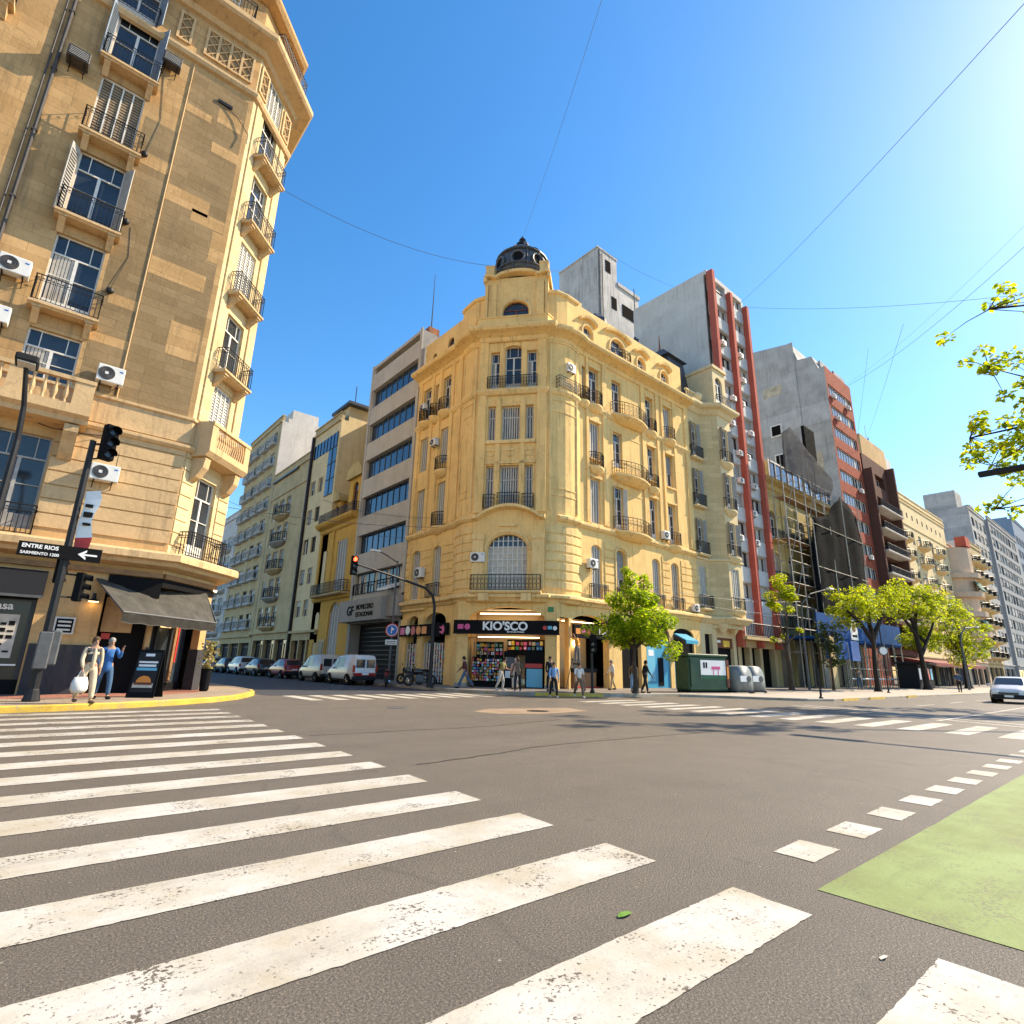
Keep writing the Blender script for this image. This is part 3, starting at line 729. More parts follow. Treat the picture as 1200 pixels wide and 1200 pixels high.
# quoins bracket consoles under cornice on chamfer
# shop, avenue side: black front with poster, entrance, awning shop round the chamfer
m = MB('black'); m.box(8.2, 14.15, .12, .3, 0, .6); m.box(8.2, 14.15, .05, .3, 3.1, 4.05); m.mat('black_gloss'); m.quad((8.2, .2, .6), (14.15, .2, .6), (14.15, .2, 3.1), (8.2, .2, 3.1))
m.mat('frame_dark')
for x in (8.2, 10.4, 12.4, 14.02): m.box(x, x + .12, .08, .22, .6, 3.1)
m.mat('white_paint'); m.box(12.0, 14.0, .0, .12, 1.02, 1.07)
sf = FM.build(m, 'shop_front')
o = put(text_mesh('a casa', .34, 'letter_white', .008), 'lettering', sf, (13.2, .04, 2.85))
m = MB('curtain'); m.box(13.12, 13.82, .13, .15, 1.25, 2.6); m.mat('black')
rr = random.Random(3)
for k in range(5):
    for j in range(3):
        if rr.random() < .75: m.box(13.19 + .2 * j, 13.34 + .2 * j, .12, .13, 1.42 + .21 * k, 1.42 + .21 * k + rr.uniform(.05, .15))
m.build('poster', sf)
m = MB('charcoal'); m.xprism([(-.02, 4.05), (-.5, 3.95), (-.55, 3.2), (-.5, 3.2), (-.46, 3.9), (-.02, 4.0)], 8.0, 14.25); m.mat('iron_grey'); m.box(8.0, 14.25, -.6, -.5, 3.12, 3.2); FM.build(m, 'awning')
m = MB('wood_red'); m.mat('wood'); m.box(8, LU, -.14, 0, 4.18, 4.36); FM.build(m, 'fascia_strip')
m = MB('wood'); m.box(0.0, CW, -.14, 0, 4.18, 4.36); m.mat('lamp_glow'); m.box(CW - .2, CW, -.17, -.141, 4.1, 4.16); FC.build(m, 'fascia_strip')
# entrance recess and shop windows under the awning
m = MB('black'); m.box(0, CW - .42, .55, .7, .0, .45); m.box(0, CW - .42, .35, .7, 2.9, 3.9); m.mat('glass'); m.quad((0, .6, .45), (CW - .42, .6, .45), (CW - .42, .6, 2.9), (0, .6, 2.9))
m.mat('frame_dark')
for x in (.05, .95, 1.8): m.box(x, x + .1, .5, .62, .45, 2.9)
m.mat('wood'); m.box(1.95, 2.08, .45, .55, .45, 2.7); m.mat('red'); m.box(2.12, 2.2, .45, .55, 1.2, 2.7); m.mat('warm_glow'); m.box(1.2, 1.7, .5, .585, 2.5, 2.56)
m.mat('lamp_glow')
for k in range(6): m.ball((1.3 + .14 * k, .42, 2.62), .03, 6, 4)
FC.build(m, 'shop_front')
m = MB('black'); m.box(15.9, 17.35, .38, .5, 0, 3.9); m.mat('ochre_trim'); m.box(16.0, 16.9, .30, .38, 2.2, 3.4); m.mat('red'); m.box(16.05, 16.3, .2, .3, 1.95, 2.15); FM.build(m, 'entrance')
for (u, z) in ((15.6, 3.15),):
    m = MB('iron'); m.lathe([(.05, .3), (.06, .12), (.18, .02)], 10, (u, -.2, z)); m.mat('lamp_glow'); m.disc((u, -.2, z + .015), (0, 0, -1), .15, .01, 10); FM.build(m, 'wall_lamp')
m = MB('frame_white'); m.box(14.7, 15.25, -.09, -.06, 2.05, 2.6); m.mat('black'); m.box(14.75, 15.2, -.1, -.09, 2.1, 2.55); m.mat('frame_white')
for k in range(3): m.box(14.8, 15.15, -.105, -.1, 2.16 + .13 * k, 2.22 + .13 * k)
FM.build(m, 'menu_plate')
# retractable awning over the corner: hinged on the chamfer, slopes out
rich('awning_grey', (.085, .08, .07), .85, .3, 2.5, spec=.1)
for F_, a, b in ((FM, 15.9, LU + .02), (FC, 0, CW)):
    m = MB('black'); m.box(a, b, -.05, .0, 3.45 if F_ is FM else 3.88, 4.16); F_.build(m, 'shade_band')  # black band above the awning; the shade there is put into its colour
aw = MB('awning_grey')
wv = [(x, .0) for x in (0,)]
def awn(m, p0, p1, q0, q1, n=9, sag=.05, drop=.32):
    p0, p1, q0, q1 = map(Vector, (p0, p1, q0, q1)); a = []; b = []; c = []
    for k in range(n + 1):
        t = k / n; s = sag * (k % 2); u = p0.lerp(p1, t); v = q0.lerp(q1, t)
        a.append(u); b.append(v - Vector((0, 0, s * .6))); c.append(v - Vector((0, 0, drop + s * .3)))
    vs = [tuple(x) for x in a + b + c]; N = n + 1; fs = []
    for k in range(n): fs += [(k, k + 1, N + k + 1, N + k), (N + k, N + k + 1, 2 * N + k + 1, 2 * N + k)]
    off = Vector((0, 0, .03)); vs2 = [tuple(Vector(x) + off) for x in vs]
    m.add(vs, [f[::-1] for f in fs]); m.add(vs2, fs)
P0 = FM.pt(15.55, -.08, 3.95); P1 = FC.pt(CW - .55, -.08, 3.95); Q0 = FM.pt(16.3, -2.0, 2.78); Q1 = Vector((5.7, 24.55, 2.74))
awn(aw, P0, P1, Q0, Q1, 11, .13); B.world(aw, 'awning')
m = MB('iron_grey'); m.tube([tuple(Q0), tuple(Q1)], .035, 6); m.tube([tuple(P0), tuple(Q0)], .02, 5); m.tube([tuple(P1), tuple(Q1)], .02, 5); aframe = B.world(m, 'awning_frame')
# vents and cables
for u, z in ((13.95, 17.9), (14.0, 14.75), (14.0, 21.3)):
    m = MB('iron'); m.ball((u, -.1, z), .13, 10, 6); m.tube([(u, 0, z), (u, -.1, z)], .05, 6); FM.build(m, 'vent')
m = MB('iron'); m.tube([(14.0, -.05, 14.9), (14.3, -.015, 16.5), (14.15, -.015, 17.8)], .010, 4); m.tube([(14.05, -.04, 21.2), (14.25, -.015, 23.4), (14.0, -.015, 25.6)], .010, 4)
m.tube([(13.0, -.05, 9.0), (13.4, -.3, 8.85), (14.2, -.3, 8.9), (15.0, -.05, 9.1)], .015, 4); m.tube([(14.0, -.03, 9.1), (15.4, -.03, 9.05), (15.4, -.05, 7.6)], .012, 4)
m.tube([(16.3, -.05, 26.0), (17.0, -.1, 25.6), (17.5, -.15, 25.0), (17.5, -.2, 24.4)], .02, 4); m.box(16.1, 16.7, -.08, 0, 25.95, 26.1); FM.build(m, 'cable')
ac_unit(FM, 11.35, 13.95, 'white round fan air conditioner on the ochre wall, left of a balcony window', .85, .64)
ac_unit(FM, 11.2, 12.05, 'white air conditioner on the ochre wall, directly below another white one', .82, .6)
ac_unit(FM, 14.62, 11.0, 'white air conditioner beside the stone balustrade on the ochre corner building', .82, .64)
ac_unit(FM, 15.1, 7.35, 'white air conditioner on the ochre rusticated wall behind the traffic signal', .84, .58)
ac_unit(FM, 11.35, 23.55, 'dark box air conditioner high on the ochre wall, beside the brown shuttered window', .7, .5, 'ac_dark', 'box', d=.5)
ac_unit(FM, 14.15, 26.0, 'dark box air conditioner high on the ochre wall, beside the blue shuttered window', .7, .5, 'ac_dark', 'box', d=.4)
# ------------------------------------------------------------------ yellow domed corner building
Yb = Bld('domed_corner_building', 'yellow stucco corner building with a small dark dome, kiosk shop on its ground floor', 'building', 22.0, 26.1)
A0 = Vector((20.5, 27.9)); A1 = Vector((23.45, 24.35)); cdir = (A1 - A0).normalized(); CL = (A1 - A0).length
cang = math.degrees(math.atan2(cdir.y, cdir.x))
FL = Yb.face(20.6, 36.2, -90)        # u = 36.2 - Y
FK = Yb.face(A0.x, A0.y, cang)       # centre bay, u 0..CL
FR = Yb.face(24.0, 24.0, 0)          # u = X - 24
cn = Vector((cdir.y, -cdir.x))       # outward
def off2(p, d): return (p[0] + cn.x * d, p[1] + cn.y * d)
# plan of the upper floors: left face, rounded corner, centre bay, rounded corner, right face
LC = [(20.6, 30.0), (20.42, 29.6), (20.3, 29.1), (20.27, 28.6), (20.36, 28.15)]
RC = [(23.65, 24.2), (24.1, 23.95), (24.65, 23.78), (25.2, 23.76), (25.75, 23.84), (26.3, 24.0)]
plan = [(20.6, 36.2)] + LC + [off2(A0, 0), off2(A1, 0)] + RC + [(39.9, 24.0)]
bay = [off2(A0, .14), off2(A1, .14)]
plan2 = [(20.6, 36.2)] + LC[:-1] + [off2(A0, .0)] + [off2(A0 + cdir * .04, .22), off2(A1 - cdir * .04, .22)] + [off2(A1, .0)] + RC[1:] + [(39.9, 24.0)]
def yl(prof, mat='yellow_trim', name='ledge', path=None): return ledge(Yb, path or plan2, prof, mat, name)
# curved corner pieces (pilaster like)
zt = 23.6
for seg in (LC + [off2(A0, 0)], [off2(A1, 0)] + RC):
    m = MB('yellow')
    for i in range(len(seg) - 1):
        (x0, y0), (x1, y1) = seg[i], seg[i + 1]
        m.smooth = True; m.quad((x0, y0, 5.5), (x1, y1, 5.5), (x1, y1, zt), (x0, y0, zt)); m.smooth = False
    Yb.world(m, 'wall'); m = MB('yellow_trim')
    m.sweep(seg, [(0, 22.9), (.05, 22.9), (.05, 23.1), (0, 23.1)])
    sub = seg[1:-1]
    for z in (18.55, 17.7, 11.9, 12.35): m.sweep(sub, [(0, z), (.04, z), (.04, z + .07), (0, z + .07)])
    for z in [5.9 + .58 * k for k in range(7)]: m.sweep(seg, [(0, z + .06), (.05, z + .09), (.05, z + .5), (0, z + .53)])
    for p in (seg[1], seg[-2]):
        m.lathe([(.09, 10.9), (.09, 22.8)], 8, (p[0], p[1], 0))
    Yb.world(m, 'pilaster')
rows = [(5.75, 9.3), (10.75, 13.95), (15.4, 18.15), (19.5, 22.35)]
# left face
cols = [(.75, 1.85), (3.55, 4.55)]
hs = [(a, b, z0, z1) + ((.3,) if r == 0 else ()) for r, (z0, z1) in enumerate(rows) for a, b in cols] + [(2.45, 2.95, 19.7, 22.2)]
m = MB('yellow'); m.wall(0, 6.2, 5.5, 23.6, hs, .38)
for a, b in ((.1, .6), (1.98, 2.35), (3.05, 3.4), (4.75, 5.1), (5.6, 6.1)): m.box(a, b, -.09, 0, 10.75, 23.3)
for k in range(7):
    for a, b in ((0, .6), (2.0, 3.4), (4.7, 6.2)): m.box(a + .02, b - .02, -.05, 0, 5.85 + .55 * k, 6.3 + .55 * k)
FL.build(m, 'wall')
# centre bay
m = MB('yellow')
hk = [(.70, 1.22, 10.95, 13.95), (1.62, 2.86, 10.95, 13.95), (3.25, 3.78, 10.95, 13.95), (.70, 1.22, 15.7, 18.2), (1.62, 2.86, 15.7, 18.2), (3.25, 3.78, 15.7, 18.2),
      (.74, 1.36, 19.45, 22.3), (1.75, 2.88, 19.45, 22.75, .25), (3.28, 3.92, 19.45, 22.3)]
m.wall(0.0, CL, 5.5, 10.5, [(1.0, 3.5, 5.75, 9.35, 1.0)], .45, -.14); m.wall(.0, CL, 10.5, 23.6, hk, .45, -.14)
for x in (0, CL): m.quad((x, -.14, 5.5), (x, 0.02, 5.5), (x, .02, 23.6), (x, -.14, 23.6))
for a, b in ((.0, .58), (CL - .62, CL)): m.box(a, b, -.26, -.14, 10.75, 23.4)
for a, b in ((1.26, 1.58), (2.9, 3.22)): m.box(a, b, -.24, -.14, 10.9, 18.7)
for a, b in ((1.42, 1.70), (2.93, 3.24)): m.box(a, b, -.22, -.14, 19.3, 22.6)
m.mat('yellow_trim'); m.box(.62, CL - .68, -.30, -.14, 15.45, 15.68); m.box(.62, CL - .68, -.24, -.14, 14.05, 14.2)
for c in (.96, 2.24, 3.52):
    m.tube([(c + .28 * math.cos(q), -.15, 14.85 + .28 * math.sin(q)) for q in [R(180 + 30 * k) for k in range(7)]], .05, 5)
    m.box(c - .3, c + .3, -.2, -.14, 14.95, 15.1)
m.tube([(2.25 + 1.42 * math.cos(q), -.15, 8.35 + 1.18 * math.sin(q)) for q in [R(15 * k) for k in range(13)]], .1, 6)
m.box(1.7, 2.9, -.24, -.14, 9.85, 10.05)
for a, b in ((.05, .75), (3.8, CL - .05)):
    m.box(a, b, -.3, -.14, 5.8, 9.2); m.box(a - .03, b + .03, -.36, -.14, 9.0, 9.35)
# pediment ledge rising over the arch
N = 12; pts = [(.0, 10.2)] + [(.3 + (CL - .6) * k / N, 10.2 + .75 * math.sin(math.pi * k / N) ** .8) for k in range(N + 1)] + [(CL, 10.2)]
for k in range(len(pts) - 1):
    (x0, z0), (x1, z1) = pts[k], pts[k + 1]
    if x1 - x0 < 1e-4: continue
    m.loft([[(x0, -.02, z0), (x0, -.6, z0 + .12), (x0, -.6, z0 + .3), (x0, -.02, z0 + .42)], [(x1, -.02, z1), (x1, -.6, z1 + .12), (x1, -.6, z1 + .3), (x1, -.02, z1 + .42)]][::-1])
FK.build(m, 'wall')
# right face
RCOL = dict(A=(3.3, 4.35), B=(5.85, 6.9), C=(9.98, 10.95), D=(12.4, 13.4), E=(14.6, 15.5))
hs = []
for r, (z0, z1) in enumerate(rows):
    for k in 'ABCD': a, b = RCOL[k]; hs.append((a, b, z0, z1) + ((.35,) if r == 0 else ()))
hs += [(2.55, 2.95, 19.7, 22.2)]
m = MB('yellow'); m.wall(2.3, 15.9, 5.5, 23.6, hs, .38)
for a, b in ((2.9, 3.15), (4.65, 5.15), (9.3, 9.75), (11.25, 11.6), (11.95, 12.2), (13.6, 13.95), (15.3, 15.9)): m.box(a, b, -.1, 0, 10.75, 23.3)
for k in range(7):
    for a, b in ((4.6, 5.6), (11.2, 12.2), (13.7, 15.85)): m.box(a + .02, b - .02, -.05, 0, 5.85 + .55 * k, 6.3 + .55 * k)
m.mat('yellow_trim')
for z in (14.3, 18.7):
    for a, b in ((7.2, 9.1),): m.box(a, b, -.03, 0, z - 2.8, z - 2.7); m.box(a, b, -.03, 0, z - .7, z - .6)
for k in 'ACD':
    a, b = RCOL[k]
    for z0, z1 in rows[1:]: m.box(a - .1, b + .1, -.12, 0, z1 + .02, z1 + .18); m.box(a - .08, b + .08, -.14, 0, z0 - .16, z0 - .02)
# arched surround of column B on first floor
for q in ('B',):
    a, b = RCOL[q]; c = (a + b) / 2; m.tube([(a - .12, -.03, 5.8), (a - .12, -.03, 9.0)] + [(c + (c - a + .12) * math.cos(R(180 - 20 * k)), -.03, 9.0 + .5 * math.sin(R(20 * k))) for k in range(10)] + [(b + .12, -.03, 5.8)], .09, 5)
FR.build(m, 'wall')
# windows
def yw(F, a, b, z0, z1, y=0., k=None):
    kind, sh = k or rnd.choice([('french', 'shutter_grey'), ('slats', 'shutter_grey'), ('roller', 'shutter_grey'), ('slats', 'shutter_brown'), ('half', 'shutter_grey'), ('french_sh', 'shutter_white')])
    return F.place(win(round(b - a, 2), round(z1 - z0, 2), kind, sh, f=.55), 'window', (a + b) / 2, y, z0)
for r, (z0, z1) in enumerate(rows):
    for a, b in cols: yw(FL, a, b, z0, z1, .1, ('slats', 'shutter_grey') if r < 3 else ('french', 'shutter_grey'))
    for k in 'ABCD': yw(FR, *RCOL[k], z0, z1, .1, {'A': ('slats', 'shutter_grey')}.get(k) if r < 3 else None)
FL.place(win(.5, 2.5, 'half'), 'window', 2.7, .1, 19.7); FR.place(win(.4, 2.5, 'half'), 'window', 2.75, .1, 19.7)
for i, h in enumerate(hk): FK.place(win(round(h[1] - h[0], 2), round(h[3] - h[2], 2), 'bars' if i < 6 else ('french' if i == 7 else 'curtain')), 'window', (h[0] + h[1]) / 2, 0, h[2])
FK.place(win(2.5, 3.6, 'gridarch'), 'window', 2.25, .02, 5.75)
# ledges
yl([(0, 5.1), (.12, 5.15), (.2, 5.3), (.42, 5.38), (.42, 5.52), (.3, 5.62), (0, 5.66)])
PLN = [plan2[:6], plan2[9:]]
for p in PLN: yl([(0, 10.2), (.12, 10.25), (.25, 10.4), (.25, 10.55), (0, 10.68)], path=p)
yl([(0, 18.95), (.08, 19.0), (.2, 19.2), (.2, 19.35), (0, 19.45)])
yl([(0, 23.0), (.1, 23.05), (.15, 23.3), (.45, 23.45), (.8, 23.55), (.9, 23.7), (.9, 23.85), (.75, 23.95), (0, 24.0)], name='cornice')
yl([(-.1, 23.9), (.25, 23.9), (.25, 24.6), (.3, 24.62), (.3, 24.72), (-.1, 24.78)], 'yellow', 'parapet', path=[off2(A0 + cdir * -.2, -.05), off2(A0 + cdir * .04, .45), off2(A1 - cdir * .04, .45), off2(A1 + cdir * .2, -.05)])
# core and roof
core = [(20.9, 36.2), (20.95, 30.0), (20.95, 28.3), (23.75, 24.75), (26, 24.5), (39.9, 24.5), (39.9, 36.2)]
m = MB('yellow'); m.prism(core, 5.2, 23.6); m.mat('concrete_grey'); m.prism([(22.5, 36.1), (22.5, 30.0), (25, 26.5), (39.7, 26.5), (39.7, 36.1)], 23.6, 24.2); Yb.world(m, 'wall')
# attic: wall set back behind the cornice, with oval lights and dormer
attic = [(20.95, 36.2), (20.95, 31.0), (20.85, 30.4), (20.8, 29.2), (21.1, 28.45), (21.9, 28.2)]
atticR = [(23.9, 25.7), (24.0, 24.9), (24.5, 24.45), (25.4, 24.3), (26.6, 24.35), (39.9, 24.35)]
m = MB('yellow')
for seg in (attic[1:], atticR):
    if seg is atticR: Yb.world(m, 'attic'); m = MB('yellow')
    for i in range(len(seg) - 1):
        (x0, y0), (x1, y1) = seg[i], seg[i + 1]; L = math.dist(seg[i], seg[i + 1])
        if L < 4: m.quad((x0, y0, 23.9), (x1, y1, 23.9), (x1, y1, 27.4), (x0, y0, 27.4))
FA = Yb.face(20.95, 36.2, -90); FB = Yb.face(26.6, 24.35, 0)
TP = [(0, 27.3), (.12, 27.35), (.16, 27.5), (.1, 27.62), (-.2, 27.65)]
m.sweep(attic[1:], TP); Yb.world(m, 'attic'); m = MB('yellow_trim'); m.sweep(atticR[:-1], TP); Yb.world(m, 'attic_cornice')
m = MB('yellow'); ov = [(1.1, 1.7, 24.35, 25.6, .3), (3.3, 4.1, 24.3, 26.0, .4)]
m.wall(0, 5.2, 23.9, 26.9, ov, .3); FA.build(m, 'attic')
for h in ov: FA.place(win(round(h[1] - h[0], 2), round(h[3] - h[2], 2), 'half', fr='wood_red'), 'window', (h[0] + h[1]) / 2, 0, h[2])
ovR = [(.5, 1.5, 24.3, 25.95, .5), (3.6, 5.4, 24.0, 26.3, .9), (7.0, 8.0, 24.3, 25.95, .5), (10.2, 11.2, 24.3, 25.95, .5)]
m = MB('yellow'); m.wall(0, 13.3, 23.9, 27.1, ovR, .3)
m.mat('yellow_trim')
for (a, b, z0, z1, r) in ovR:
    c = (a + b) / 2; w = (b - a) / 2 + .12
    m.tube([(a - .12, -.03, z0)] + [(c - w * math.cos(R(18 * k)), -.03, z1 - r + (r + .12) * math.sin(R(18 * k))) for k in range(11)] + [(b + .12, -.03, z0)], .1, 5)
    m.xprism([(0, z0 - .1), (-.3, z0 - .02), (-.3, z0 - .14), (-.1, z0 - .4), (0, z0 - .4)], a - .25, b + .25)
    # raised hood
    n = 10; hp = [(c - w * 1.5 + 3 * w * k / n, z1 + .35 + .35 * math.sin(math.pi * k / n)) for k in range(n + 1)]
    for k in range(n):
        (x0, q0), (x1, q1) = hp[k], hp[k + 1]
        m.loft([[(x0, .3, q0 - .2), (x0, -.25, q0 - .1), (x0, -.3, q0 + .1), (x0, .3, q0 + .22)], [(x1, .3, q1 - .2), (x1, -.25, q1 - .1), (x1, -.3, q1 + .1), (x1, .3, q1 + .22)]][::-1])
FB.build(m, 'attic')
for h in ovR: FB.place(win(round(h[1] - h[0], 2), round(h[3] - h[2], 2), 'half', fr='frame_white'), 'window', (h[0] + h[1]) / 2, 0, h[2])
m = MB('yellow_trim'); m.box(-.1, 13.3, 0.001, .28, 27.1, 27.4); m.box(-.1, .4, .0, .3, 27.4, 27.7); FB.build(m, 'parapet')
balcony(FB, 4.5, 24.0, 2.4, 1.0, 'curved', 'yellow_trim', .95, 2, .2, r=.014)
# small slate cap on the right of the tower, slate strip behind the parapet
m = MB('slate'); m.lathe([(1.0, 27.0), (.95, 28.1), (.65, 28.5), (.2, 28.75), (.01, 28.8)], 8, (30.0, 25.6, 0)); m.sweep([(24.2, 25.6), (24.3, 25.2), (25.4, 24.7), (28.6, 24.7)], [(0, 27.4), (.1, 27.45), (-.6, 28.2), (-.7, 28.1)]); Yb.world(m, 'roof')
# corner tower
m = MB('yellow')
FT = FK; y0 = .55
m.wall(.02, CL - .02, 23.9, 28.8, [(1.35, 3.2, 24.75, 26.75, .75)], .35, y0)
for x in (.02, CL - .02): m.quad((x, y0, 23.9), (x, y0 + 3.4, 23.9), (x, y0 + 3.4, 28.8), (x, y0, 28.8))
for a, b in ((.0, .22), (.3, .85), (CL - .85, CL - .3), (CL - .22, CL)): m.box(a, b, y0 - .14, y0, 24.0, 28.3)
m.box(.02, CL - .02, y0 + .4, y0 + 3.4, 24, 28.9)
m.mat('yellow_trim'); c = CL / 2
m.tube([(1.23, y0 - .03, 24.75), (1.23, y0 - .03, 26.0)] + [(2.275 + 1.06 * -math.cos(R(15 * k)), y0 - .03, 26.0 + .88 * math.sin(R(15 * k))) for k in range(13)] + [(3.33, y0 - .03, 24.75)], .11, 6)
N = 12; top = [(-.06 + (CL + .12) * k / N) for k in range(N + 1)]
def tz(x):
    q = abs(x - c) / (CL / 2); return 28.65 + (.42 * math.cos(q * math.pi * .62) if q < .62 else 0) + (.18 if q > .72 else 0)
for k in range(N):
    x0, x1 = top[k], top[k + 1]; a, b = tz(x0), tz(x1)
    m.loft([[(x0, y0 + .2, a), (x0, y0 - .28, a + .08), (x0, y0 - .32, a + .28), (x0, y0 + .2, a + .36)], [(x1, y0 + .2, b), (x1, y0 - .28, b + .08), (x1, y0 - .32, b + .28), (x1, y0 + .2, b + .36)]][::-1])
for x in (-.06, CL - .0):
    m.box(x - .1 if x < 0 else x - .06, x + .16 if x < 0 else x + .16, y0 - .2, y0 + 3.4, 28.55, 28.97)
for x in (.0, CL - .62): m.box(x, x + .62, y0 - .2, y0 + .4, 28.9, 29.75); m.box(x - .04, x + .66, y0 - .24, y0 + .44, 29.7, 29.85)
FK.build(m, 'tower')
FK.place(win(1.85, 2.0, 'french', fr='wood_red'), 'window', 2.275, y0, 24.75)
# dome
dc = FK.pt(CL / 2, y0 + 2.05, 0)
m = MB('dome_metal'); pr = [(2.0, 28.6), (2.05, 29.0), (2.0, 29.7), (1.93, 30.3), (1.75, 30.8), (1.4, 31.15), (.95, 31.35), (.5, 31.42), (.42, 31.5)]
m.smooth = True; m.lathe(pr, 24, (0, 0, 0)); m.smooth = False
for k in range(12):
    q = R(30 * k); m.tube([(r * 1.02 * math.cos(q), r * 1.02 * math.sin(q), z) for r, z in pr[:7]], .05, 5)
for z, r in ((30.35, 1.97), (29.0, 2.09)): m.lathe([(r, z), (r + .08, z + .04), (r + .08, z + .14), (r, z + .18)], 24)
for q in (cang - 90, cang, cang + 180, cang - 45, cang - 135):
    v = Vector((math.cos(R(q)), math.sin(R(q)), 0)); p = v * 2.0 + Vector((0, 0, 29.55))
    s_ = Vector((-v.y, v.x, 0)); m.mat('iron_grey')
    m.tube([tuple(p + s_ * .5 * math.cos(t) + Vector((0, 0, .5 * math.sin(t))) + v * .05) for t in [k * math.pi / 8 for k in range(17)]], .09, 6, False)
    m.mat('black'); m.disc(tuple(p - v * .1), tuple(v), .44, .13, 16); m.mat('dome_metal')
m.lathe([(1.95, 28.0), (2.0, 28.65)], 24); dome = m.build('dome', Yb.e, dc - Yb.o + Vector((0, 0, 1.1)))
m = MB('iron'); m.lathe([(.75, 31.35), (.85, 31.5), (.4, 31.62), (.3, 31.8), (.58, 32.05), (.52, 32.25), (.16, 32.4), (.14, 32.55), (.28, 32.72), (.08, 33.0), (.01, 33.2)], 12)
for q in range(6): m.ball((.58 * math.cos(R(60 * q)), .58 * math.sin(R(60 * q)), 31.82), .17, 6, 4)
m.build('finial', dome)
# balconies
def yb(F, u, z, w, d, k='curved', fancy=2, sp=.2, y=0., h=1.): return balcony(F, u, z, w, d, k, 'yellow_trim', h, fancy, sp, r=.013, y=y)
FKB = -.14
o = yb(FK, 2.25, 5.75, 4.4, .62, 'flat', 2, .22, -.14, .95)
for x in (-1.6, 1.0): m = MB('yellow_bright'); m.mat('yellow_trim'); m.box(x, x + .62, -.66, -.1, -.62, -.17); m.build('bracket', o)
for a, b, z, h in ((.62, 1.35, 10.95, .95), (1.55, 2.95, 11.05, .95), (3.15, 3.85, 10.95, .95)):
    w = b - a; put(rail(((-w / 2, 0), (-w / 2, -.3), (w / 2, -.3), (w / 2, 0)), h, .17, .013, 2), 'railing', Yb.e, FK.pt((a + b) / 2, -.14, z) - Yb.o, FK.a)
put(rail(((-1.7, 0), (-1.7, -.12), (1.7, -.12), (1.7, 0)), .85, .17, .013, 2), 'railing', Yb.e, FK.pt(2.3, -.26, 19.45) - Yb.o, FK.a)
for r, z in enumerate((10.6, 14.75, 19.4)):
    yb(FR, 7.6, z, 4.0, .95); 
    yb(FR, 3.85, z if r != 0 else 14.85, 1.4, .5) if r else None
    yb(FR, 12.9, z, 1.5, .55) if r != 1 else yb(FR, 10.45, z, 1.3, .45)
yb(FR, 10.45, 19.4, 1.4, .45); yb(FR, 2.7, 19.4, 1.0, .4)
for u, w in ((3.85, 1.5), (6.4, 1.4), (10.45, 1.2), (12.9, 1.3)):
    put(rail(((-w / 2, 0), (-w / 2, -.3), (w / 2, -.3), (w / 2, 0)), .95, .15, .013, 1), 'railing', Yb.e, FR.pt(u, 0, 5.68) - Yb.o, FR.a)
put(rail(((-1., .1), (-1., -.25), (1., -.25), (1., .1)), .9, .17, .013, 2), 'railing', Yb.e, FR.pt(1.0, -.1, 19.45) - Yb.o, FR.a)
for u, z in ((4.05, 10.6), (4.05, 14.75), (1.3, 19.4), (4.05, 19.4), (2.7, 19.4)): yb(FL, u, z, 1.4 if u != 2.7 else .9, .55)
put(rail(((-.7, 0), (-.7, -.35), (.7, -.35), (.7, 0)), .95, .15, .013, 1), 'railing', Yb.e, FL.pt(4.05, 0, 5.68) - Yb.o, FL.a)
# ground floor: piers, segmental arches, kiosk shop behind a black sign band
def arcade(F, u0, u1, zs, zt, rise, mat='yellow', y=0., dep=.5):
    m = MB(mat); m.wall(u0, u1, zs, zt, [(u0 + .001, u1 - .001, zs - 1, zs + rise + .55, rise)], dep, y); return m
PIER = [(-.9, -.1), (4.65, 5.55)]
m = MB('yellow')
gp = [off2(A0 - cdir * .95, .0), off2(A0 - cdir * .05, .0)]
FK2 = FK
def pier(F, a, b, y0=-.1, y1=.75, z1=4.9): 
    m.mat('yellow'); m.box(a, b, y0, y1, 0, z1)
pm = MB('yellow'); pm.box(-.75, -.05, -.02, .85, .1, 5.2); pm.box(4.65, 5.35, -.02, .85, .1, 5.2)
pm.wall(-.05, 4.65, 3.9, 5.2, [(-.049, 4.649, 3.0, 4.85, .75)], .6, .0)
pm.mat('concrete_grey'); pm.box(-.77, -.03, -.04, .87, .1, .35); pm.box(4.63, 5.37, -.04, .87, .1, .35)
FK.build(pm, 'wall')
pm = MB('yellow'); hs = [(.9, 2.3, 0, 4.6, .5), (3.1, 5.6, 0, 4.7, .6)]; pm.wall(0, 6.35, .1, 5.3, hs, .5)
pm.box(.02, .85, -.12, 0, .1, 4.4); pm.box(2.35, 3.05, -.12, 0, .1, 4.6); pm.mat('yellow_trim'); pm.box(-.02, 3.1, -.2, 0, 4.95, 5.1)
FL.build(pm, 'wall')
m = MB('yellow')
for P in ([(20.6, 29.9), (20.3, 29.2), (20.06, 28.44)], [(23.9, 23.82), (24.5, 23.85), (25.16, 24.0)]):
    if P[0][0] > 22: Yb.world(m, 'wall'); m = MB('yellow')
    for (x0, y0), (x1, y1) in zip(P, P[1:]): z = 4.4 if x0 < 22 else 4.3; m.quad((x0, y0, z), (x1, y1, z), (x1, y1, 5.4), (x0, y0, 5.4))
Yb.world(m, 'wall'); m = MB('yellow'); m.prism([(20.6, 29.86), (20.3, 29.2), (20.06, 28.44), (20.5, 28.6), (20.9, 29.86)], .1, 4.5); Yb.world(m, 'pier'); m = MB('yellow'); m.prism([(23.92, 23.82), (24.2, 23.84), (24.2, 24.3), (23.92, 24.3)], .1, 4.4); Yb.world(m, 'pier')
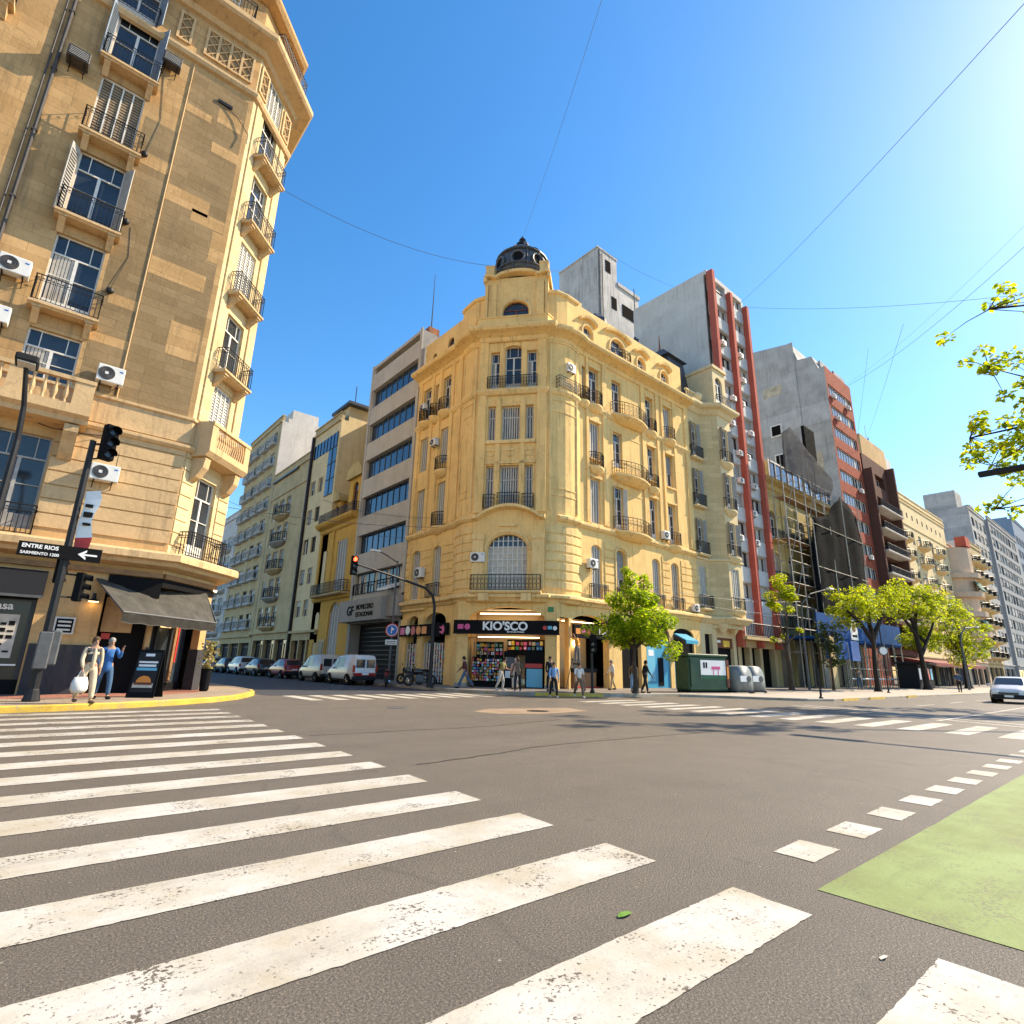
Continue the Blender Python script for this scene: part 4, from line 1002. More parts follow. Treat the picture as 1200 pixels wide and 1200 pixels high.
hs = [(1.3, 4.9, 0, 4.6, .6), (6.2, 8.3, 0, 4.5, .6), (8.9, 11.7, 0, 4.4, .5), (12.2, 14.9, 0, 4.4, .5)]
pm = MB('yellow'); pm.wall(1.15, 15.9, .1, 5.3, hs, .5); FR.build(pm, 'wall')
m = MB('interior'); m.prism([(22.6, 36.0), (22.6, 30.2), (24.3, 28.2), (25.9, 26.3), (39.8, 26.3), (39.8, 36)], .1, 5.2); Yb.world(m, 'shop_interior')
plain('shop_wall', (.62, .45, .25), .8); plain('shop_light', (1, .8, .5), .5, 0, .5, 2.8, (1, .78, .5))
# shop rooms
m = MB('shop_wall'); m.quad((0, 2.2, .1), (4.6, 2.2, .1), (4.6, 2.2, 4.8), (0, 2.2, 4.8)); m.quad((0, .7, .15), (4.6, .7, .15), (4.6, 2.2, .15), (0, 2.2, .15)); m.mat('concrete_grey'); m.quad((0, .7, 4.75), (0, 2.2, 4.75), (4.6, 2.2, 4.75), (4.6, .7, 4.75)); m.mat('shop_wall')
m.quad((-.02, .7, .1), (-.02, 2.2, .1), (-.02, 2.2, 4.8), (-.02, .7, 4.8)); m.quad((4.62, .7, .1), (4.62, .7, 4.8), (4.62, 2.2, 4.8), (4.62, 2.2, .1))
m.mat('shop_light'); m.box(.4, 4.2, 1.1, 1.35, 4.5, 4.56); m.box(.4, 4.2, .75, .9, 3.05, 3.1); FK.build(m, 'shop_room')
m = MB('shop_wall'); m.quad((.3, 2.0, .1), (4.9, 2.0, .1), (4.9, 2.0, 4.5), (.3, 2.0, 4.5)); m.quad((.3, .5, .15), (4.9, .5, .15), (4.9, 2, .15), (.3, 2, .15)); m.mat('shop_light'); m.box(1.6, 4.5, .9, 1.1, 4.2, 4.25); FR.build(m, 'shop_room')
for F, a, b in ((FK, -.93, 5.5),):
    m = MB('black'); m.box(a, b, -.22, -.03, 3.25, 4.02); m.mat('charcoal'); m.box(a - .02, b + .02, -.24, -.02, 3.2, 3.25); sg = F.build(m, 'shop_sign')
    KX = text_mesh("KIO'SCO", .68, 'letter_white', .022, .02, 1.04)
    put(KX, 'lettering', sg, (2.25, -.24, 3.655)); put(text_mesh('abierto las 24 horas', .13, 'letter_white', .004, .008), 'lettering', sg, (2.9, -.24, 3.345))
m = MB('black'); m.box(1.4, 5.6, -.22, -.03, 3.15, 3.95); sg2 = FR.build(m, 'shop_sign'); put(text_mesh('ICE', .5, 'letter_white', .012, .02), 'lettering', sg2, (4.0, -.24, 3.6)); put(text_mesh('CREAM', .5, 'letter_white', .012, .02), 'lettering', sg2, (5.0, -.24, 3.58))
m = MB('black'); m.box(.2, 6.2, -.3, -.13, 3.2, 3.95); sg3 = FL.build(m, 'shop_sign')
def stickers(sg, x0, x1, y, z, n, seed, cols=('red', 'sky_sticker', 'letter_white', 'pink', 'orange', 'black')):
    rr = random.Random(seed); m = MB('red')
    for k in range(n):
        m.mat(rr.choice(cols)); x = x0 + (x1 - x0) * (k + .5) / n; w = (x1 - x0) / n * .42
        if rr.random() < .5: m.disc((x, y, z + rr.uniform(-.05, .05)), (0, -1, 0), w, .008 + .002 * k, 14)
        else: m.box(x - w, x + w, y - .006 - .002 * k, y, z - w * .8, z + w * .8)
    m.build('logo_panel', sg)
plain('sky_sticker', (.12, .45, .62), .5); plain('pink', (.65, .08, .25), .5); plain('orange', (.75, .25, .03), .5)
stickers(sg, -.7, .15, -.225, 3.62, 2, 1, ('pink', 'sky_sticker')); stickers(sg, 4.5, 5.4, -.225, 3.62, 3, 2, ('red', 'sky_sticker', 'letter_white', 'pink')); stickers(sg2, 1.5, 3.0, -.225, 3.55, 3, 6); stickers(sg3, .3, 6.0, -.305, 3.56, 8, 9)
# goods on display, counter, fridges
def goods(F, u0, u1, z0, z1, y, nx, nz, seed, name='goods_rack'):
    rr = random.Random(seed); m = MB('black'); m.box(u0, u1, y, y + .3, z0 - .3, z1 + .08)
    cols = ['red', 'pink', 'orange', 'yellow_bright', 'sky_sticker', 'letter_white', 'blue', 'green_sign', 'wood', 'curtain']
    for i in range(nx):
        for j in range(nz):
            jx = rr.uniform(-.3, .3); a = u0 + (u1 - u0) * (i + .1 + max(0, jx)) / nx; b = u0 + (u1 - u0) * (i + .95 + min(0, jx)) / nx; c = z0 + (z1 - z0) * (j + .04) / nz; d = c + (z1 - z0) / nz * rr.uniform(.55, .95)
            if rr.random() < .02: continue
            m.mat(rr.choice(cols)); yy = y - rr.uniform(.04, .16); m.box(a, b, yy, y, c, d)
            if rr.random() < .6: m.mat(rr.choice(cols)); m.box(a + (b - a) * .2, b - (b - a) * .2, yy - .004, yy, c + (d - c) * .25, c + (d - c) * .7)
    return F.build(m, name)
goods(FK, .2, 2.05, .5, 1.8, .25, 12, 8, 4)
goods(FK, .35, 2.0, 2.0, 2.7, .6, 7, 3, 5); goods(FK, 2.1, 4.4, 2.35, 2.9, 1.6, 9, 2, 15)
goods(FL, .95, 2.25, .5, 2.7, .25, 6, 8, 6); goods(FL, 3.2, 5.5, .4, 2.8, .3, 9, 9, 7)
m = MB('frame_white')
for k in range(8): m.box(3.2 + .3 * k, 3.26 + .3 * k, .0, .06, .25, 2.7)
for k in range(4): m.box(.95 + .35 * k, 1.01 + .35 * k, .0, .06, .25, 2.7)
FL.build(m, 'shop_grille')
m = MB('black'); m.box(2.1, 2.75, .5, 1.1, .15, 2.25); m.mat('letter_white'); m.box(2.2, 2.72, .48, .5, .7, 1.1); m.mat('iron_grey'); m.box(2.2, 2.7, .48, .5, 1.3, 1.9); FK.build(m, 'drinks_fridge')
m = MB('black'); m.box(3.4, 4.5, .5, 1.1, .15, 2.2); m.mat('sky_sticker'); m.box(3.5, 4.45, .45, .5, .2, 1.25); m.mat('red'); m.box(3.4, 4.45, .44, .5, 1.3, 1.55); FK.build(m, 'ice_cream_freezer')
m = MB('black_gloss')
for k in range(4): m.box(.3 + k * .42, .34 + k * .42, .2, .26, 1.8, 2.75)
FK.build(m, 'display_frame')
m = MB('wood'); m.box(2.4, 4.4, .7, 1.3, .15, 1.1); m.mat('charcoal'); m.box(2.35, 4.45, .65, 1.35, 1.1, 1.35); m.mat('red'); m.box(2.3, 4.5, .6, .7, .15, .25); FR.build(m, 'counter')
m = MB('lamp_glow'); m.ball((3.6, 1.7, 2.9), .28, 10, 6, (1.2, .3, .9)); m.mat('black'); m.box(3.5, 3.7, 1.55, 1.6, 2.85, 2.95); FR.build(m, 'neon_sign')
plain('turquoise', (.015, .30, .48), .5)
m = MB('turquoise'); m.box(8.9, 11.7, .1, .25, .15, 3.4); m.mat('black'); m.box(10.3, 10.9, .06, .1, .3, 2.2); m.mat('sky_sticker'); m.box(9.0, 9.9, .05, .1, .6, 3.0); m.mat('letter_white'); m.box(9.15, 9.75, .04, .05, 2.3, 2.7); m.mat('turquoise'); m.box(12.2, 14.9, .1, .25, .15, 2.0); m.mat('black'); m.box(12.2, 14.9, .15, .3, 2.0, 4.4); m.box(6.2, 8.3, .3, .4, .15, 4.5); m.box(8.9, 11.7, .3, .4, 3.0, 4.4); FR.build(m, 'shop_front')
m = MB('turquoise'); m.xprism([(-.02, 4.0), (-1.0, 3.5), (-1.0, 3.25), (-.95, 3.25), (-.95, 3.45), (-.02, 3.9)], 12.3, 13.9); FR.build(m, 'awning')
m = MB('frame_white')
m = MB('turquoise'); m.box(5.75, 6.1, -.09, -.04, 4.35, 4.6); FK.build(m, 'street_number') if False else None
m = MB('green_sign'); m.box(4.8, 5.15, -.07, -.03, 4.55, 4.85); FK.build(m, 'number_plate')
ac_unit(FK, .42, 7.55, 'white air conditioner left of the arched corner window on the yellow building', .9, .6)
ac_unit(FR, 3.1, 7.6, 'white air conditioner on the yellow avenue facade near the rounded corner', .8, .6)
ac_unit(FR, 1.1, 20.9, 'white round fan air conditioner high on the rounded yellow corner, right of the centre bay', .75, .65)
ac_unit(FR, 11.5, 10.9, 'white air conditioner beside a curved balcony at the right end of the yellow facade', .75, .6)
ac_unit(FR, 15.0, 5.75, 'white air conditioner above the turquoise awning on the yellow facade', .7, .55)
ac_unit(FL, 3.2, 16.9, 'white air conditioner above a small balcony on the yellow side street face', .7, .55)
ac_unit(FL, 2.4, 7.2, 'white air conditioner low on the yellow side street face, behind the signal arm', .8, .7)
ac_unit(FL, 1.3, 20.4, 'small air conditioner below the cornice at the far end of the yellow side face', .6, .5)
# ------------------------------------------------------------------ other buildings
def generic(name, label, origin, deg, width, H, depth, wall, side, rows, cols, wk, balc=None, ground=4.0, gmat='charcoal', trim=None, dep=.28, roofbox=None, gholes=None, group=None, bands=None, cat='building', seed=1, sides='both'):
    """terraced building: front facade with openings, party walls, roof parapet, ground floor openings"""
    b = Bld(name, label, cat, origin[0], origin[1], group); F = b.face(origin[0], origin[1], deg); rr = random.Random(seed)
    trim = trim or wall
    hs = [(a, c, z0, z1) for z0, z1 in rows for a, c in cols]
    gh = gholes if gholes is not None else [(.6 + (width - 1) * k / 3, .3 + (width - 1) * (k + 1) / 3, .15, ground - .7) for k in range(3)]
    m = MB(wall); m.wall(0, width, ground, H, hs, dep); m.mat(trim)
    for z in (bands or []): m.box(0, width, -.12, 0, z, z + .22)
    F.build(m, 'wall')
    m = MB(trim); m.wall(0, width, 0, ground, gh, .5); m.box(0, width, -.3, 0, ground - .02, ground + .2); F.build(m, 'wall')
    m = MB(gmat)
    for a, c, z0, z1 in gh:
        m.mat('glass' if rr.random() < .6 else gmat); m.quad((a, .45, z0), (c, .45, z0), (c, .45, z1), (a, .45, z1))
        m.mat('frame_dark'); m.box(a, a + .08, .38, .45, z0, z1); m.box(c - .08, c, .38, .45, z0, z1); m.box(a, c, .38, .45, z1 - .5, z1 - .42); m.box((a + c) / 2 - .04, (a + c) / 2 + .04, .39, .45, z0, z1 - .5)
    F.build(m, 'shop_front')
    m = MB(side); e = dep + .02
    m.box(.0, width, e + .45, depth, 0, H - .25); 
    for x0, x1 in ((0, .3), (width - .3, width)): m.box(x0 + .001, x1 - .001, .001, e + .45, 0, H)
    m.box(.0, .25, e + .45, depth, H - .25, H + .6); m.box(width - .25, width, e + .45, depth, H - .25, H + .6); F.build(m, 'party_wall')
    m = MB(trim); m.box(0, width, .0, .3, H, H + .75); m.box(-.03, width + .03, -.1, .33, H + .75, H + .9); m.box(0, width, -.16, 0, H - .1, H + .12); F.build(m, 'parapet')
    if roofbox:
        m = MB(side)
        for (a, c, y0, y1, z) in roofbox: m.box(a, c, y0, y1, H - .2, H + z)
        F.build(m, 'rooftop_house')
    for z0, z1 in rows:
        for a, c in cols:
            k = rr.choice(wk); F.place(win(round(c - a, 2), round(z1 - z0, 2), k[0], k[1], k[2] if len(k) > 2 else 'frame_white', f=rr.choice([.3, .55, .8])), 'window', (a + c) / 2, 0, z0)
            if balc and balc.get('every'):
                w = c - a + balc.get('ov', .4)
                balcony(F, (a + c) / 2, z0 - .02, w, balc['d'], balc.get('kind', 'flat'), balc.get('mat', trim), balc.get('h', 1.), balc.get('fancy', 0), balc.get('sp', .2), balc.get('rmat', 'iron'), r=balc.get('r', .016))
    b.F = F; b.H = H; return b
WK = [('french', 'shutter_grey'), ('roller', 'shutter_grey'), ('slats', 'shutter_grey'), ('half', 'shutter_grey')]
WS = [('sash', 'shutter_grey', 'frame_dark'), ('sash', 'shutter_grey'), ('roller', 'shutter_white'), ('roller', 'shutter_grey')]

# modern concrete ribbon-window building on the side street (Y 36.3..45.2)
G = Bld('ribbon_window_building', 'modern office building with beige concrete bands and ribbon windows, beside the domed corner building', 'building', 20.6, 45.2)
F = G.face(20.6, 45.2, -90); GW = 8.95
heads = [8.6, 11.95, 15.4, 18.9, 22.4, 25.9]
hs = [(.45, GW - .5, z - 1.8, z) for z in heads] + [(.45, GW - .35, 26.9, 28.2)]
m = MB('concrete_band'); m.wall(0, GW, 6.4, 28.45, hs, 1.0)
for x0, x1 in ((0, .3), (GW - .35, GW)): m.box(x0, x1, -.12, 0, 6.4, 28.6)
for z in heads: m.box(.3, GW - .35, -.08, 0, z, z + 1.66)
m.box(.3, GW - .35, -.08, 0, 28.2, 28.5); F.build(m, 'wall')
m = MB('concrete_grey'); m.box(0, GW, 1.3, 16, 0, 28.3); m.box(0, .3, .0, 1.3, 4.4, 28.4); m.box(GW - .3, GW, 0, 1.3, 4.4, 28.4); F.build(m, 'party_wall')
for i, z in enumerate(heads): F.place(win(GW - .95, 1.8, 'blue' if i > 0 else 'sash', 'shutter_grey', 'frame_dark' if i < 3 else 'iron_grey'), 'window', GW / 2 - .02, .12, z - 1.8)
m = MB('glass'); m.quad((.45, 1.25, 26.9), (GW - .35, 1.25, 26.9), (GW - .35, 1.25, 28.2), (.45, 1.25, 28.2)); F.build(m, 'window')
put(rail(((-4, 0), (4, 0)), .55, .5, .02), 'railing', G.e, F.pt(GW / 2, .1, 26.9) - G.o, F.a)
m = MB('charcoal'); m.box(.5, GW - .4, .9, 1.1, 0, 4.4); m.mat('concrete_grey'); m.box(0, .5, -.05, 1.2, 0, 4.4); m.box(GW - .4, GW, -.05, 1.2, 0, 4.4)
for k in range(12): m.mat('frame_dark'); m.box(.5, GW - .4, .84, .9, .2 + .35 * k, .24 + .35 * k)
F.build(m, 'garage_door')
m = MB('concrete_grey'); m.box(-.1, GW - 1.6, -.9, 0, 4.5, 6.2); m.box(-.1, GW, 0, 1.2, 4.4, 6.4); m.box(GW - 1.6, GW, -.5, 0, 4.7, 6.2); sg = F.build(m, 'shop_sign')
put(text_mesh('GF', 1.0, 'black', .02, .02), 'lettering', sg, (2.1, -.91, 5.3)); put(text_mesh('MOVILCERO', .52, 'black', .012, .02), 'lettering', sg, (4.6, -.91, 5.55)); put(text_mesh('ESTACIONAR', .48, 'black', .01, .02), 'lettering', sg, (4.6, -.91, 4.98))
m = MB('ac_white'); m.xprism([(-.05, 7.2), (-1.0, 6.75), (-1.0, 6.6), (-.05, 7.0)], GW - 2.4, GW - .7); F.build(m, 'awning')
o = put(rail(((-3.7, 0), (-3.7, -.05), (3.7, -.05), (3.7, 0)), .9, .5, .025), 'railing', G.e, F.pt(4.2, -.05, 6.75) - G.o, F.a)
m = MB('iron'); m.tube([(21.5, 36.6, 28.4), (21.5, 36.6, 34.5)], [.06, .02], 5); m.mat('rust'); m.box(21.2, 22.2, 36.4, 37.3, 28.4, 29.1); G.world(m, 'antenna')

# small ornate yellow house
stucco('deep_yellow', (.62, .36, .085), .12, .35)
Hs = Bld('ornate_narrow_house', 'narrow deep yellow house with two domed dormers, left of the ribbon window office building', 'building', 20.6, 53.4)
F = Hs.face(20.6, 53.4, -90); w = 8.15
m = MB('deep_yellow'); m.wall(0, w, 0, 7.0, [(3.9, 6.2, .2, 6.5, 1.1), (.9, 1.7, 3.8, 5.8, .4), (.8, 1.9, .3, 3.0)], .4); m.wall(0, w, 7.0, 14.0, [(1.1, 2.1, 7.6, 11.6), (4.2, 6.4, 7.5, 12.2)], .35)
for a, b in ((0, .5), (2.9, 3.4), (w - .6, w)): m.box(a, b, -.1, 0, 7.3, 13.4)
m.mat('olive_cream'); m.box(0, w, -.25, 0, 0, 3.6) if False else None
F.build(m, 'wall')
ledge(Hs, [(20.6, 53.4), (20.6, 45.25)], [(0, 13.3), (.15, 13.4), (.2, 13.7), (.6, 13.9), (.75, 14.1), (.75, 14.3), (0, 14.4)], 'deep_yellow'); ledge(Hs, [(20.6, 53.4), (20.6, 45.25)], [(0, 6.7), (.2, 6.8), (.3, 7.1), (0, 7.2)], 'deep_yellow', 'ledge')
for a, b, z, r in ((4.6, 7.4, 18.2, 1.2), (1.3, 2.9, 16.6, .7)):
    c = (a + b) / 2; m = MB('deep_yellow'); m.wall(a, b, 14.3, z, [(c - .55, c + .55, 14.6, z - .5, .5)], .3, .4); m.box(a, b, .8, 3.5, 14.3, z)
    for x in (a, b): m.quad((x, .4, 14.3), (x, .9, 14.3), (x, .9, z), (x, .4, z))
    n = 10; m.mat('olive_cream')
    for k in range(n):
        q0, q1 = math.pi * k / n, math.pi * (k + 1) / n; R0 = (b - a) / 2 + .2
        x0, x1 = c - R0 * math.cos(q0), c - R0 * math.cos(q1); t0, t1 = z + r * math.sin(q0), z + r * math.sin(q1)
        m.loft([[(x0, 3.5, z - .1), (x0, .05, z - .1), (x0, .05, t0 + .12), (x0, 3.5, t0 + .12)], [(x1, 3.5, z - .1), (x1, .05, z - .1), (x1, .05, t1 + .12), (x1, 3.5, t1 + .12)]][::-1])
    F.build(m, 'dormer'); F.place(win(1.1, round(z - .5 - 14.6, 2), 'half', fr='wood_red'), 'window', c, .4, 14.6)
put(rail(((-3.9, 0), (-3.9, -.5), (3.9, -.5), (3.9, 0)), .9, .2, .016, 2), 'railing', Hs.e, F.pt(w / 2, 0, 14.35) - Hs.o, F.a)
balcony(F, 4.4, 7.2, 6.8, .9, 'flat', 'cream_dirty', 1., 2, .22, r=.016)
F.place(win(1., 4., 'half'), 'window', 1.6, 0, 7.6); F.place(win(2.2, 4.7, 'slats', 'shutter_grey'), 'window', 5.3, 0, 7.5); F.place(win(2.3, 6.3, 'slats', 'shutter_grey'), 'window', 5.05, .05, .2); F.place(win(.8, 2., 'half', fr='wood_red'), 'window', 1.3, 0, 3.8); F.place(win(1.1, 2.7, 'slats', 'shutter_grey'), 'door', 1.35, 0, .3)
m = MB('cream_dirty'); m.box(2.2, 3.7, -.06, 0, 0, 3.3); m.mat('frame_dark'); m.box(2.5, 3.4, -.1, -.06, 1.0, 3.0); F.build(m, 'notice_board')
m = MB('deep_yellow'); m.box(0, w, .85, 14, 0, 14.2); F.build(m, 'party_wall')

# cream building with glazed top behind it
Gb = generic('glazed_top_building', 'tall cream building with a blue glazed upper corner, behind the narrow deep yellow house', (20.6, 58.6), -90, 7.0, 25.4, 18, 'cream', 'cream', [(z, z + 1.6) for z in (5.6, 8.8, 12.0, 15.2, 18.4)], [(.5, 1.8), (2.6, 3.8)], WS, gmat='stone_dark', trim='cream_dirty')
F = Gb.F
m = MB('glass_blue'); m.box(.5, 6.6, -.04, .0, 22.6, 24.2); m.box(4.6, 6.6, -.04, 0, 17.5, 22.6); m.mat('frame_dark')
for k in range(8): m.box(.5 + .86 * k, .56 + .86 * k, -.09, -.04, 22.6, 24.2)
for z in (17.5, 19.2, 20.9, 22.6): m.box(4.6, 6.6, -.09, -.04, z, z + .07)
m.box(5.55, 5.65, -.09, -.04, 17.5, 22.6); F.build(m, 'glazing')
m = MB('cream'); m.box(7.0, 13.35, 3.0, 14, 14, 26.0); m.mat('slate'); m.box(3.0, 7.5, .4, 5, 27.2, 27.5); m.mat('cream'); m.box(3.4, 6.7, .8, 2.95, 25.45, 27.2); F.build(m, 'rear_wing')
m = MB('iron'); m.tube([(22.2, 52.5, 27.4), (22.2, 52.5, 30)], .05, 5); m.tube([(23.5, 49.5, 26), (23.5, 49.5, 29)], .04, 5); Gb.world(m, 'antenna')
m = MB('ac_white'); m.lathe([(.05, 0), (.9, .25), (1.1, .5)], 14, (0, 0, 0)); o = m.build('satellite_dish', Gb.e, (2.8, -8.6, 27.0)); o.rotation_euler = (R(70), 0, R(20))
m = MB('iron'); m.tube([(20.45, 58.55, 0), (20.45, 58.55, 25.4)], .18, 6); Gb.world(m, 'drainpipe')

# building with dark rounded balconies
Cb = generic('rounded_balcony_building', 'old beige apartment house with dark rounded balconies under a mansard, mid side street', (20.6, 71.2), -90, 12.4, 23.2, 16, 'cream_dirty', 'cream', [(z, z + 2.3) for z in (4.9, 8.1, 11.3, 14.5, 17.7)], [(1.0, 2.6), (3.4, 5.0), (5.8, 7.2)], WK, ground=4.2, gmat='stone_dark', bands=[20.6], seed=3)
for k, z in enumerate((4.9, 8.1, 11.3, 14.5, 17.7)):
    balcony(Cb.F, 5.3, z, 4.2, 1.0, 'curved', 'concrete_grey' if k % 2 else 'cream_dirty', 1., 1, .25, 'iron_grey', r=.03)
m = MB('slate'); m.xprism([(0, 23.2), (-.25, 23.0), (-.25, 22.8), (1.5, 25.2), (3, 25.4), (3, 23.2)], 0, 8.6); Cb.F.build(m, 'roof')
# tall building with pale party wall
Tb = generic('pale_party_wall_building', 'tall building with a blank pale party wall rising above the rounded balcony house', (20.6, 85.4), -90, 14.0, 31.8, 18, 'cream_dirty', 'party_white', [(z, z + 1.8) for z in (5, 8, 11, 14, 17, 20, 23, 26, 29)], [(1, 3), (4, 6), (7.5, 9.2), (10.4, 12.6)], WS, {'every': 1, 'd': .6, 'kind': 'flat', 'mat': 'panel_grey', 'rmat': 'panel_grey', 'sp': .5, 'r': .05}, gmat='stone_dark', roofbox=[(3, 10, 8, 16, 3.5), (8, 13, 1.5, 5, 2.4)], seed=5)
Wb = generic('white_balcony_building', 'white apartment block with rounded white balconies, far down the side street', (20.6, 98), -90, 12.4, 21.5, 15, 'party_white', 'party_white', [(z, z + 2) for z in (4.8, 7.8, 10.8, 13.8, 16.8)], [(1, 3.2), (4.4, 6.8), (8, 10.6)], WS, {'every': 1, 'd': 1.3, 'kind': 'curved', 'mat': 'party_white', 'rmat': 'white_paint', 'sp': .25, 'r': .04}, gmat='stone_dark', seed=6)
Mh = generic('mansard_house', 'low dark house with a red mansard roof near the far end of the side street', (20.6, 108), -90, 9.8, 10.2, 14, 'far_grey', 'far_grey', [(4.9, 7.1), (7.6, 9.6)], [(1, 2.4), (4, 5.4), (7, 8.6)], WK, gmat='stone_dark', seed=8)
m = MB('brick_red'); m.xprism([(0, 10.9), (-.3, 10.6), (1.4, 14.2), (9, 14.4), (9, 10.9)], 0, 9.8); Mh.F.build(m, 'roof')
y = 108.
for i, (wd, h, mat, lab) in enumerate([(14, 20, 'party_white', 'distant pale block past the red mansard house on the side street'), (18, 27, 'pinkish', 'distant pinkish tower, second past the red mansard house'), (22, 22, 'concrete_grey', 'distant grey block, third past the red mansard house'), (30, 30, 'cream', 'distant cream tower closing the end of the side street')]):
    y += wd; generic('distant_building', lab, (20.6, y), -90, wd, h, 15, mat, mat, [(z, z + 1.8) for z in [4.8 + 3 * k for k in range(int((h - 6) / 3))]], [(1 + 3.6 * k, 3 + 3.6 * k) for k in range(int((wd - 1) / 3.6))], WS, gmat='stone_dark', seed=20 + i)

# ------------------------------------------------------------------ avenue row to the right of the domed building
# cream bow-fronted house
Cw = Bld('bow_front_building', 'cream block-jointed house with a projecting bay and slate mansard, right of the yellow domed building', 'building', 42.6, 24)
F = Cw.face(39.9, 24, 0); FBW = Cw.face(43.0, 22.9, 0)
rz = [(6.4, 9.6), (10.8, 13.6), (14.9, 18.0), (19.2, 22.3)]
m = MB('cream_joint'); m.wall(0, 1.9, 5.4, 24.2, [(.45, 1.4, a, b) for a, b in rz], .3); F.build(m, 'wall')
m = MB('cream_joint')
bp = [(41.8, 24.0), (42.05, 23.5), (42.4, 23.15), (43.0, 22.9)]
FD = Cw.face(41.8, 24.0, math.degrees(math.atan2(-1.1, 1.2))); L = math.hypot(1.1, 1.2); m.wall(0, L, 5.4, 24.2, [], .2); FD.build(m, 'wall')
m = MB('cream'); m.wall(0, 2.2, 5.4, 24.2, [(.35, 1.6, a, b) for a, b in rz], .3); m.mat('cream_joint'); m.quad((2.2, 0, 5.4), (2.2, 1.1, 5.4), (2.2, 1.1, 24.2), (2.2, 0, 24.2)); FBW.build(m, 'wall')
pth = [(39.9, 24.0), (41.8, 24.0), (43.0, 22.9), (45.2, 22.9), (45.2, 24.0)]
for prof, nm in (([(0, 5.0), (.1, 5.05), (.3, 5.3), (.4, 5.4), (.4, 5.55), (0, 5.65)], 'ledge'), ([(0, 10.1), (.12, 10.15), (.12, 10.3), (0, 10.35)], 'ledge'), ([(0, 23.3), (.1, 23.35), (.3, 23.7), (.6, 23.85), (.7, 24.0), (.7, 24.2), (0, 24.3)], 'cornice')): ledge(Cw, pth, prof, 'cream', nm)
m = MB('cream'); m.wall(0, 5.4, 0, 5.4, [(.6, 1.7, .15, 4.2), (2.4, 4.9, .15, 4.0)], .4); m.mat('black'); m.box(2.4, 4.9, .3, .4, .15, 4.0); m.box(.6, 1.7, .3, .4, .15, 4.2); m.mat('wood_red'); m.box(2.4, 4.9, .1, .3, 3.2, 4.0); m.mat('yellow_bright'); m.box(3.4, 4.4, .05, .1, 3.3, 3.8); m.mat('letter_white'); m.box(2.5, 3.0, .05, .1, 3.6, 3.8); F.build(m, 'shop_front')
m = MB('cream')
for x in (42.6, 44.4): m.lathe([(.05, 4.2), (.25, 4.5), (.42, 4.8), (.5, 5.05)], 10, (x, 23.6, 0))
m.prism([(42.0, 24), (43.0, 23.1), (45.0, 23.1), (45.1, 24)], 4.7, 5.05); Cw.world(m, 'bracket')
m = MB('cream'); m.prism([(39.95, 24.5), (41.9, 24.35), (43.1, 23.3), (45.1, 23.3), (45.4, 24.5), (45.4, 36), (39.95, 36)], 5.1, 24.2); Cw.world(m, 'party_wall')
for a, b in rz:
    F.place(win(.95, round(b - a, 2), 'french_sh' if a > 10 else 'slats', 'shutter_grey'), 'window', .92, 0, a); balcony(F, .92, a - .25, 1.6, .45, 'flat', 'cream', 1.0, 0, .13, r=.016)
    FBW.place(win(1.25, round(b - a, 2), 'slats' if a < 10 else 'french_sh', 'shutter_grey'), 'window', .97, 0, a); balcony(FBW, .97, a - .25, 1.9, .5, 'curved' if a < 20 else 'flat', 'cream', 1.0, 0, .13, r=.016)
m = MB('cream'); m.wall(0, 2.2, 24.3, 28.2, [(.4, 1.6, 24.7, 27.4, .6)], .3, .1); m.quad((0, .1, 24.3), (0, 4, 24.3), (0, 4, 28.2), (0, .1, 28.2)); m.quad((2.2, .1, 24.3), (2.2, 4, 24.3), (2.2, 4, 28.2), (2.2, .1, 28.2)); m.box(.02, 2.18, .45, 3.98, 24.3, 28.08)
m.box(-.12, 2.32, -.05, 4, 28.1, 28.4); FBW.build(m, 'dormer'); FBW.place(win(1.2, 2.7, 'half'), 'window', 1., .1, 24.7)
put(rail(((-.9, 0), (-.9, -.4), (.9, -.4), (.9, 0)), 1., .15, .014, 1), 'railing', Cw.e, Vector((44.0, 22.9, 24.3)) - Cw.o)
m = MB('slate'); m.loft([[(40.2, 25.0, 24.2), (43.2, 25.0, 24.2), (43.2, 30, 24.2), (40.2, 30, 24.2)], [(40.5, 25.9, 29.6), (43.0, 25.9, 29.6), (43.0, 29.4, 29.6), (40.5, 29.4, 29.6)], [(40.2, 25.6, 29.7), (43.3, 25.6, 29.7), (43.3, 29.7, 29.7), (40.2, 29.7, 29.7)], [(41.2, 26.8, 31.0), (42.3, 26.8, 31.0), (42.3, 28.5, 31.0), (41.2, 28.5, 31.0)]])
m.mat('rust'); m.tube([(41.7, 27.5, 31), (41.7, 27.5, 33)], [.12, .03], 6); m.box(38.2, 39.7, 27.5, 29.0, 24.3, 30.6); m.mat('slate'); m.lathe([(.16, 30.6), (.12, 31.6)], 8, (38.5, 28, 0)); m.lathe([(.16, 30.6), (.12, 32.0)], 8, (39.4, 28.4, 0)); Cw.world(m, 'roof')
m = MB('cream'); 
for k in range(6): m.lathe([(.06, 24.3), (.1, 24.6), (.05, 24.9), (.07, 25.2)], 6, (40.1 + .3 * k, 24.0, 0))
m.box(39.95, 41.8, 23.9, 24.1, 25.2, 25.35); m.ball((41.7, 23.9, 25.0), .45, 10, 6); Cw.world(m, 'parapet')

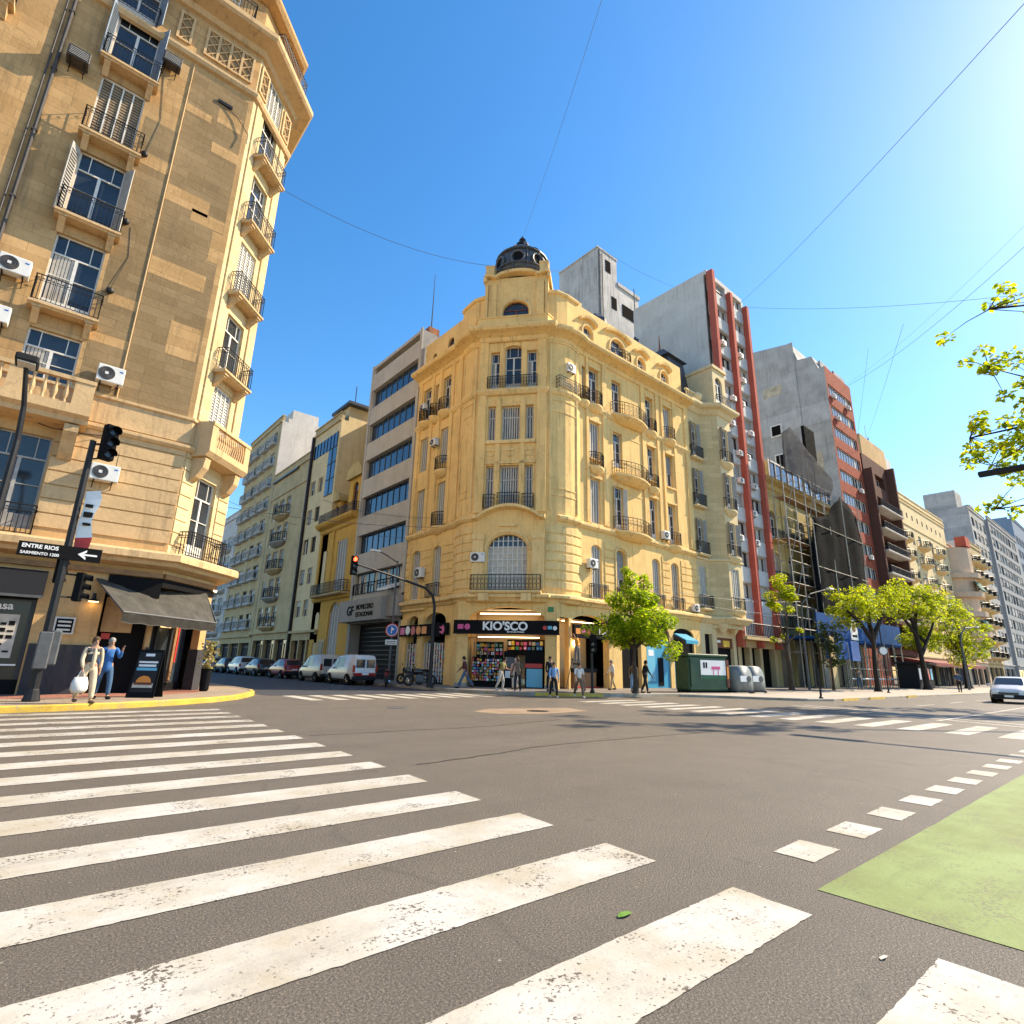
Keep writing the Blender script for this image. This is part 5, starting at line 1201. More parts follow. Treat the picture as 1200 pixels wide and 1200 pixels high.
# red-finned white tower
Rt = Bld('red_fin_tower', 'tall white panelled tower with three red fins, right of the cream bow-front house', 'building', 49, 24)
F = Rt.face(45.5, 24, 0); W_ = 7.2
nf = 12; fh = 2.82; z0 = 6.3
hs = []
for k in range(nf):
    z = z0 + fh * k
    for a, b in ((.5, 3.35), (3.85, 6.75)): hs.append((a, b, z + 1.35, z + 2.72))
m = MB('panel_grey'); m.wall(0, W_, 4.4, 40.2, hs, .45)
for k in range(nf):
    for a, b in ((.48, 3.37), (3.83, 6.77)): m.box(a, b, -.06, 0, z0 + fh * k - .02, z0 + fh * k + 1.3)
F.build(m, 'wall')
for a in (-.05, 3.36, 6.78):
    m = MB('fin_red'); m.box(a, a + .47, -.55, .1, 3.4, 39.4 if a > .1 else 40.4); F.build(m, 'fin')
rr = random.Random(11)
for h in hs:
    F.place(win(round(h[1] - h[0], 2), 1.37, rr.choice(['sash', 'roller', 'roller', 'sash']), 'shutter_white', rr.choice(['frame_dark', 'frame_white']), f=rr.choice([.35, .5, .8])), 'window', (h[0] + h[1]) / 2, .12, h[2])
m = MB('party_white'); m.box(0.01, W_ - .01, .75, 9.2, 4.4, 40.2); m.box(.01, .2, .46, .75, 4.4, 40.2); m.box(W_ - .2, W_ - .01, .46, .75, 4.4, 40.2); m.box(.01, W_ - .01, .1, .75, 40.2, 40.7); m.box(.01, .25, .75, 9.2, 40.2, 40.7); F.build(m, 'party_wall')
m = MB('cream_dirty'); m.wall(0, W_, 0, 4.4, [(.6, 2.0, .15, 3.4), (2.4, 3.8, .15, 3.4), (4.3, 6.6, .15, 3.4)], .5); m.box(0, W_, -.9, 0, 4.0, 4.25); m.mat('interior'); m.box(0.1, W_ - .1, .5, .7, 0, 4.3); F.build(m, 'shop_front')
put(rail(((-3.5, 0), (3.5, 0)), 1.1, .3, .025), 'railing', Rt.e, F.pt(3.6, -.85, 4.25) - Rt.o)
LAB = 'small air conditioner below a window of the red-finned white tower'
for (a, k) in ((1.6, 2), (4.6, 2), (1.0, 3), (2.6, 4), (4.6, 3), (5.2, 4), (1.9, 6), (2.9, 5), (4.4, 5), (5.6, 6), (2.6, 7), (4.3, 7), (5.0, 8), (1.5, 9), (4.9, 9)):
    ac_unit(F, a, z0 + fh * k + .75, LAB, .75, .5, 'ac_white', 'split', 'air conditioners on the red-finned tower')

# lift-housing tower deep in the block
Lt = Bld('lift_tower', 'stained grey concrete rooftop tower rising behind the yellow domed building', 'tower', 42.8, 36)
m = MB('party_dirty'); m.prism([(42.8, 36), (46.3, 36), (46.3, 42.3), (42.8, 42.3)], 0, 49.4); m.prism([(46.3, 36.02), (50.5, 36.02), (50.5, 42), (46.3, 42)], 0, 46.2); m.prism([(38.5, 33.6), (43.8, 33.6), (43.8, 35.9), (38.5, 35.9)], 0, 37.2)
m.box(46.35, 50.6, 35.85, 36.0, 45.9, 46.4); m.box(42.7, 46.4, 35.9, 42.4, 49.4, 49.6); Lt.world(m, 'wall')
for x, x1, z in ((44.2, 45.1, 46.9), (45.2, 46.1, 42.3), (47.2, 49.6, 42.2)):
    m = MB('black'); m.mat('interior'); m.box(x, x1, 35.95, 36.015, z, z + 1.6); Lt.world(m, 'window')
m = MB('iron_grey'); m.tube([(43.0, 35.9, 20), (43.0, 35.9, 49.2)], .09, 6); m.tube([(43.5, 35.9, 20), (43.5, 35.9, 49)], .06, 6); m.tube([(46.2, 33.5, 20), (46.2, 33.5, 44)], .06, 6) ; Lt.world(m, 'drainpipe')
# old building wrapped in scaffold
Ob = Bld('old_building_under_repair', 'old olive cream building under repair behind scaffolding, right of the red-finned tower', 'building', 53, 24)
F = Ob.face(52.75, 24, 0); OW = 22.0
cols = [(1.0 + 3.4 * k, 2.4 + 3.4 * k) for k in range(6)]
rows = [(5.6, 8.6), (9.8, 12.8), (14.0, 17.0)]
hs = [(a, b, z0, z1, .5) for z0, z1 in rows for a, b in cols]
m = MB('olive_cream'); m.wall(0, OW, 4.6, 20.5, hs, .35)
for k in range(7): m.box(.35 + 3.4 * k, .7 + 3.4 * k, -.12, 0, 5.0, 19.4)
F.build(m, 'wall')
ledge(Ob, [(52.75, 24), (74.75, 24)], [(0, 19.2), (.2, 19.3), (.3, 19.7), (.7, 19.9), (.8, 20.2), (0, 20.4)], 'olive_cream'); ledge(Ob, [(52.75, 24), (74.75, 24)], [(0, 4.7), (.3, 4.8), (.3, 5.1), (0, 5.2)], 'olive_cream', 'ledge')
for (z0, z1) in rows:
    for i, (a, b) in enumerate(cols):
        F.place(win(1.4, 3.0, 'slats' if (i + int(z0)) % 2 else 'half', 'shutter_brown'), 'window', (a + b) / 2, .05, z0)
        if i < 4: balcony(F, (a + b) / 2, z0 - .1, 2.2, .7, 'flat', 'olive_cream', 1., 1, .2, r=.018)
m = MB('olive_cream'); m.box(0, OW, .85, 15, 0, 20.5); m.box(0, .3, 0.01, .85, 0, 20.5); m.mat('frame_dark'); m.box(.1, OW, .4, .6, 0, 4.5); m.mat('olive_cream')
for k in range(7): m.box(3.3 * k, 3.3 * k + .6, .0, .4, 0, 4.6)
F.build(m, 'party_wall')
m = MB('glass_blue'); m.quad((4, .9, 20.5), (21, .9, 20.5), (21, .9, 23.2), (4, .9, 23.2)); m.mat('frame_white')
for k in range(12): m.box(4 + 1.5 * k, 4.12 + 1.5 * k, .8, .9, 20.5, 23.2)
m.box(4, 21, .8, .9, 23.2, 23.4); m.mat('olive_cream'); m.box(4, 21, .95, 12, 20.5, 23.3); F.build(m, 'attic')
# scaffolding: one thing, tubes and planks
Sc = thing('scaffolding', 'steel tube scaffold with planks in front of the olive cream building', 'scaffolding', (63.5, 22.6, 0))
m = MB('frame_white'); rich('scaffold_tube', (.36, .34, .29), .5, .3, 4); m.mat('scaffold_tube'); o0 = Vector((63.5, 22.6, 0))
for k in range(9):
    x = 53.2 + 2.45 * k
    for y in (22.1, 23.1): m.tube([(x, y, .1), (x, y, 22 if k < 6 else 19)], .05, 5)
    if k < 8:
        for j in range(9):
            z = 3.2 + 2.1 * j
            if z < 21:
                m.tube([(x, 22.1, z), (x + 2.45, 22.1, z)], .04, 4); m.tube([(x, 22.1, z + 1), (x + 2.45, 22.1, z + 1)], .03, 4)
                m.tube([(x, 22.1, z), (x, 23.1, z)], .04, 4)
        if k % 2 == 0:
            for j in range(4): m.tube([(x, 22.05, 3.2 + 4.2 * j), (x + 2.45, 22.05, 7.4 + 4.2 * j)], .03, 4)
m.X = None; s_ = m.build('tube_frame', Sc); s_.location = -o0
m = MB('wood')
for j in (0, 1, 3, 5, 7): m.box(53.2, 72.8, 22.15, 23.05, 3.22 + 2.1 * j, 3.27 + 2.1 * j)
s_ = m.build('planks', Sc); s_.location = -o0
rich('net_black', (.007, .008, .009), .95, .5, .6, 0, .6, 6, spec=.04); rich('net_grey', (.06, .06, .065), .95, .4, .8, 0, .5, 8, spec=.04); rich('tarp_blue', (.006, .07, .26), .7, .3, 1, spec=.1)
def netting(k, tr):
    t = NT.__new__(NT); t.m = MATS[k]; t.t = t.m.node_tree; t.n = t.t.nodes; t.l = t.t.links; t.b = t.n['Principled BSDF']; v = t.coords()
    tp = t.add('ShaderNodeBsdfTransparent'); mx = t.add('ShaderNodeMixShader'); t.link(t.ramp(t.noise(v, .9, 5, .6), .3, .7, (tr * .5,) * 3 + (1,), (tr * 1.5,) * 3 + (1,)), mx.inputs[0]); t.link(t.b.outputs[0], mx.inputs[1]); t.link(tp.outputs[0], mx.inputs[2]); t.link(mx.outputs[0], t.n['Material Output'].inputs['Surface'])
netting('net_black', .05); netting('net_grey', .4)
def cloth(name, label, grid, mat, cat, th=.03, amp=.18, seed=1, sub=5):
    """hanging sheet: grid rows (top to bottom) of world points, bilinear with folds, given thickness"""
    rr = random.Random(seed); Rn = len(grid); Cn = len(grid[0]); V = []
    nr, nc = (Rn - 1) * sub, (Cn - 1) * sub
    for i in range(nr + 1):
        gi = min(Rn - 2, i // sub); ti = i / sub - gi; row = []
        for j in range(nc + 1):
            gj = min(Cn - 2, j // sub); tj = j / sub - gj
            a = Vector(grid[gi][gj]).lerp(Vector(grid[gi][gj + 1]), tj); b = Vector(grid[gi + 1][gj]).lerp(Vector(grid[gi + 1][gj + 1]), tj); p = a.lerp(b, ti)
            p.y += amp * (math.sin(j * 1.7 + seed) * .6 + math.sin(j * .7 + i * .5 + seed * 2) * .6 + rr.uniform(-.25, .25)); p.z += rr.uniform(-.06, .06)
            row.append(p)
        V.append(row)
    m = MB(mat); n = nc + 1; c = Vector(grid[0][0]); pts = [p - c for r in V for p in r]; N = len(pts)
    vs = [tuple(p) for p in pts] + [tuple(p + Vector((0, th, 0))) for p in pts]; fs = []
    for i in range(nr):
        for j in range(nc):
            a = i * n + j; fs += [(a, a + n, a + n + 1, a + 1), (N + a, N + a + 1, N + a + n + 1, N + a + n)]
    for j in range(nc): fs += [(j, j + 1, N + j + 1, N + j), (nr * n + j, N + nr * n + j, N + nr * n + j + 1, nr * n + j + 1)]
    for i in range(nr): fs += [(i * n, N + i * n, N + (i + 1) * n, (i + 1) * n), (i * n + nc, (i + 1) * n + nc, N + (i + 1) * n + nc, N + i * n + nc)]
    m.smooth = True; m.add(vs, fs); o = m.build(name, None, c); tag(o, label, cat); return o
cloth('debris_netting', 'large black debris netting draped over the scaffold in folds', [[(58.4, 21.7, 16.6), (62.6, 21.7, 17.6), (66.6, 21.7, 20.7), (71.8, 21.7, 19.3)], [(58.0, 21.7, 14.4), (62.6, 21.7, 15.2), (67, 21.7, 16.4), (71.8, 21.7, 16.2)], [(57.6, 21.7, 11.5), (62, 21.7, 11.5), (67, 21.7, 11.6), (71.8, 21.7, 11.6)], [(57.2, 21.7, 6.8), (62, 21.7, 6.6), (67, 21.7, 6.7), (71.8, 21.7, 6.8)]], 'net_black', 'netting', amp=.16, seed=2)
m = MB('scaffold_tube')
for x in (58.2, 62.6, 66.8, 71.9): m.tube([(x - 63.5, -.95, .1), (x - 63.5, -.95, 16.4 if x < 64 else 20.5)], .05, 5)
for z in (7.0, 11.6, 16.0): m.tube([(-5.3, -1.0, z), (8.4, -1.0, z)], .035, 4)
m.build('outer_tubes', Sc)
cloth('debris_netting', 'grey torn netting hung over the top left of the scaffold, beside the red-finned tower', [[(53.2, 21.8, 24.2), (56.0, 21.8, 26.0), (60, 21.9, 24.2), (66, 22.0, 22.8)], [(53.2, 21.8, 22.3), (56.2, 21.6, 22.4), (60, 21.7, 21.9), (65.6, 21.9, 21.9)], [(53.2, 21.8, 20.2), (56.5, 21.5, 20.2), (60, 21.6, 19.4), (64.5, 21.8, 20.2)]], 'net_grey', 'netting', amp=.12, seed=5)
m = MB('net_black'); m.box(59.6, 62.2, 21.9, 22.2, 23.7, 27.2); m.mat('iron'); m.tube([(60, 22.3, 20), (60, 22.3, 27.4)], .06, 5); m.tube([(62, 22.3, 20), (62, 22.3, 27.4)], .06, 5); tag(m.build('roof_banner', None), 'small dark banner on poles above the scaffold netting', 'banner')
# blue hoarding and canopy over the pavement
Hd = thing('site_canopy', 'blue pavement canopy with white poster below the scaffold', 'canopy', (62, 21.0, 0))
def wpart(m, name, par, o):
    s = m.build(name, par); s.location = tuple(-Vector(o)); return s
o0 = (62, 21.0, 0)
m = MB('tarp_blue'); m.box(53.0, 76, 20.4, 20.5, 4.6, 6.7); m.box(53.0, 76, 20.5, 23.6, 4.4, 4.6); m.mat('scaffold_tube')
for k in range(9): m.tube([(53.2 + 2.8 * k, 20.45, .1), (53.2 + 2.8 * k, 20.45, 6.9)], .06, 5)
wpart(m, 'fascia', Hd, o0)
m = MB('letter_white'); m.box(60.6, 62.4, 20.33, 20.40, 4.6, 6.5); m.mat('wood'); m.disc((61.5, 20.32, 5.8), (0, -1, 0), .45, .01, 14); m.mat('black'); m.box(60.9, 62.1, 20.31, 20.33, 4.9, 5.1); wpart(m, 'poster', Hd, o0)
m = MB('tarp_blue'); m.box(53.2, 58.6, 19.9, 20.0, 2.7, 4.3); m.mat('blue'); m.box(58.6, 60.6, 19.8, 19.9, 2.6, 4.4); wpart(m, 'canopy_valance', Hd, o0)
m = MB('scaffold_tube')
for k in range(8):
    x = 58 + 2.2 * k; m.tube([(x, 19.9, .12), (x, 19.9, 4.2)], .045, 5)
    for z in (1.0, 1.9): m.tube([(x, 19.9, z), (x + 2.2, 19.9, z)], .04, 4)
m.mat('letter_white')
for k in range(7): m.tube([(58 + 2.2 * k, 19.85, 1.0), (60.2 + 2.2 * k, 19.85, 1.0)], .06, 4)
wpart(m, 'guard_rail', Hd, o0)
m = MB('cream_dirty'); m.box(53.4, 54.4, 19.7, 20.0, .1, 4.6); wpart(m, 'pillar', Hd, o0)
m = MB('wood_red'); m.box(66.5, 68.5, 20.2, 20.3, 2.2, 3.0); wpart(m, 'shop_sign', Hd, o0); m = MB('iron_grey'); m.box(55, 58, 21, 21.1, .1, 2.6); wpart(m, 'hoarding', Hd, o0)

# grey tower with red ribbon facade
Gr = Bld('red_ribbon_tower', 'tall tower with patched grey side wall and red facade of white ribbon windows', 'building', 79.5, 24)
F = Gr.face(74.8, 24, 0); gw = 9.2
hs = [(.5, gw - .5, z, z + 1.55) for z in [7.2 + 3.02 * k for k in range(11)]]
m = MB('brick_red'); m.wall(0, gw, 0, 41.4, hs, .3); F.build(m, 'wall')
for h in hs: F.place(win(gw - 1.0, 1.55, 'sash', 'shutter_white', 'frame_white'), 'window', gw / 2, 0, h[2])
rr = random.Random(4)
m = MB('party_grey'); m.prism([(74.82, 24.62), (83.98, 24.62), (83.98, 34), (74.82, 34)], 0, 41.3); m.prism([(74.82, 24.01), (75.0, 24.01), (75.0, 24.62), (74.82, 24.62)], 0, 41.3)
m.X = Matrix.Rotation(0, 4, 'Z')
prof = [(24.7, 41.2), (25.4, 43.4), (27.2, 43.6), (28.0, 46.6), (29.2, 46.8), (33.9, 47.6), (33.9, 41.2)]
m.X = None
m.xprism(prof, 74.83, 82.5); m.box(74.7, 74.82, 27.6, 28.6, 5, 46.6); m.box(76, 79, 24.8, 25.1, 41.3, 43.0); m.mat('iron_grey'); m.box(79.5, 83.5, 24.4, 24.6, 41.4, 42.6); Gr.world(m, 'party_wall')
rich('patch_pale', (.50, .42, .30), .9, .35, 1.2)
for a in ((29.8, 32.4, 39.4, 40.9), (25.6, 26.8, 26.0, 29.5)):
    m = MB('patch_pale'); m.box(74.79, 74.825, *a); Gr.world(m, 'wall_patch')
for q in ((30.3, 31.9, 33.2, 35.0), (30.1, 31.7, 28.4, 30.6)):
    m = MB('frame_white'); m.box(74.70, 74.82, *q); Gr.world(m, 'window_surround')
for q in ((30.5, 31.7, 33.4, 34.8), (30.3, 31.5, 28.6, 30.4)):
    m = MB('interior'); m.box(74.66, 74.72, *q); Gr.world(m, 'window')
for i, h in enumerate(hs):
    for u in (1.6, 6.8):
        if rr.random() < .55: ac_unit(F, u + rr.uniform(-.4, .8), h[2] - .5, 'small air conditioner under a ribbon window of the red and grey tower', .9, .55, group='air conditioners on the red ribbon tower')

# brown building with white balcony slabs
Br = Bld('brown_balcony_building', 'dark brown apartment building with white-edged deep balconies, right of the red ribbon tower', 'building', 89, 24)
F = Br.face(84.2, 24, 0); bw = 10.6
zs = [5.2 + 3.05 * k for k in range(8)]
m = MB('brown_wall'); m.wall(0, bw, 4.6, 31.6, [(.7, bw - .6, z + .1, z + 2.6) for z in zs[:-1]] + [(5.0, bw - 1.6, zs[-1] + 1.2, zs[-1] + 3.0)], 1.2)
m.box(0, .5, -1.1, 0, 4.6, 29); m.box(bw - .5, bw, -1.1, 0, 4.6, 31.4); F.build(m, 'wall')
for k, z in enumerate(zs[:-1]):
    mm = win(bw - 1.3, 2.5, 'sash', 'shutter_grey', 'frame_dark'); F.place(mm, 'window', bw / 2 + .05, .95, z + .1)
    o = F.place(slab(bw - 1.1, 1.5, 'flat', 'party_white', .22), 'balcony', bw / 2, 0, z + .1); put(rail(((-4.6, 0), (-4.6, -1.4), (4.6, -1.4), (4.6, 0)), .95, .5, .03), 'railing', o)
F.place(win(4., 1.8, 'sash'), 'window', 7.0, .6, zs[-1] + 1.2)
m = MB('brown_wall'); m.box(0, bw, 1.7, 16, 0, 31.4); m.box(0, .4, .0, 1.7, 4.6, 31.4); m.box(bw - .4, bw, 0, 1.7, 4.6, 31.4); m.mat('glass'); m.box(.5, bw - .5, .3, .4, .2, 3.8); m.mat('brown_wall'); m.box(0, bw, -.4, 0, 3.9, 4.7); m.box(2, 5, 3, 6, 31, 34); F.build(m, 'party_wall')
# cream art deco block and the ochre tower on it
Ad = generic('art_deco_building', 'long cream art deco building with small square openings under its roof edge', (94.9, 24), 0, 29.5, 28.2, 16, 'cream', 'cream', [(z, z + 2.0) for z in (5.2, 8.5, 11.8, 15.1, 18.4, 21.2)], [(1 + 3.5 * k, 2.4 + 3.5 * k) for k in range(8)], WK, bands=[24.0, 27.6], seed=14, gmat='charcoal')
for k in range(10): 
    m = MB('black'); m.box(1.5 + 2.7 * k, 2.1 + 2.7 * k, -.01, .02, 25.4, 26.2); Ad.F.build(m, 'vent')
for z in (8.5, 11.8, 15.1, 18.4, 21.2):
    for u in (3.2, 12.5, 21): balcony(Ad.F, u, z, 4.4, 1.3, 'curved', 'cream', 1., 0, .3, r=.03)
Ot = Bld('ochre_tower', 'windowless orange ochre tower rising behind the cream art deco building', 'tower', 103, 30)
m = MB('orange_cream'); m.prism([(97.5, 27.5), (109.5, 27.5), (109.5, 42), (97.5, 42)], 20, 39.5); m.mat('party_white'); m.box(109.3, 112.5, 27.6, 38, 20, 38.5); Ot.world(m, 'wall')
m = MB('fin_red'); m.box(105.8, 109.2, 27.35, 27.5, 28.5, 31.0); m.mat('black')
for z in (31, 33, 35): m.box(110.4, 111.4, 27.5, 27.6, z, z + 1.1)
Ot.world(m, 'window')
m = MB('iron'); m.tube([(107, 29, 39.5), (107.3, 29, 42)], .1, 5); Ot.world(m, 'chimney')
# pinkish rounded building with green awnings
Pk = generic('rounded_pink_building', 'peach coloured building with rounded corner and dark green awnings', (124.6, 24), 0, 15.0, 24.0, 14, 'pinkish', 'pinkish', [(z, z + 2.0) for z in (5.2, 8.6, 12.0, 15.4, 18.8)], [(5.5, 7.5), (9, 11), (12.2, 14.2)], WS, seed=15, gmat='charcoal')
m = MB('pinkish'); m.lathe([(3.6, 4.5), (3.6, 24.0)], 20, (127.6, 25.0, 0)); 
for z in (8.2, 11.6, 15.0, 18.4): m.lathe([(4.3, z), (4.3, z + .9)], 20, (127.6, 24.8, 0))
Pk.world(m, 'bay')
m = MB('green_sign'); rich('awning_green', (.012, .10, .055), .7, .2, 2); m.mat('awning_green')
for z in (9.4, 16.2): m = MB('awning_green'); m.xprism([(-2.7, z + 1.7), (-3.55, z), (-3.45, z), (-2.6, z + 1.7)], 1.0, 5.2); Pk.F.build(m, 'awning')
m = MB('fin_red')
m.mat('fin_red'); m.box(1, 4, -2.6, -1, 24.2, 26.0); Pk.F.build(m, 'roof_screen')
# curved balcony building and rows beyond
Wb2 = generic('curved_balcony_building', 'pale building with stacked wavy balconies beyond the peach one', (139.6, 24), 0, 14, 27.5, 14, 'cream_dirty', 'party_white', [(z, z + 2.1) for z in [5.2 + 3.1 * k for k in range(7)]], [(1, 4), (5.5, 8.5), (10, 13)], WS, {'every': 1, 'd': 1.7, 'kind': 'curved', 'mat': 'cream', 'sp': .4, 'r': .04, 'ov': 1}, seed=16)
Gy = generic('grey_party_wall_building', 'weathered grey building with blank side and rooftop masts, beyond the wavy balconies', (153.6, 24.6), 0, 16, 37.5, 15, 'party_grey', 'party_grey', [(z, z + 2.0) for z in [6 + 3.1 * k for k in range(10)]], [(1 + 3.7 * k, 3.6 + 3.7 * k) for k in range(4)], WS, roofbox=[(1, 7, 2, 8, 5), (9, 13, 1, 5, 3)], seed=17)
Fg = generic('grey_grid_building', 'long grey grid-front office building towards the avenue end', (169.6, 24), 0, 36, 38, 15, 'far_grey', 'far_grey', [(z, z + 2.2) for z in [6 + 3.2 * k for k in range(10)]], [(1 + 3.6 * k, 4 + 3.6 * k) for k in range(9)], WS, seed=18, trim='party_grey')
Fb = generic('blue_glass_building', 'bluish building closing the row at the far right', (205.6, 24), 0, 44, 45, 15, 'far_blue', 'far_blue', [(z, z + 2.4) for z in [6 + 4.0 * k for k in range(9)]], [(1 + 4.4 * k, 4.6 + 4.4 * k) for k in range(9)], [('blue', 'shutter_grey', 'frame_white')], seed=19)
generic('distant_building', 'last grey block beyond the bluish building on the avenue', (249.6, 24), 0, 60, 36, 15, 'far_grey', 'far_grey', [(z, z + 2.4) for z in [6 + 4.0 * k for k in range(7)]], [(2 + 7 * k, 6.5 + 7 * k) for k in range(8)], [('sash', 'shutter_grey')], seed=23)
# rooftop mast
m = MB('frame_white')
b0 = Vector((121, 33, 26)); 
for k in range(3):
    q = R(120 * k); m.tube([(.7 * math.cos(q), .7 * math.sin(q), 0), (.25 * math.cos(q), .25 * math.sin(q), 19)], .07, 4)
for j in range(12): m.tube([(.65 - .035 * j, 0, 1.5 * j), (-.3 + .015 * j, .5 - .03 * j, 1.5 * j + .8), (-.3 + .015 * j, -.5 + .03 * j, 1.5 * j + 1.5)], .04, 3)
for q in (0, 120, 240):
    for z in (15, 17.5): m.tube([(.3 * math.cos(R(q)), .3 * math.sin(R(q)), z - .4), (1.3 * math.cos(R(q)), 1.3 * math.sin(R(q)), z)], .05, 4); m.box(1.3 * math.cos(R(q)) - .15, 1.3 * math.cos(R(q)) + .15, 1.3 * math.sin(R(q)) - .15, 1.3 * math.sin(R(q)) + .15, z - .6, z + 1.6)
m.tube([(0, 0, 18), (0, 0, 24)], .06, 4); tag(m.build('radio_mast', None, b0), 'white lattice radio mast with panel antennas on a far rooftop', 'antenna mast')
m = MB('party_grey'); m.prism([(118, 31), (124, 31), (124, 36), (118, 36)], 20, 31.5); tag(m.build('lift_housing', None), 'plain grey lift housing under the lattice radio mast', 'tower')
# ------------------------------------------------------------------ street furniture
def signal_head(t, x, y, z, ax, mat='black', lit=None, n=3, s=1.):
    """three-lamp head as part of t, facing direction ax (deg)"""
    m = MB(mat); m.bbox(-.16 * s, .16 * s, -.12 * s, .12 * s, 0, .98 * s, .03)
    for k in range(n):
        zc = (.17 + .32 * k) * s; m.mat(mat)
        pts = [(.13 * s * math.cos(R(a)), -.12 * s, zc + .13 * s * math.sin(R(a))) for a in range(-20, 201, 20)]
        for i in range(len(pts) - 1):
            a, b = Vector(pts[i]), Vector(pts[i + 1]); d = Vector((0, -.2 * s, -.03 * s)); m.add([a, b, b + d, a + d], [(0, 1, 2, 3)]); m.add([a * .97, b * .97, b * .97 + d, a * .97 + d], [(3, 2, 1, 0)])
        m.mat('lamp_red' if lit == k else ('black_gloss')); m.disc((0, -.121 * s, zc), (0, -1, 0), .115 * s, .015, 14)
    return m.build('signal_head', t, (x, y, z), R(ax))
t = thing('traffic_signal', 'black traffic signal pole with banner, arrow street sign and several heads at the left kerb', 'traffic light', (.5, 20.55, .15))
m = MB('iron'); m.tube([(0, 0, 0), (0, 0, 1.7), (0, 0, 7.6)], [.13, .11, .085], 10); m.lathe([(.2, 0), (.2, .04), (.14, .3), (.12, .34)], 12); m.build('pole', t)
signal_head(t, .38, -.1, 7.05, 20, s=1.15); m = MB('iron'); m.tube([(0, 0, 7.5), (.35, -.05, 7.55)], .035, 6); m.tube([(0, 0, 7.0), (.3, -.05, 7.1)], .025, 6); m.build('bracket', t)
signal_head(t, .48, .1, 2.75, 70, s=.85); signal_head(t, -.02, .42, 3.25, 160, s=.8); m = MB('iron'); m.tube([(0, 0, 3.5), (.4, .1, 3.5)], .03, 6); m.tube([(0, 0, 2.85), (.4, .1, 2.85)], .03, 6); m.build('bracket', t)
m = MB('iron_grey'); m.bbox(-.16, .16, -.24, -.08, .85, 1.85, .03); m.bbox(.1, .34, -.14, .1, .95, 1.9, .04); m.mat('frame_white'); m.box(-.12, .12, -.25, -.241, 1.2, 1.6) if False else None; m.build('control_box', t)
m = MB('black'); m.box(-1.08, .82, -.16, -.12, 3.88, 4.28); sg = m.build('street_sign', t)
put(text_mesh('ENTRE RIOS', .15, 'letter_white', .005, .006), 'lettering', sg, (-.6, -.165, 4.16)); put(text_mesh('SARMIENTO 1200', .11, 'letter_white', .003, .006), 'lettering', sg, (-.58, -.165, 3.97))
m = MB('letter_white'); m.box(.38, .72, -.17, -.161, 4.05, 4.1)
m.add([(.26, -.17, 4.075), (.46, -.17, 4.22), (.46, -.17, 4.15), (.37, -.17, 4.075), (.46, -.17, 4.0), (.46, -.17, 3.93)], [(0, 3, 2, 1), (0, 5, 4, 3)]); m.build('arrow', sg)
m = MB('letter_white')
n = 8; rows = [Vector((.12 + .02 * math.sin(k), -.02, 6.0 - .24 * k)) for k in range(n + 1)]
for k in range(n):
    a, b = rows[k], rows[k + 1]; m.mat('red' if k > 5 else ('letter_white')); w0, w1 = .34 + .05 * math.sin(k * 1.3), .34 + .05 * math.sin(k * 1.3 + 1.3)
    m.loft([[tuple(a), tuple(a + Vector((w0, -.12, .06))), tuple(a + Vector((w0, -.09, .06))), tuple(a + Vector((0, .03, 0)))], [tuple(b), tuple(b + Vector((w1, -.12, .06))), tuple(b + Vector((w1, -.09, .06))), tuple(b + Vector((0, .03, 0)))]])
bn = m.build('banner', t)
m = MB('black'); m.box(.17, .40, -.13, -.1, 5.2, 5.36); m.box(.17, .36, -.13, -.1, 5.5, 5.6); m.box(.2, .40, -.13, -.1, 4.95, 5.03); m.build('banner_print', bn)

t = thing('street_lamp', 'slender dark lamp post bending over the road at the left edge', 'street lamp', (-1.08, 18.7, .15))
m = MB('iron'); m.tube([(0, 0, 0), (0, 0, 4), (0, 0, 6.6), (-.05, -.15, 7.5), (-.2, -.6, 8.5)], [.11, .085, .07, .06, .05], 8); m.build('pole', t)
m = MB('charcoal'); m.bbox(-.42, .05, -1.0, -.4, 8.42, 8.62, .04); m.mat('frame_white'); m.box(-.36, 0, -.95, -.5, 8.39, 8.42); m.build('lamp_head', t)

t = thing('traffic_signal', 'mast arm traffic signal showing red, curving over the side street beside the yellow building', 'traffic light', (17.35, 27.0, .15))
m = MB('iron'); m.tube([(0, 0, 0), (0, 0, 2.2), (0, 0, 4.4), (-.18, 0, 5.0), (-.7, 0, 5.35), (-2.6, 0, 5.75), (-4.95, 0, 6.15)], [.12, .1, .085, .08, .075, .065, .05], 8); m.lathe([(.2, 0), (.2, .05), (.13, .3)], 10); m.build('mast', t)
signal_head(t, -5.1, -.1, 5.55, -10, lit=2); signal_head(t, .2, -.1, 2.7, 20, s=.8)
t = thing('traffic_signal', 'short black pedestrian signal on the kiosk corner, left of the leafy tree', 'traffic light', (22.4, 19.75, .15))
m = MB('iron'); m.tube([(0, 0, 0), (0, 0, 3.0)], [.07, .06], 8); m.lathe([(.13, 0), (.12, .12), (.07, .2)], 10); m.build('pole', t); signal_head(t, -.05, -.15, 2.0, -60, n=2, s=.9); signal_head(t, .12, .1, 2.0, 40, s=.85)
t = thing('no_parking_pole', 'tall lamp pole carrying a round blue and red parking sign beside the white van', 'street sign', (17.75, 32.4, .15))
m = MB('iron_grey'); m.tube([(0, 0, 0), (0, 0, 5), (0, 0, 7.7)], [.075, .06, .05], 8); m.tube([(0, 0, 7.6), (-1.0, -.1, 8.0), (-1.5, -.2, 8.1)], .04, 6); m.build('pole', t)
m = MB('ac_white'); m.bbox(-2.1, -1.4, -.3, -.08, 8.05, 8.17, .03); m.build('lamp_head', t)
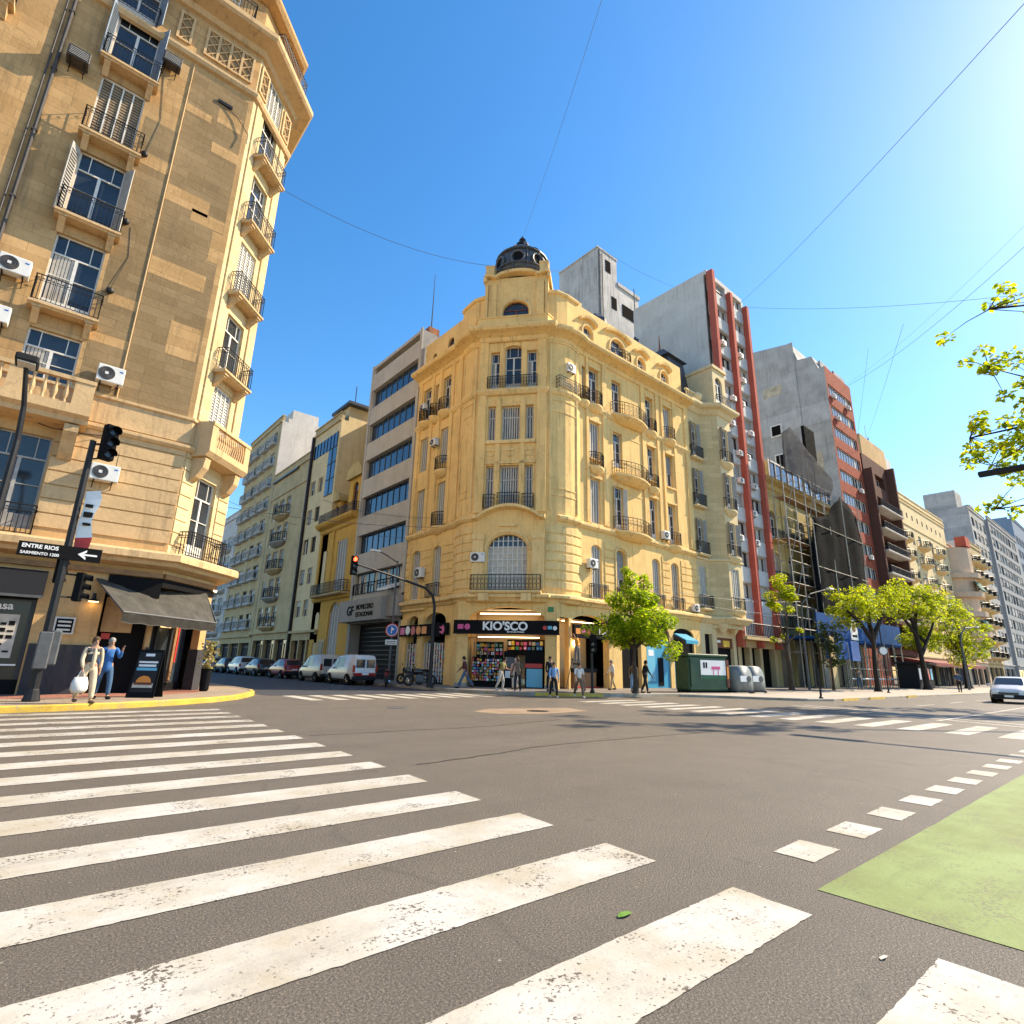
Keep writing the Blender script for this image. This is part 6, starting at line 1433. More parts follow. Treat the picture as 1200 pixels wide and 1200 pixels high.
def facecam(m): m.X = Matrix.Rotation(R(-35), 4, 'Z'); return m
m = facecam(MB('red')); m.disc((0, -.06, 3.25), (0, -1, 0), .42, .02, 24); m.mat('letter_white'); m.disc((0, -.081, 3.25), (0, -1, 0), .35, .004, 24); m.mat('blue'); m.disc((0, -.086, 3.25), (0, -1, 0), .32, .004, 24); m.mat('letter_white'); m.box(-.06, .0, -.096, -.091, 3.05, 3.45); m.add([(-.06, -.096, 3.45), (.16, -.096, 3.3), (-.06, -.096, 3.18)], [(0, 2, 1)]); m.build('round_sign', t)
m = facecam(MB('letter_white')); m.box(-.36, .36, -.08, -.06, 2.35, 2.65); m.mat('charcoal'); m.box(-.3, .3, -.085, -.08, 2.53, 2.58); m.box(-.3, .3, -.085, -.08, 2.42, 2.47); m.build('plate', t)

# advertising sandwich board
t = thing('sandwich_board', 'black folding pavement board with burger picture outside the corner shop', 'sign', (3.3, 21.75, .15), R(-32))
m = MB('black'); 
for s in (-1, 1): m.loft([[(-.55, s * .42, 0), (.55, s * .42, 0), (.55, s * .38, 0), (-.55, s * .38, 0)], [(-.5, s * .05, 1.75), (.5, s * .05, 1.75), (.5, s * .01, 1.75), (-.5, s * .01, 1.75)]][::1 if s > 0 else 1])
m.build('frame', t)
def slope(x0, x1, z0, z1, o): 
    f = lambda z: -.42 + .37 * z / 1.75 - o
    return [(x0, f(z0), z0), (x1, f(z0), z0), (x1, f(z1), z1), (x0, f(z1), z1)]
m = MB('charcoal'); m.quad(*slope(-.45, .45, .2, 1.65, .008)); m.mat('letter_white'); m.quad(*slope(-.18, .18, 1.5, 1.6, .014)); m.quad(*slope(-.38, .38, 1.25, 1.32, .014)); m.quad(*slope(-.36, .34, 1.12, 1.2, .014)); m.mat('sky_sticker'); m.quad(*slope(-.4, .4, .98, 1.08, .014))
m.mat('orange'); m.add([(.3 * math.cos(R(a)) , -.42 + .37 * (.55 + .24 * math.sin(R(a))) / 1.75 - .016, .55 + .24 * math.sin(R(a))) for a in range(0, 181, 20)], [tuple(range(10))]); m.mat('curtain'); m.quad(*slope(-.4, .4, .36, .52, .016)); m.mat('wood_red'); m.quad(*slope(-.36, .36, .46, .55, .018)); m.build('poster', t)
t.scale = (.74, .8, .84)
# flower pot by the shop corner
t = thing('planter', 'black shop planter with yellowish flowers at the corner of the ochre building', 'planter', (5.75, 25.1, .15))
m = MB('black'); m.lathe([(.12, 0), (.17, .05), (.2, .8), (.22, .85), (.19, .85)], 12); m.build('pot', t)
leaf_mat('flowers', [(.45, .30, .06), (.25, .28, .05), (.6, .5, .3), (.3, .18, .04)], .3)
rr = random.Random(5); m = MB('flowers')
for k in range(260):
    c = Vector((rr.gauss(0, .13), rr.gauss(0, .13), rr.uniform(.85, 1.9))); a = Vector((rr.gauss(0, 1), rr.gauss(0, 1), rr.gauss(0, 1))).normalized() * .06; b = a.cross(Vector((rr.random(), rr.random(), 1))).normalized() * .05
    m.quad(c - a, c - b, c + a, c + b)
m.build('flowers', t)
# rubbish container with poster, recycling bins
rich('container_green', (.02, .075, .04), .45, .25, 2); rich('bin_grey', (.17, .20, .21), .5, .25, 3)
t = thing('poster_container', 'dark green street container with a white and green poster on its side', 'container', (31.4, 19.0, .15), R(-14))
m = MB('container_green'); m.bbox(-1.55, 1.55, -.6, .6, .12, 2.05, .08); m.bbox(-1.62, 1.62, -.66, .66, 2.05, 2.2, .04); m.mat('black'); m.box(-1.5, 1.5, -.5, .5, 0, .12)
for k in range(5): m.mat('container_green'); m.box(-1.5, -1.46, -.7 + .02, -.62, .3, 1.9)
m.build('body', t)
m = MB('letter_white'); m.box(-.65, 1.35, -.64, -.605, .75, 1.85); m.mat('awning_green'); m.box(-.65, 1.35, -.65, -.64, .75, 1.0); m.mat('pink'); m.box(.2, .9, -.646, -.64, 1.32, 1.5); m.box(.32, .38, -.646, -.64, 1.0, 1.32); m.box(.7, .76, -.646, -.64, 1.0, 1.32); m.mat('black'); m.box(-.45, -.32, -.646, -.64, 1.4, 1.72); m.box(-.26, -.13, -.646, -.64, 1.4, 1.72); m.build('poster', t)
m = MB('orange'); m.mat('wood_red'); m.box(1.4, 1.6, -.66, -.6, .3, 1.9); m.mat('orange'); m.box(1.42, 1.58, -.67, -.66, .8, 1.5); m.build('side_panel', t)
def rbin(x, lab):
    t = thing('recycling_bin', lab, 'bin', (x, 18.15, .15), R(-14), 'grey recycling bins'); m = MB('bin_grey'); n = 8
    prof = [(-.62, .1), (.62, .1)] + [(.66 * math.cos(R(a)) ** .8 if a < 90 else 0, .85 + .75 * math.sin(R(a))) for a in range(0, 91, 18)]
    prof = [(-.7, .1), (.7, .1), (.72, .5), (.68, 1.0), (.55, 1.35), (.3, 1.55), (-.3, 1.6), (-.62, 1.5), (-.7, 1.2)]
    m.smooth = True; m.yprism(prof, -.55, .55); m.smooth = False; m.mat('charcoal'); m.box(-.75, .75, -.6, .6, 0, .1); b = m.build('body', t)
    m = MB('letter_white'); m.box(-.35, .25, -.57, -.555, .65, 1.0); m.mat('iron_grey'); m.disc((.35, -.556, .8), (0, -1, 0), .2, .02, 14); m.build('label_plate', t)
rbin(34.05, 'grey rounded recycling bin standing against the green container'); rbin(35.6, 'grey rounded recycling bin at the right end, away from the green container')
# small bollards and posts
for i, (x, y, h, lab) in enumerate([(32.9, 12.9, 1.6, 'thin dark post on the pale kerb island, before the blue canopy'), (50.5, 14.9, 5.6, 'dark lamp post with clock-like sign between the right-hand trees')]):
    t = thing('street_post', lab, 'post', (x, y, .11)); m = MB('iron'); m.tube([(0, 0, 0), (0, 0, h)], [.06, .045], 6); m.lathe([(.12, 0), (.1, .08), (.06, .12)], 8); m.build('pole', t)
    if i: m = MB('iron_grey'); m.disc((-.2, -.05, h * .55), (-.7, -.7, 0), .35, .1, 14); m.mat('letter_white'); m.disc((-.28, -.13, h * .55), (-.7, -.7, 0), .28, .02, 14); m.build('sign', t)
t = thing('street_lamp', 'curved arm street lamp in front of the red-finned tower', 'street lamp', (46.5, 19.0, .15))
m = MB('iron_grey'); m.tube([(0, 0, 0), (0, 0, 5.2), (.1, -.1, 6.6), (.9, -.5, 7.4), (2.6, -1.2, 7.9)], [.1, .08, .07, .06, .045], 8); m.build('pole', t); m = MB('ac_white'); m.bbox(2.4, 3.2, -1.5, -1.2, 7.85, 8.0, .03); m.build('lamp_head', t)
t = thing('street_lamp', 'curved arm street lamp beyond the right-hand trees near the white car', 'street lamp', (74, 14.6, .15))
m = MB('iron_grey'); m.tube([(0, 0, 0), (0, 0, 4.8), (.15, -.1, 5.6), (.9, -.4, 6.2), (2.6, -.9, 6.4)], [.12, .1, .09, .08, .06], 8); m.build('pole', t); m = MB('ac_white'); m.bbox(2.4, 3.2, -1.2, -.9, 6.35, 6.5, .03); m.build('lamp_head', t)
t = thing('street_lamp', 'dark horizontal lamp arm among the overhanging branches at the right edge', 'street lamp', (23.4, -3.6, .15))
m = MB('iron'); m.tube([(0, 0, 0), (0, 0, 7.0), (0, .3, 7.55), (-.1, 1.5, 7.72), (-.3, 5.4, 7.74)], [.13, .1, .09, .08, .06], 8); m.build('pole', t); m = MB('charcoal'); m.X = Matrix.Translation((-.35, 6.1, 7.72)) @ Matrix.Rotation(R(94), 4, 'Z'); m.bbox(-.75, .75, -.16, .16, -.07, .07, .03); m.build('lamp_head', t)
# news kiosk right of tree
t = thing('newsstand', 'small dark newsstand with posters behind the far right trees', 'newsstand', (72, 18.5, .15)); m = MB('charcoal'); m.bbox(-2.6, 2.6, -.9, .9, 0, 2.4, .05); m.bbox(-2.9, 2.9, -1.3, 1., 2.4, 2.6, .03); m.build('body', t); m = MB('letter_white')
for k, c in enumerate(('letter_white', 'yellow_bright', 'letter_white', 'red', 'sky_sticker')): m.mat(c); m.box(-2.4 + k, -1.8 + k, -.93, -.9, .9, 2.0)
m.build('poster', t)
t = thing('market_canopy', 'low red shop canopy stretching along the far right pavement', 'canopy', (100, 21.5, .15)); m = MB('red'); rich('canopy_red', (.22, .03, .025), .7, .3, 1); m.mat('canopy_red'); m.xprism([(2.4, 3.6), (-1.5, 2.9), (-1.5, 2.5), (2.4, 3.3)], -14, 14); m.build('roof', t); m = MB('iron')
for k in range(6): m = MB('iron'); m.tube([(-13.5 + 5.4 * k, -1.4, 0), (-13.5 + 5.4 * k, -1.4, 2.8)], .06, 6); m.build('post', t)
# overhead cables
def cable(a, b, sag, label, r=.022, n=14):
    a, b = Vector(a), Vector(b); m = MB('iron'); r *= .72; m.mat('iron_grey'); m.tube([tuple((a.lerp(b, k / n) - Vector((0, 0, sag * 4 * (k / n) * (1 - k / n)))) - a) for k in range(n + 1)], r, 4); return tag(m.build('overhead_cable', None, a), label, 'cable')
cable((5.9, 26.6, 25.6), (20.8, 27.3, 29.4), .9, 'thin cable from the ochre building to the base of the dark dome')
cable((23.5, 25.6, 29.8), (43.0, 35.9, 49.6), 1.5, 'thin cable from the dark dome up to the stained concrete tower')
cable((43.5, 36, 49.6), (52.5, 24.5, 40.3), 1.2, 'thin cable between the stained concrete tower and the red-finned tower')
cable((16.7, -.8, 18.6), (52.3, 24.3, 40.0), .4, 'long cable rising from the upper right to the top of the red-finned tower', .02)
cable((52.6, 24.2, 39.8), (44.1, 1.8, 24.8), .6, 'thin cable dropping from the red-finned tower across the avenue', .018)
cable((83.6, 24.2, 41.6), (42.6, 1.1, 27.6), .8, 'long cable from the roof of the red ribbon tower towards the right', .026)
cable((84.0, 24.5, 42.0), (44.6, .6, 30.6), .8, 'second paler cable above the one from the red ribbon tower', .014)
cable((12.4, 9.8, 26.9), (22.6, 26.0, 32.5), .3, 'steep thin cable from the dome finial to the top of the sky', .012)
cable((82.6, 24.2, 30.7), (69.0, 17.2, 38.4), .1, 'faint stay cable hanging beside the red ribbon tower', .018)
cable((121.5, 33.0, 47.5), (64.6, 12.6, 37.4), .3, 'faint stay cable from the lattice radio mast', .026)
cable((6.2, 28.5, 8.4), (20.4, 31.7, 10.5), .25, 'dark cable crossing the side street at second floor height', .02)
cable((20.5, 53.9, 17.2), (20.3, 33.1, 11.4), .4, 'sagging cable along the side street facades', .022)
cable((5.9, 44.0, 14.0), (20.4, 60.0, 15.6), .5, 'high cable across the side street farther back', .022)
cable((30.5, 23.7, 7.2), (46.6, 19.0, 6.9), .5, 'cable from the yellow facade to the curved arm lamp', .02)
cable((34.0, 23.7, 6.6), (46.6, 19.0, 5.8), .35, 'lower cable from the yellow facade to the curved arm lamp', .016)
# ------------------------------------------------------------------ vehicles (local +x is forward)
for n, c in (('car_white', (.72, .72, .72)), ('car_cream', (.52, .49, .42)), ('car_red', (.33, .012, .02)), ('car_dark', (.035, .045, .055)), ('car_silver', (.42, .44, .46)), ('car_blue', (.05, .12, .25)), ('car_black', (.012, .012, .014)), ('car_grey', (.18, .19, .2))):
    t = NT(n); t.b.inputs['Base Color'].default_value = c4(c); t.b.inputs['Roughness'].default_value = .32; t.b.inputs['Coat Weight'].default_value = .7; t.b.inputs['Coat Roughness'].default_value = .06
    v = t.coords(); t.link(t.mix(t.ramp(t.noise(v, 2.5, 5, .6), .45, .75, (0, 0, 0, 1), (.3, .3, .3, 1)), c4(c), c4(tuple(x * .72 + .02 for x in c))), t.b.inputs['Base Color'])
plain('head_lamp', (.75, .77, .8), .12, .2); plain('tail_lamp', (.35, .01, .01), .25)
PROF = {
 'hatch': (3.9, 1.66, [(-1.95, .70, .74, .9), (-1.9, .92, .98, .86), (-1.62, .94, 1.40, .74), (-.7, .95, 1.48, .76), (.1, .93, 1.45, .76), (.95, .92, .97, .88), (1.65, .80, .85, .84), (1.92, .62, .66, .76)], (2, 4, 5), .30),
 'sedan': (4.4, 1.74, [(-2.2, .72, .76, .86), (-2.12, .98, 1.04, .86), (-1.55, .98, 1.06, .84), (-.85, .97, 1.42, .72), (-.1, .95, 1.48, .74), (.45, .94, 1.44, .74), (1.2, .93, .98, .88), (1.9, .80, .85, .84), (2.18, .58, .64, .74)], (3, 5, 6), .32),
 'van': (4.1, 1.72, [(-2.05, .72, .80, .97), (-2.03, 1.02, 1.72, .86), (-1.9, 1.03, 1.80, .84), (-.8, 1.02, 1.83, .84), (.2, 1.0, 1.78, .83), (.55, 1.0, 1.66, .80), (1.25, .98, 1.04, .9), (1.85, .84, .9, .84), (2.04, .6, .66, .76)], (1, 5, 6), .31),
 'mpv': (4.1, 1.72, [(-2.05, .72, .78, .9), (-2.0, .98, 1.06, .88), (-1.8, .99, 1.56, .78), (-.8, .98, 1.64, .78), (.2, .96, 1.58, .78), (1.25, .95, 1.0, .9), (1.8, .82, .88, .84), (2.03, .6, .66, .76)], (2, 4, 5), .32)}
def car(kind, label, col, loc, rz, group=None, lower=None):
    L, W, st, (ir, iw, ic), wr = PROF[kind]; t = thing('parked_car' if group else 'car', label, 'van' if kind == 'van' else 'car', loc, rz, group)
    w = W / 2; rings = []
    for x, zb, zt, q in st:
        e = min(1, max(.86, 1 - (abs(x) / (L / 2)) ** 6 * .14)); ww = w * e; wt = ww * q; zl = .24 if abs(x) < L * .45 else .34
        half = [(ww * .86, zl), (ww * .97, zl + .07), (ww, zl + .28 * (zb - zl) + .08), (ww * 1.0, zb - .14), (ww * .975, zb), (wt + .02, zt - .07), (wt - .06, zt - .005), (wt * .5, zt + .015)]
        rings.append([(x, y, z) for y, z in half] + [(x, -y, z) for y, z in half[::-1]])
    m = MB(col); m.smooth = True; m.loft([r[::-1] for r in rings]); m.smooth = False
    body = m.build('body', t)
    def sp(i, s, up, o=.012):
        x, zb, zt, q = st[i]; e = min(1, max(.86, 1 - (abs(x) / (L / 2)) ** 6 * .14)); ww = w * e
        a = Vector((x, s * ww * .975, zb)); b = Vector((x, s * (ww * q + .02), zt - .07)); p = a.lerp(b, up); return p + Vector((0, s * o, 0))
    g = MB('glass')
    for s in (-1, 1):
        for i in range(ir, iw):
            a, b, c, d = sp(i, s, .08), sp(i + 1, s, .08), sp(i + 1, s, .95), sp(i, s, .95)
            if i == ir: a = a.lerp(b, .12); d = d.lerp(c, .12)
            pl = .07; q = [a.lerp(b, pl), b.lerp(a, pl), c.lerp(d, pl), d.lerp(c, pl)]
            if kind == 'van' and i < iw - 2: continue
            g.quad(*[tuple(p) for p in (q if s < 0 else q[::-1])])
        a, b, c = sp(iw, s, .1), sp(ic, s, .5) - Vector((.18, 0, 0)), sp(iw, s, .93); g.add([tuple(p) for p in ((a, b, c) if s < 0 else (c, b, a))], [(0, 1, 2)])
    def ws(i, j, o):
        xa, _, za, qa = st[i]; xb, _, zb, qb = st[j]; wa, wb = w * qa * .9, w * qb * .88
        n = Vector((zb - za, 0, xa - xb)).normalized(); n = n if n.z > 0 else -n; n *= .02 * 1
        p = [Vector((xa, -wa, za)), Vector((xa, wa, za)), Vector((xb, wb, zb)), Vector((xb, -wb, zb))]
        p = [p[0].lerp(p[3], .1), p[1].lerp(p[2], .1), p[2].lerp(p[1], .1), p[3].lerp(p[0], .1)]
        return [tuple(k + n) for k in p]
    p = ws(ic, iw, 1); g.quad(*p)
    if kind == 'van':
        for s in (-1, 1): y0, y1 = sorted((s * .06, s * .62)); g.box(-2.075, -2.04, y0, y1, 1.05, 1.55)
    else: p = ws(ir - 1, ir, 1); g.quad(*p[::-1])
    g.build('windows', body)
    lk = MB('charcoal'); lk.bbox(-L / 2 - .04, -L / 2 + .18, -w * .9, w * .9, .3, .56, .05); lk.bbox(L / 2 - .2, L / 2 + .04, -w * .86, w * .86, .28, .5, .05)
    for s in (-1, 1): lk.box(-L * .28, L * .28, s * w * .99 - .01, s * w * .99 + .012, .26, .36)
    lk.build('bumper', t)
    mm = MB('black_gloss'); mm.box(L / 2 - .06, L / 2 + .03, -w * .5, w * .5, .52, .62); mm.build('radiator_grille', t)
    for s in (-1, 1):
        h = MB('head_lamp'); y0, y1 = sorted((s * w * .5, s * w * .86)); h.bbox(L / 2 - .3, L / 2 - .015, y0, y1, .58, .74, .04); h.build('headlight', t)
        h = MB('tail_lamp'); y0, y1 = sorted((s * w * .78, s * w * .955)); h.bbox(-L / 2 - .025, -L / 2 + .12, y0, y1, .72 if kind != 'van' else .78, .98 if kind != 'van' else 1.2, .03); h.build('tail_light', t)
        h = MB(col); y0, y1 = sorted((s * w * .98, s * (w + .16))); h.bbox(L * .14, L * .14 + .16, y0, y1, .95, 1.08, .04); h.build('wing_mirror', t)
    h = MB('letter_white'); h.box(-L / 2 - .055, -L / 2 - .04, -.22, .22, .62, .74); h.box(L / 2 + .04, L / 2 + .055, -.2, .2, .36, .47); h.build('number_plate', t)
    if kind == 'van' and lower: h = MB(lower); h.bbox(-L / 2 - .02, -L / 2 + .1, -w * .9, w * .9, .56, .74, .03); h.build('rear_trim', t)
    for fx in (-1, 1):
        for s in (-1, 1):
            c = (fx * L * .315, s * (w - .11), wr); tm = MB('rubber'); ring = [(wr - .1, -.1), (wr - .02, -.11), (wr, -.06), (wr, .06), (wr - .02, .11), (wr - .1, .1)]
            n = 18; tm.smooth = True; tm.loft([[(c[0] + r * math.cos(R(20 * k)), c[1] + yy, c[2] + r * math.sin(R(20 * k))) for k in range(18)] for r, yy in ring]); tm.smooth = False
            wo = tm.build('wheel', t); rm = MB('chrome'); rm.mat('iron_grey'); y1 = c[1] + s * .085; rm.disc((c[0], y1, c[2]), (0, s, 0), wr - .09, .02, 14); rm.mat('chrome')
            for k in range(5): a = R(72 * k); rm.tube([(c[0], y1 + s * .03, c[2]), (c[0] + (wr - .1) * math.cos(a), y1 + s * .022, c[2] + (wr - .1) * math.sin(a))], .03, 4)
            rm.build('rim', wo)
            ar = MB('black'); ar.disc((c[0], s * (w - .25), c[2] + .01), (0, s, 0), wr + .055, .262, 18); ar.build('wheel_arch', t)
    return t
up = R(90); PG = 'cars parked along the side street kerb'
def ycar(kind, lab, col, y0, x=16.6, lower=None): L = PROF[kind][0]; return car(kind, lab, col, (x, y0 + L / 2, .004), up, PG, lower)
ycar('van', 'white panel van with twin rear doors, nearest of the parked vehicles', 'car_white', 33.2, 16.55, 'tail_lamp')
ycar('van', 'cream van parked in front of the white panel van', 'car_cream', 38.1, 16.5)
ycar('hatch', 'dark red hatchback parked beyond the cream van', 'car_red', 45.2, 16.55)
ycar('hatch', 'dark grey-blue hatchback parked beyond the red one', 'car_dark', 51.6, 16.5)
ycar('mpv', 'white tall family car parked beyond the dark grey-blue hatchback', 'car_white', 56.9, 16.5)
ycar('hatch', 'black hatchback parked beyond the white family car', 'car_black', 62.0, 16.5)
ycar('sedan', 'blue saloon parked beyond the black hatchback', 'car_blue', 67.0, 16.5)
ycar('mpv', 'silver car parked farthest down the side street', 'car_silver', 72.4, 16.5)
car('sedan', 'white saloon driving towards the crossing on the avenue at the right', 'car_white', (45.2, 6.9, 0), R(184))
car('van', 'dark van far along the avenue behind the white saloon', 'car_grey', (92, 9.4, 0), R(180))
car('sedan', 'red saloon parked far along the avenue kerb', 'car_red', (104, 10.4, 0), R(180))

def motorbike(label, col, loc, rz):
    t = thing('motorcycle', label, 'motorcycle', loc, rz, 'motorcycles by the kiosk corner')
    def torus(m, c, r, rr_, n=20): m.tube([(c[0] + r * math.cos(2 * math.pi * k / n), c[1], c[2] + r * math.sin(2 * math.pi * k / n)) for k in range(n + 1)], rr_, 8, False)
    for x in (-.62, .66):
        m = MB('rubber'); torus(m, (x, 0, .31), .255, .07); wo = m.build('wheel', t); m = MB('chrome'); torus(m, (x, 0, .31), .215, .014)
        for k in range(8): m.tube([(x, 0, .31), (x + .21 * math.cos(R(45 * k)), 0, .31 + .21 * math.sin(R(45 * k)))], .008, 3)
        m.disc((x, -.05, .31), (0, 1, 0), .05, .1, 8); m.build('rim', wo)
    m = MB('iron'); m.tube([(.66, .07, .31), (.42, .07, .88)], .025, 6); m.tube([(.66, -.07, .31), (.42, -.07, .88)], .025, 6); m.tube([(-.62, .06, .31), (-.1, .06, .4), (.2, .05, .45), (.42, 0, .82)], .025, 6); m.tube([(-.62, -.06, .31), (-.1, -.06, .4), (.2, -.05, .45)], .025, 6); m.tube([(-.6, .09, .35), (-.45, .09, .75)], .025, 6); m.tube([(-.6, -.09, .35), (-.45, -.09, .75)], .025, 6); m.tube([(.05, .15, .1), (-.02, .25, .02)], .012, 4); m.build('frame', t)
    m = MB('iron_grey'); m.bbox(-.22, .3, -.15, .15, .2, .6, .05); m.lathe([(.1, .5), (.12, .55), (.12, .66), (.08, .7)], 10, (.08, 0, 0)); m.build('engine', t)
    m = MB(col); m.smooth = True; m.ball((.16, 0, .80), .24, 12, 8, (1.35, .75, .75)); m.ball((-.35, 0, .66), .16, 10, 6, (2.0, .8, .7)); m.ball((-.55, 0, .80), .1, 8, 6, (2., .9, .6)); m.ball((.66, 0, .56), .13, 10, 6, (1.5, .5, .5)); m.build('tank', t)
    m = MB('black'); m.smooth = True; m.ball((-.3, 0, .86), .15, 10, 6, (2.6, 1.1, .5)); m.build('seat', t)
    m = MB('iron'); m.tube([(.3, -.34, 1.02), (.38, -.2, .98), (.42, 0, .9), (.38, .2, .98), (.3, .34, 1.02)], .018, 6); m.tube([(.4, .25, 1.0), (.42, .3, 1.16)], .008, 4); m.tube([(.4, -.25, 1.0), (.42, -.3, 1.16)], .008, 4); m.ball((.42, .32, 1.18), .06, 8, 5, (.3, 1.2, .8)); m.ball((.42, -.32, 1.18), .06, 8, 5, (.3, 1.2, .8)); m.build('handlebar', t)
    m = MB('black'); m.disc((.44, 0, .86), (1, 0, 0), .09, .1, 12); m.mat('head_lamp'); m.disc((.54, 0, .86), (1, 0, 0), .085, .02, 12); m.build('headlight', t)
    m = MB('chrome'); m.tube([(.1, -.13, .3), (-.2, -.16, .22), (-.75, -.18, .34)], [.03, .035, .05], 8); m.build('exhaust', t); return t
motorbike('dark motorcycle parked on the pavement under the signal mast', 'car_black', (17.9, 28.9, .15), R(150))
motorbike('red motorcycle parked right behind the white panel van', 'car_red', (17.2, 31.6, .004), R(60))
motorbike('black motorcycle beside the red one near the parking sign', 'car_dark', (18.6, 31.2, .15), R(120))
# ------------------------------------------------------------------ people (local +x is where they face)
for n, c in (('skin', (.42, .24, .16)), ('skin_dark', (.25, .13, .08)), ('hair_dark', (.02, .014, .01)), ('hair_grey', (.3, .28, .26)), ('hair_brown', (.09, .05, .025)), ('beige', (.58, .47, .33)), ('khaki', (.48, .36, .20)), ('vest_dark', (.04, .05, .06)), ('denim', (.05, .11, .20)), ('blue_coat', (.03, .13, .36)), ('burgundy', (.09, .025, .03)), ('cloth_black', (.014, .014, .016)), ('olive_shirt', (.24, .22, .07)), ('pale_trousers', (.48, .45, .40)), ('white_shirt', (.70, .68, .64)), ('pink_shirt', (.55, .33, .28)), ('brown_cloth', (.17, .11, .07)), ('sky_shirt', (.18, .36, .62)), ('hi_vis', (.80, .30, .03)), ('yellow_cloth', (.72, .52, .05)), ('grey_cloth', (.16, .16, .17)), ('shoe', (.03, .025, .02)), ('shoe_white', (.6, .58, .54))):
    rich(n, c, .8, .15, 6)
def skin(nodes, edges, name, mats, par, sub=1, root=0):
    me = bpy.data.meshes.new('limbs'); me.from_pydata([n[0] for n in nodes], edges, []); ob = bpy.data.objects.new('limbs', me); COL.objects.link(ob)
    md = ob.modifiers.new('skin', 'SKIN'); md.use_smooth_shade = True
    if not me.skin_vertices: me.attributes.new if False else None
    sv = me.skin_vertices[0].data
    for i, n in enumerate(nodes):
        r = n[1]; sv[i].radius = (r, r) if not isinstance(r, tuple) else r; sv[i].use_root = (i == root)
    sd = ob.modifiers.new('sub', 'SUBSURF'); sd.levels = sub; sd.render_levels = sub
    dg = bpy.context.evaluated_depsgraph_get(); dg.update()
    out = bpy.data.meshes.new_from_object(ob.evaluated_get(dg)); out.name = name
    bpy.data.objects.remove(ob); out.materials.clear()
    for k in mats: out.materials.append(MATS[k])
    for p in out.polygons: p.use_smooth = True; p.material_index = 0
    return put(out, name, par)
def person(label, loc, head, H=1.72, top='beige', legs='khaki', hair='hair_dark', shoe='shoe', leg=((12, 8), (-14, 10)), arm=((-15, 20), (18, 25)), lean=4, sleeve=.95, skinm='skin', coat=0., vest=None, long_hair=False, wide=1., skirt=None, spread=0.08):
    t = thing('person', label, 'person', loc, R(head)); s = H / 1.75
    V = lambda x, y, z: Vector((x, y, z)) * s
    ln = R(lean)
    def tilt(v): d = v - V(0, 0, .95); c, sn = math.cos(ln), math.sin(ln); return V(0, 0, .95) + Vector((d.x * c + d.z * sn, d.y, -d.x * sn + d.z * c))
    pel = V(0, 0, .96); N = []; E = []
    def add(p, r, par=None): N.append((tuple(p), r * s)); i = len(N) - 1; (E.append((par, i)) if par is not None else None); return i
    ip = add(pel, .115 * wide); iw = add(tilt(V(0, 0, 1.12)), .108 * wide, ip); ic = add(tilt(V(.01, 0, 1.32)), .125 * wide, iw); inb = add(tilt(V(0, 0, 1.46)), .075, ic); ink = add(tilt(V(.012, 0, 1.53)), .05, inb); ih = add(tilt(V(.03, 0, 1.625)), .082, ink); ih2 = add(tilt(V(.02, 0, 1.70)), .07, ih)
    add(tilt(V(.125, 0, 1.605)), .016, ih)
    joints = {}
    low = None
    legp = []
    for sd, (a, b) in zip((1, -1), leg):
        hip = V(0, sd * .09, .92); a1 = R(a); kn = hip + V(.44 * math.sin(a1), sd * spread * .4, -.44 * math.cos(a1)); a2 = a1 - R(b); an = kn + V(.42 * math.sin(a2), 0, -.42 * math.cos(a2)); toe = an + V(.17, sd * .02, -.035); legp.append([hip, kn, an, toe])
    dz = min(min(p[2].z - .07 * s, p[3].z - .035 * s) for p in legp)
    for p in legp:
        i1 = add(p[0], .092, ip); i2 = add(p[1], .062, i1); i3 = add(p[2], .042, i2); add(p[3], .036, i3)
    armp = []
    for sd, (a, b) in zip((1, -1), arm):
        sh = tilt(V(0, sd * .185, 1.42)); a1 = R(a); el = sh + V(.28 * math.sin(a1), sd * .06, -.28 * math.cos(a1)); a2 = a1 + R(b); wr = el + V(.25 * math.sin(a2), -sd * .0, -.25 * math.cos(a2)); d = (wr - el).normalized(); pm = wr + d * .07 * s; armp.append([sh, el, wr, pm])
        j1 = add(sh, .058, inb); j2 = add(el, .042, j1); j3 = add(wr, .028, j2); j4 = add(pm, .034, j3)
        side = Vector((1, 0, 0)) if abs(d.x) < .8 else Vector((0, 0, 1)); side = (side - d * side.dot(d)).normalized(); pn = d.cross(side) * sd
        for q, (o, lf) in enumerate(((-.026, .062), (-.009, .075), (.009, .07), (.026, .055))):
            f1 = pm + side * o * s * -1 + d * (.03 + lf * .5) * s; f2 = f1 + (d * lf * .55 + pn * .02 * sd) * s; k1 = add(f1, .0095, j4); add(f2, .008, k1)
        th = wr + (side * .035 + d * .045) * s; k1 = add(th, .011, j3); add(th + (d * .035 + side * .01) * s, .009, k1)
    for i, n in enumerate(N): N[i] = ((n[0][0], n[0][1], n[0][2] - dz), n[1])
    skin(N, E, 'body', [skinm], t)
    off = Vector((0, 0, -dz))
    # trousers
    n2 = [(tuple(pel + off), .130 * s * wide), (tuple(tilt(V(0, 0, 1.09)) + off), .124 * s * wide)]; e2 = [(0, 1)]
    for p in legp:
        b = len(n2); fl = 1.0 if not skirt else 1.5
        n2 += [(tuple(p[0] + off), .105 * s * wide), (tuple(p[1] + off), .078 * s * wide), (tuple(p[2] + off + V(0, 0, .03)), .062 * s * wide * fl)]; e2 += [(0, b), (b, b + 1), (b + 1, b + 2)]
    skin(n2, e2, 'trousers', [legs], t)
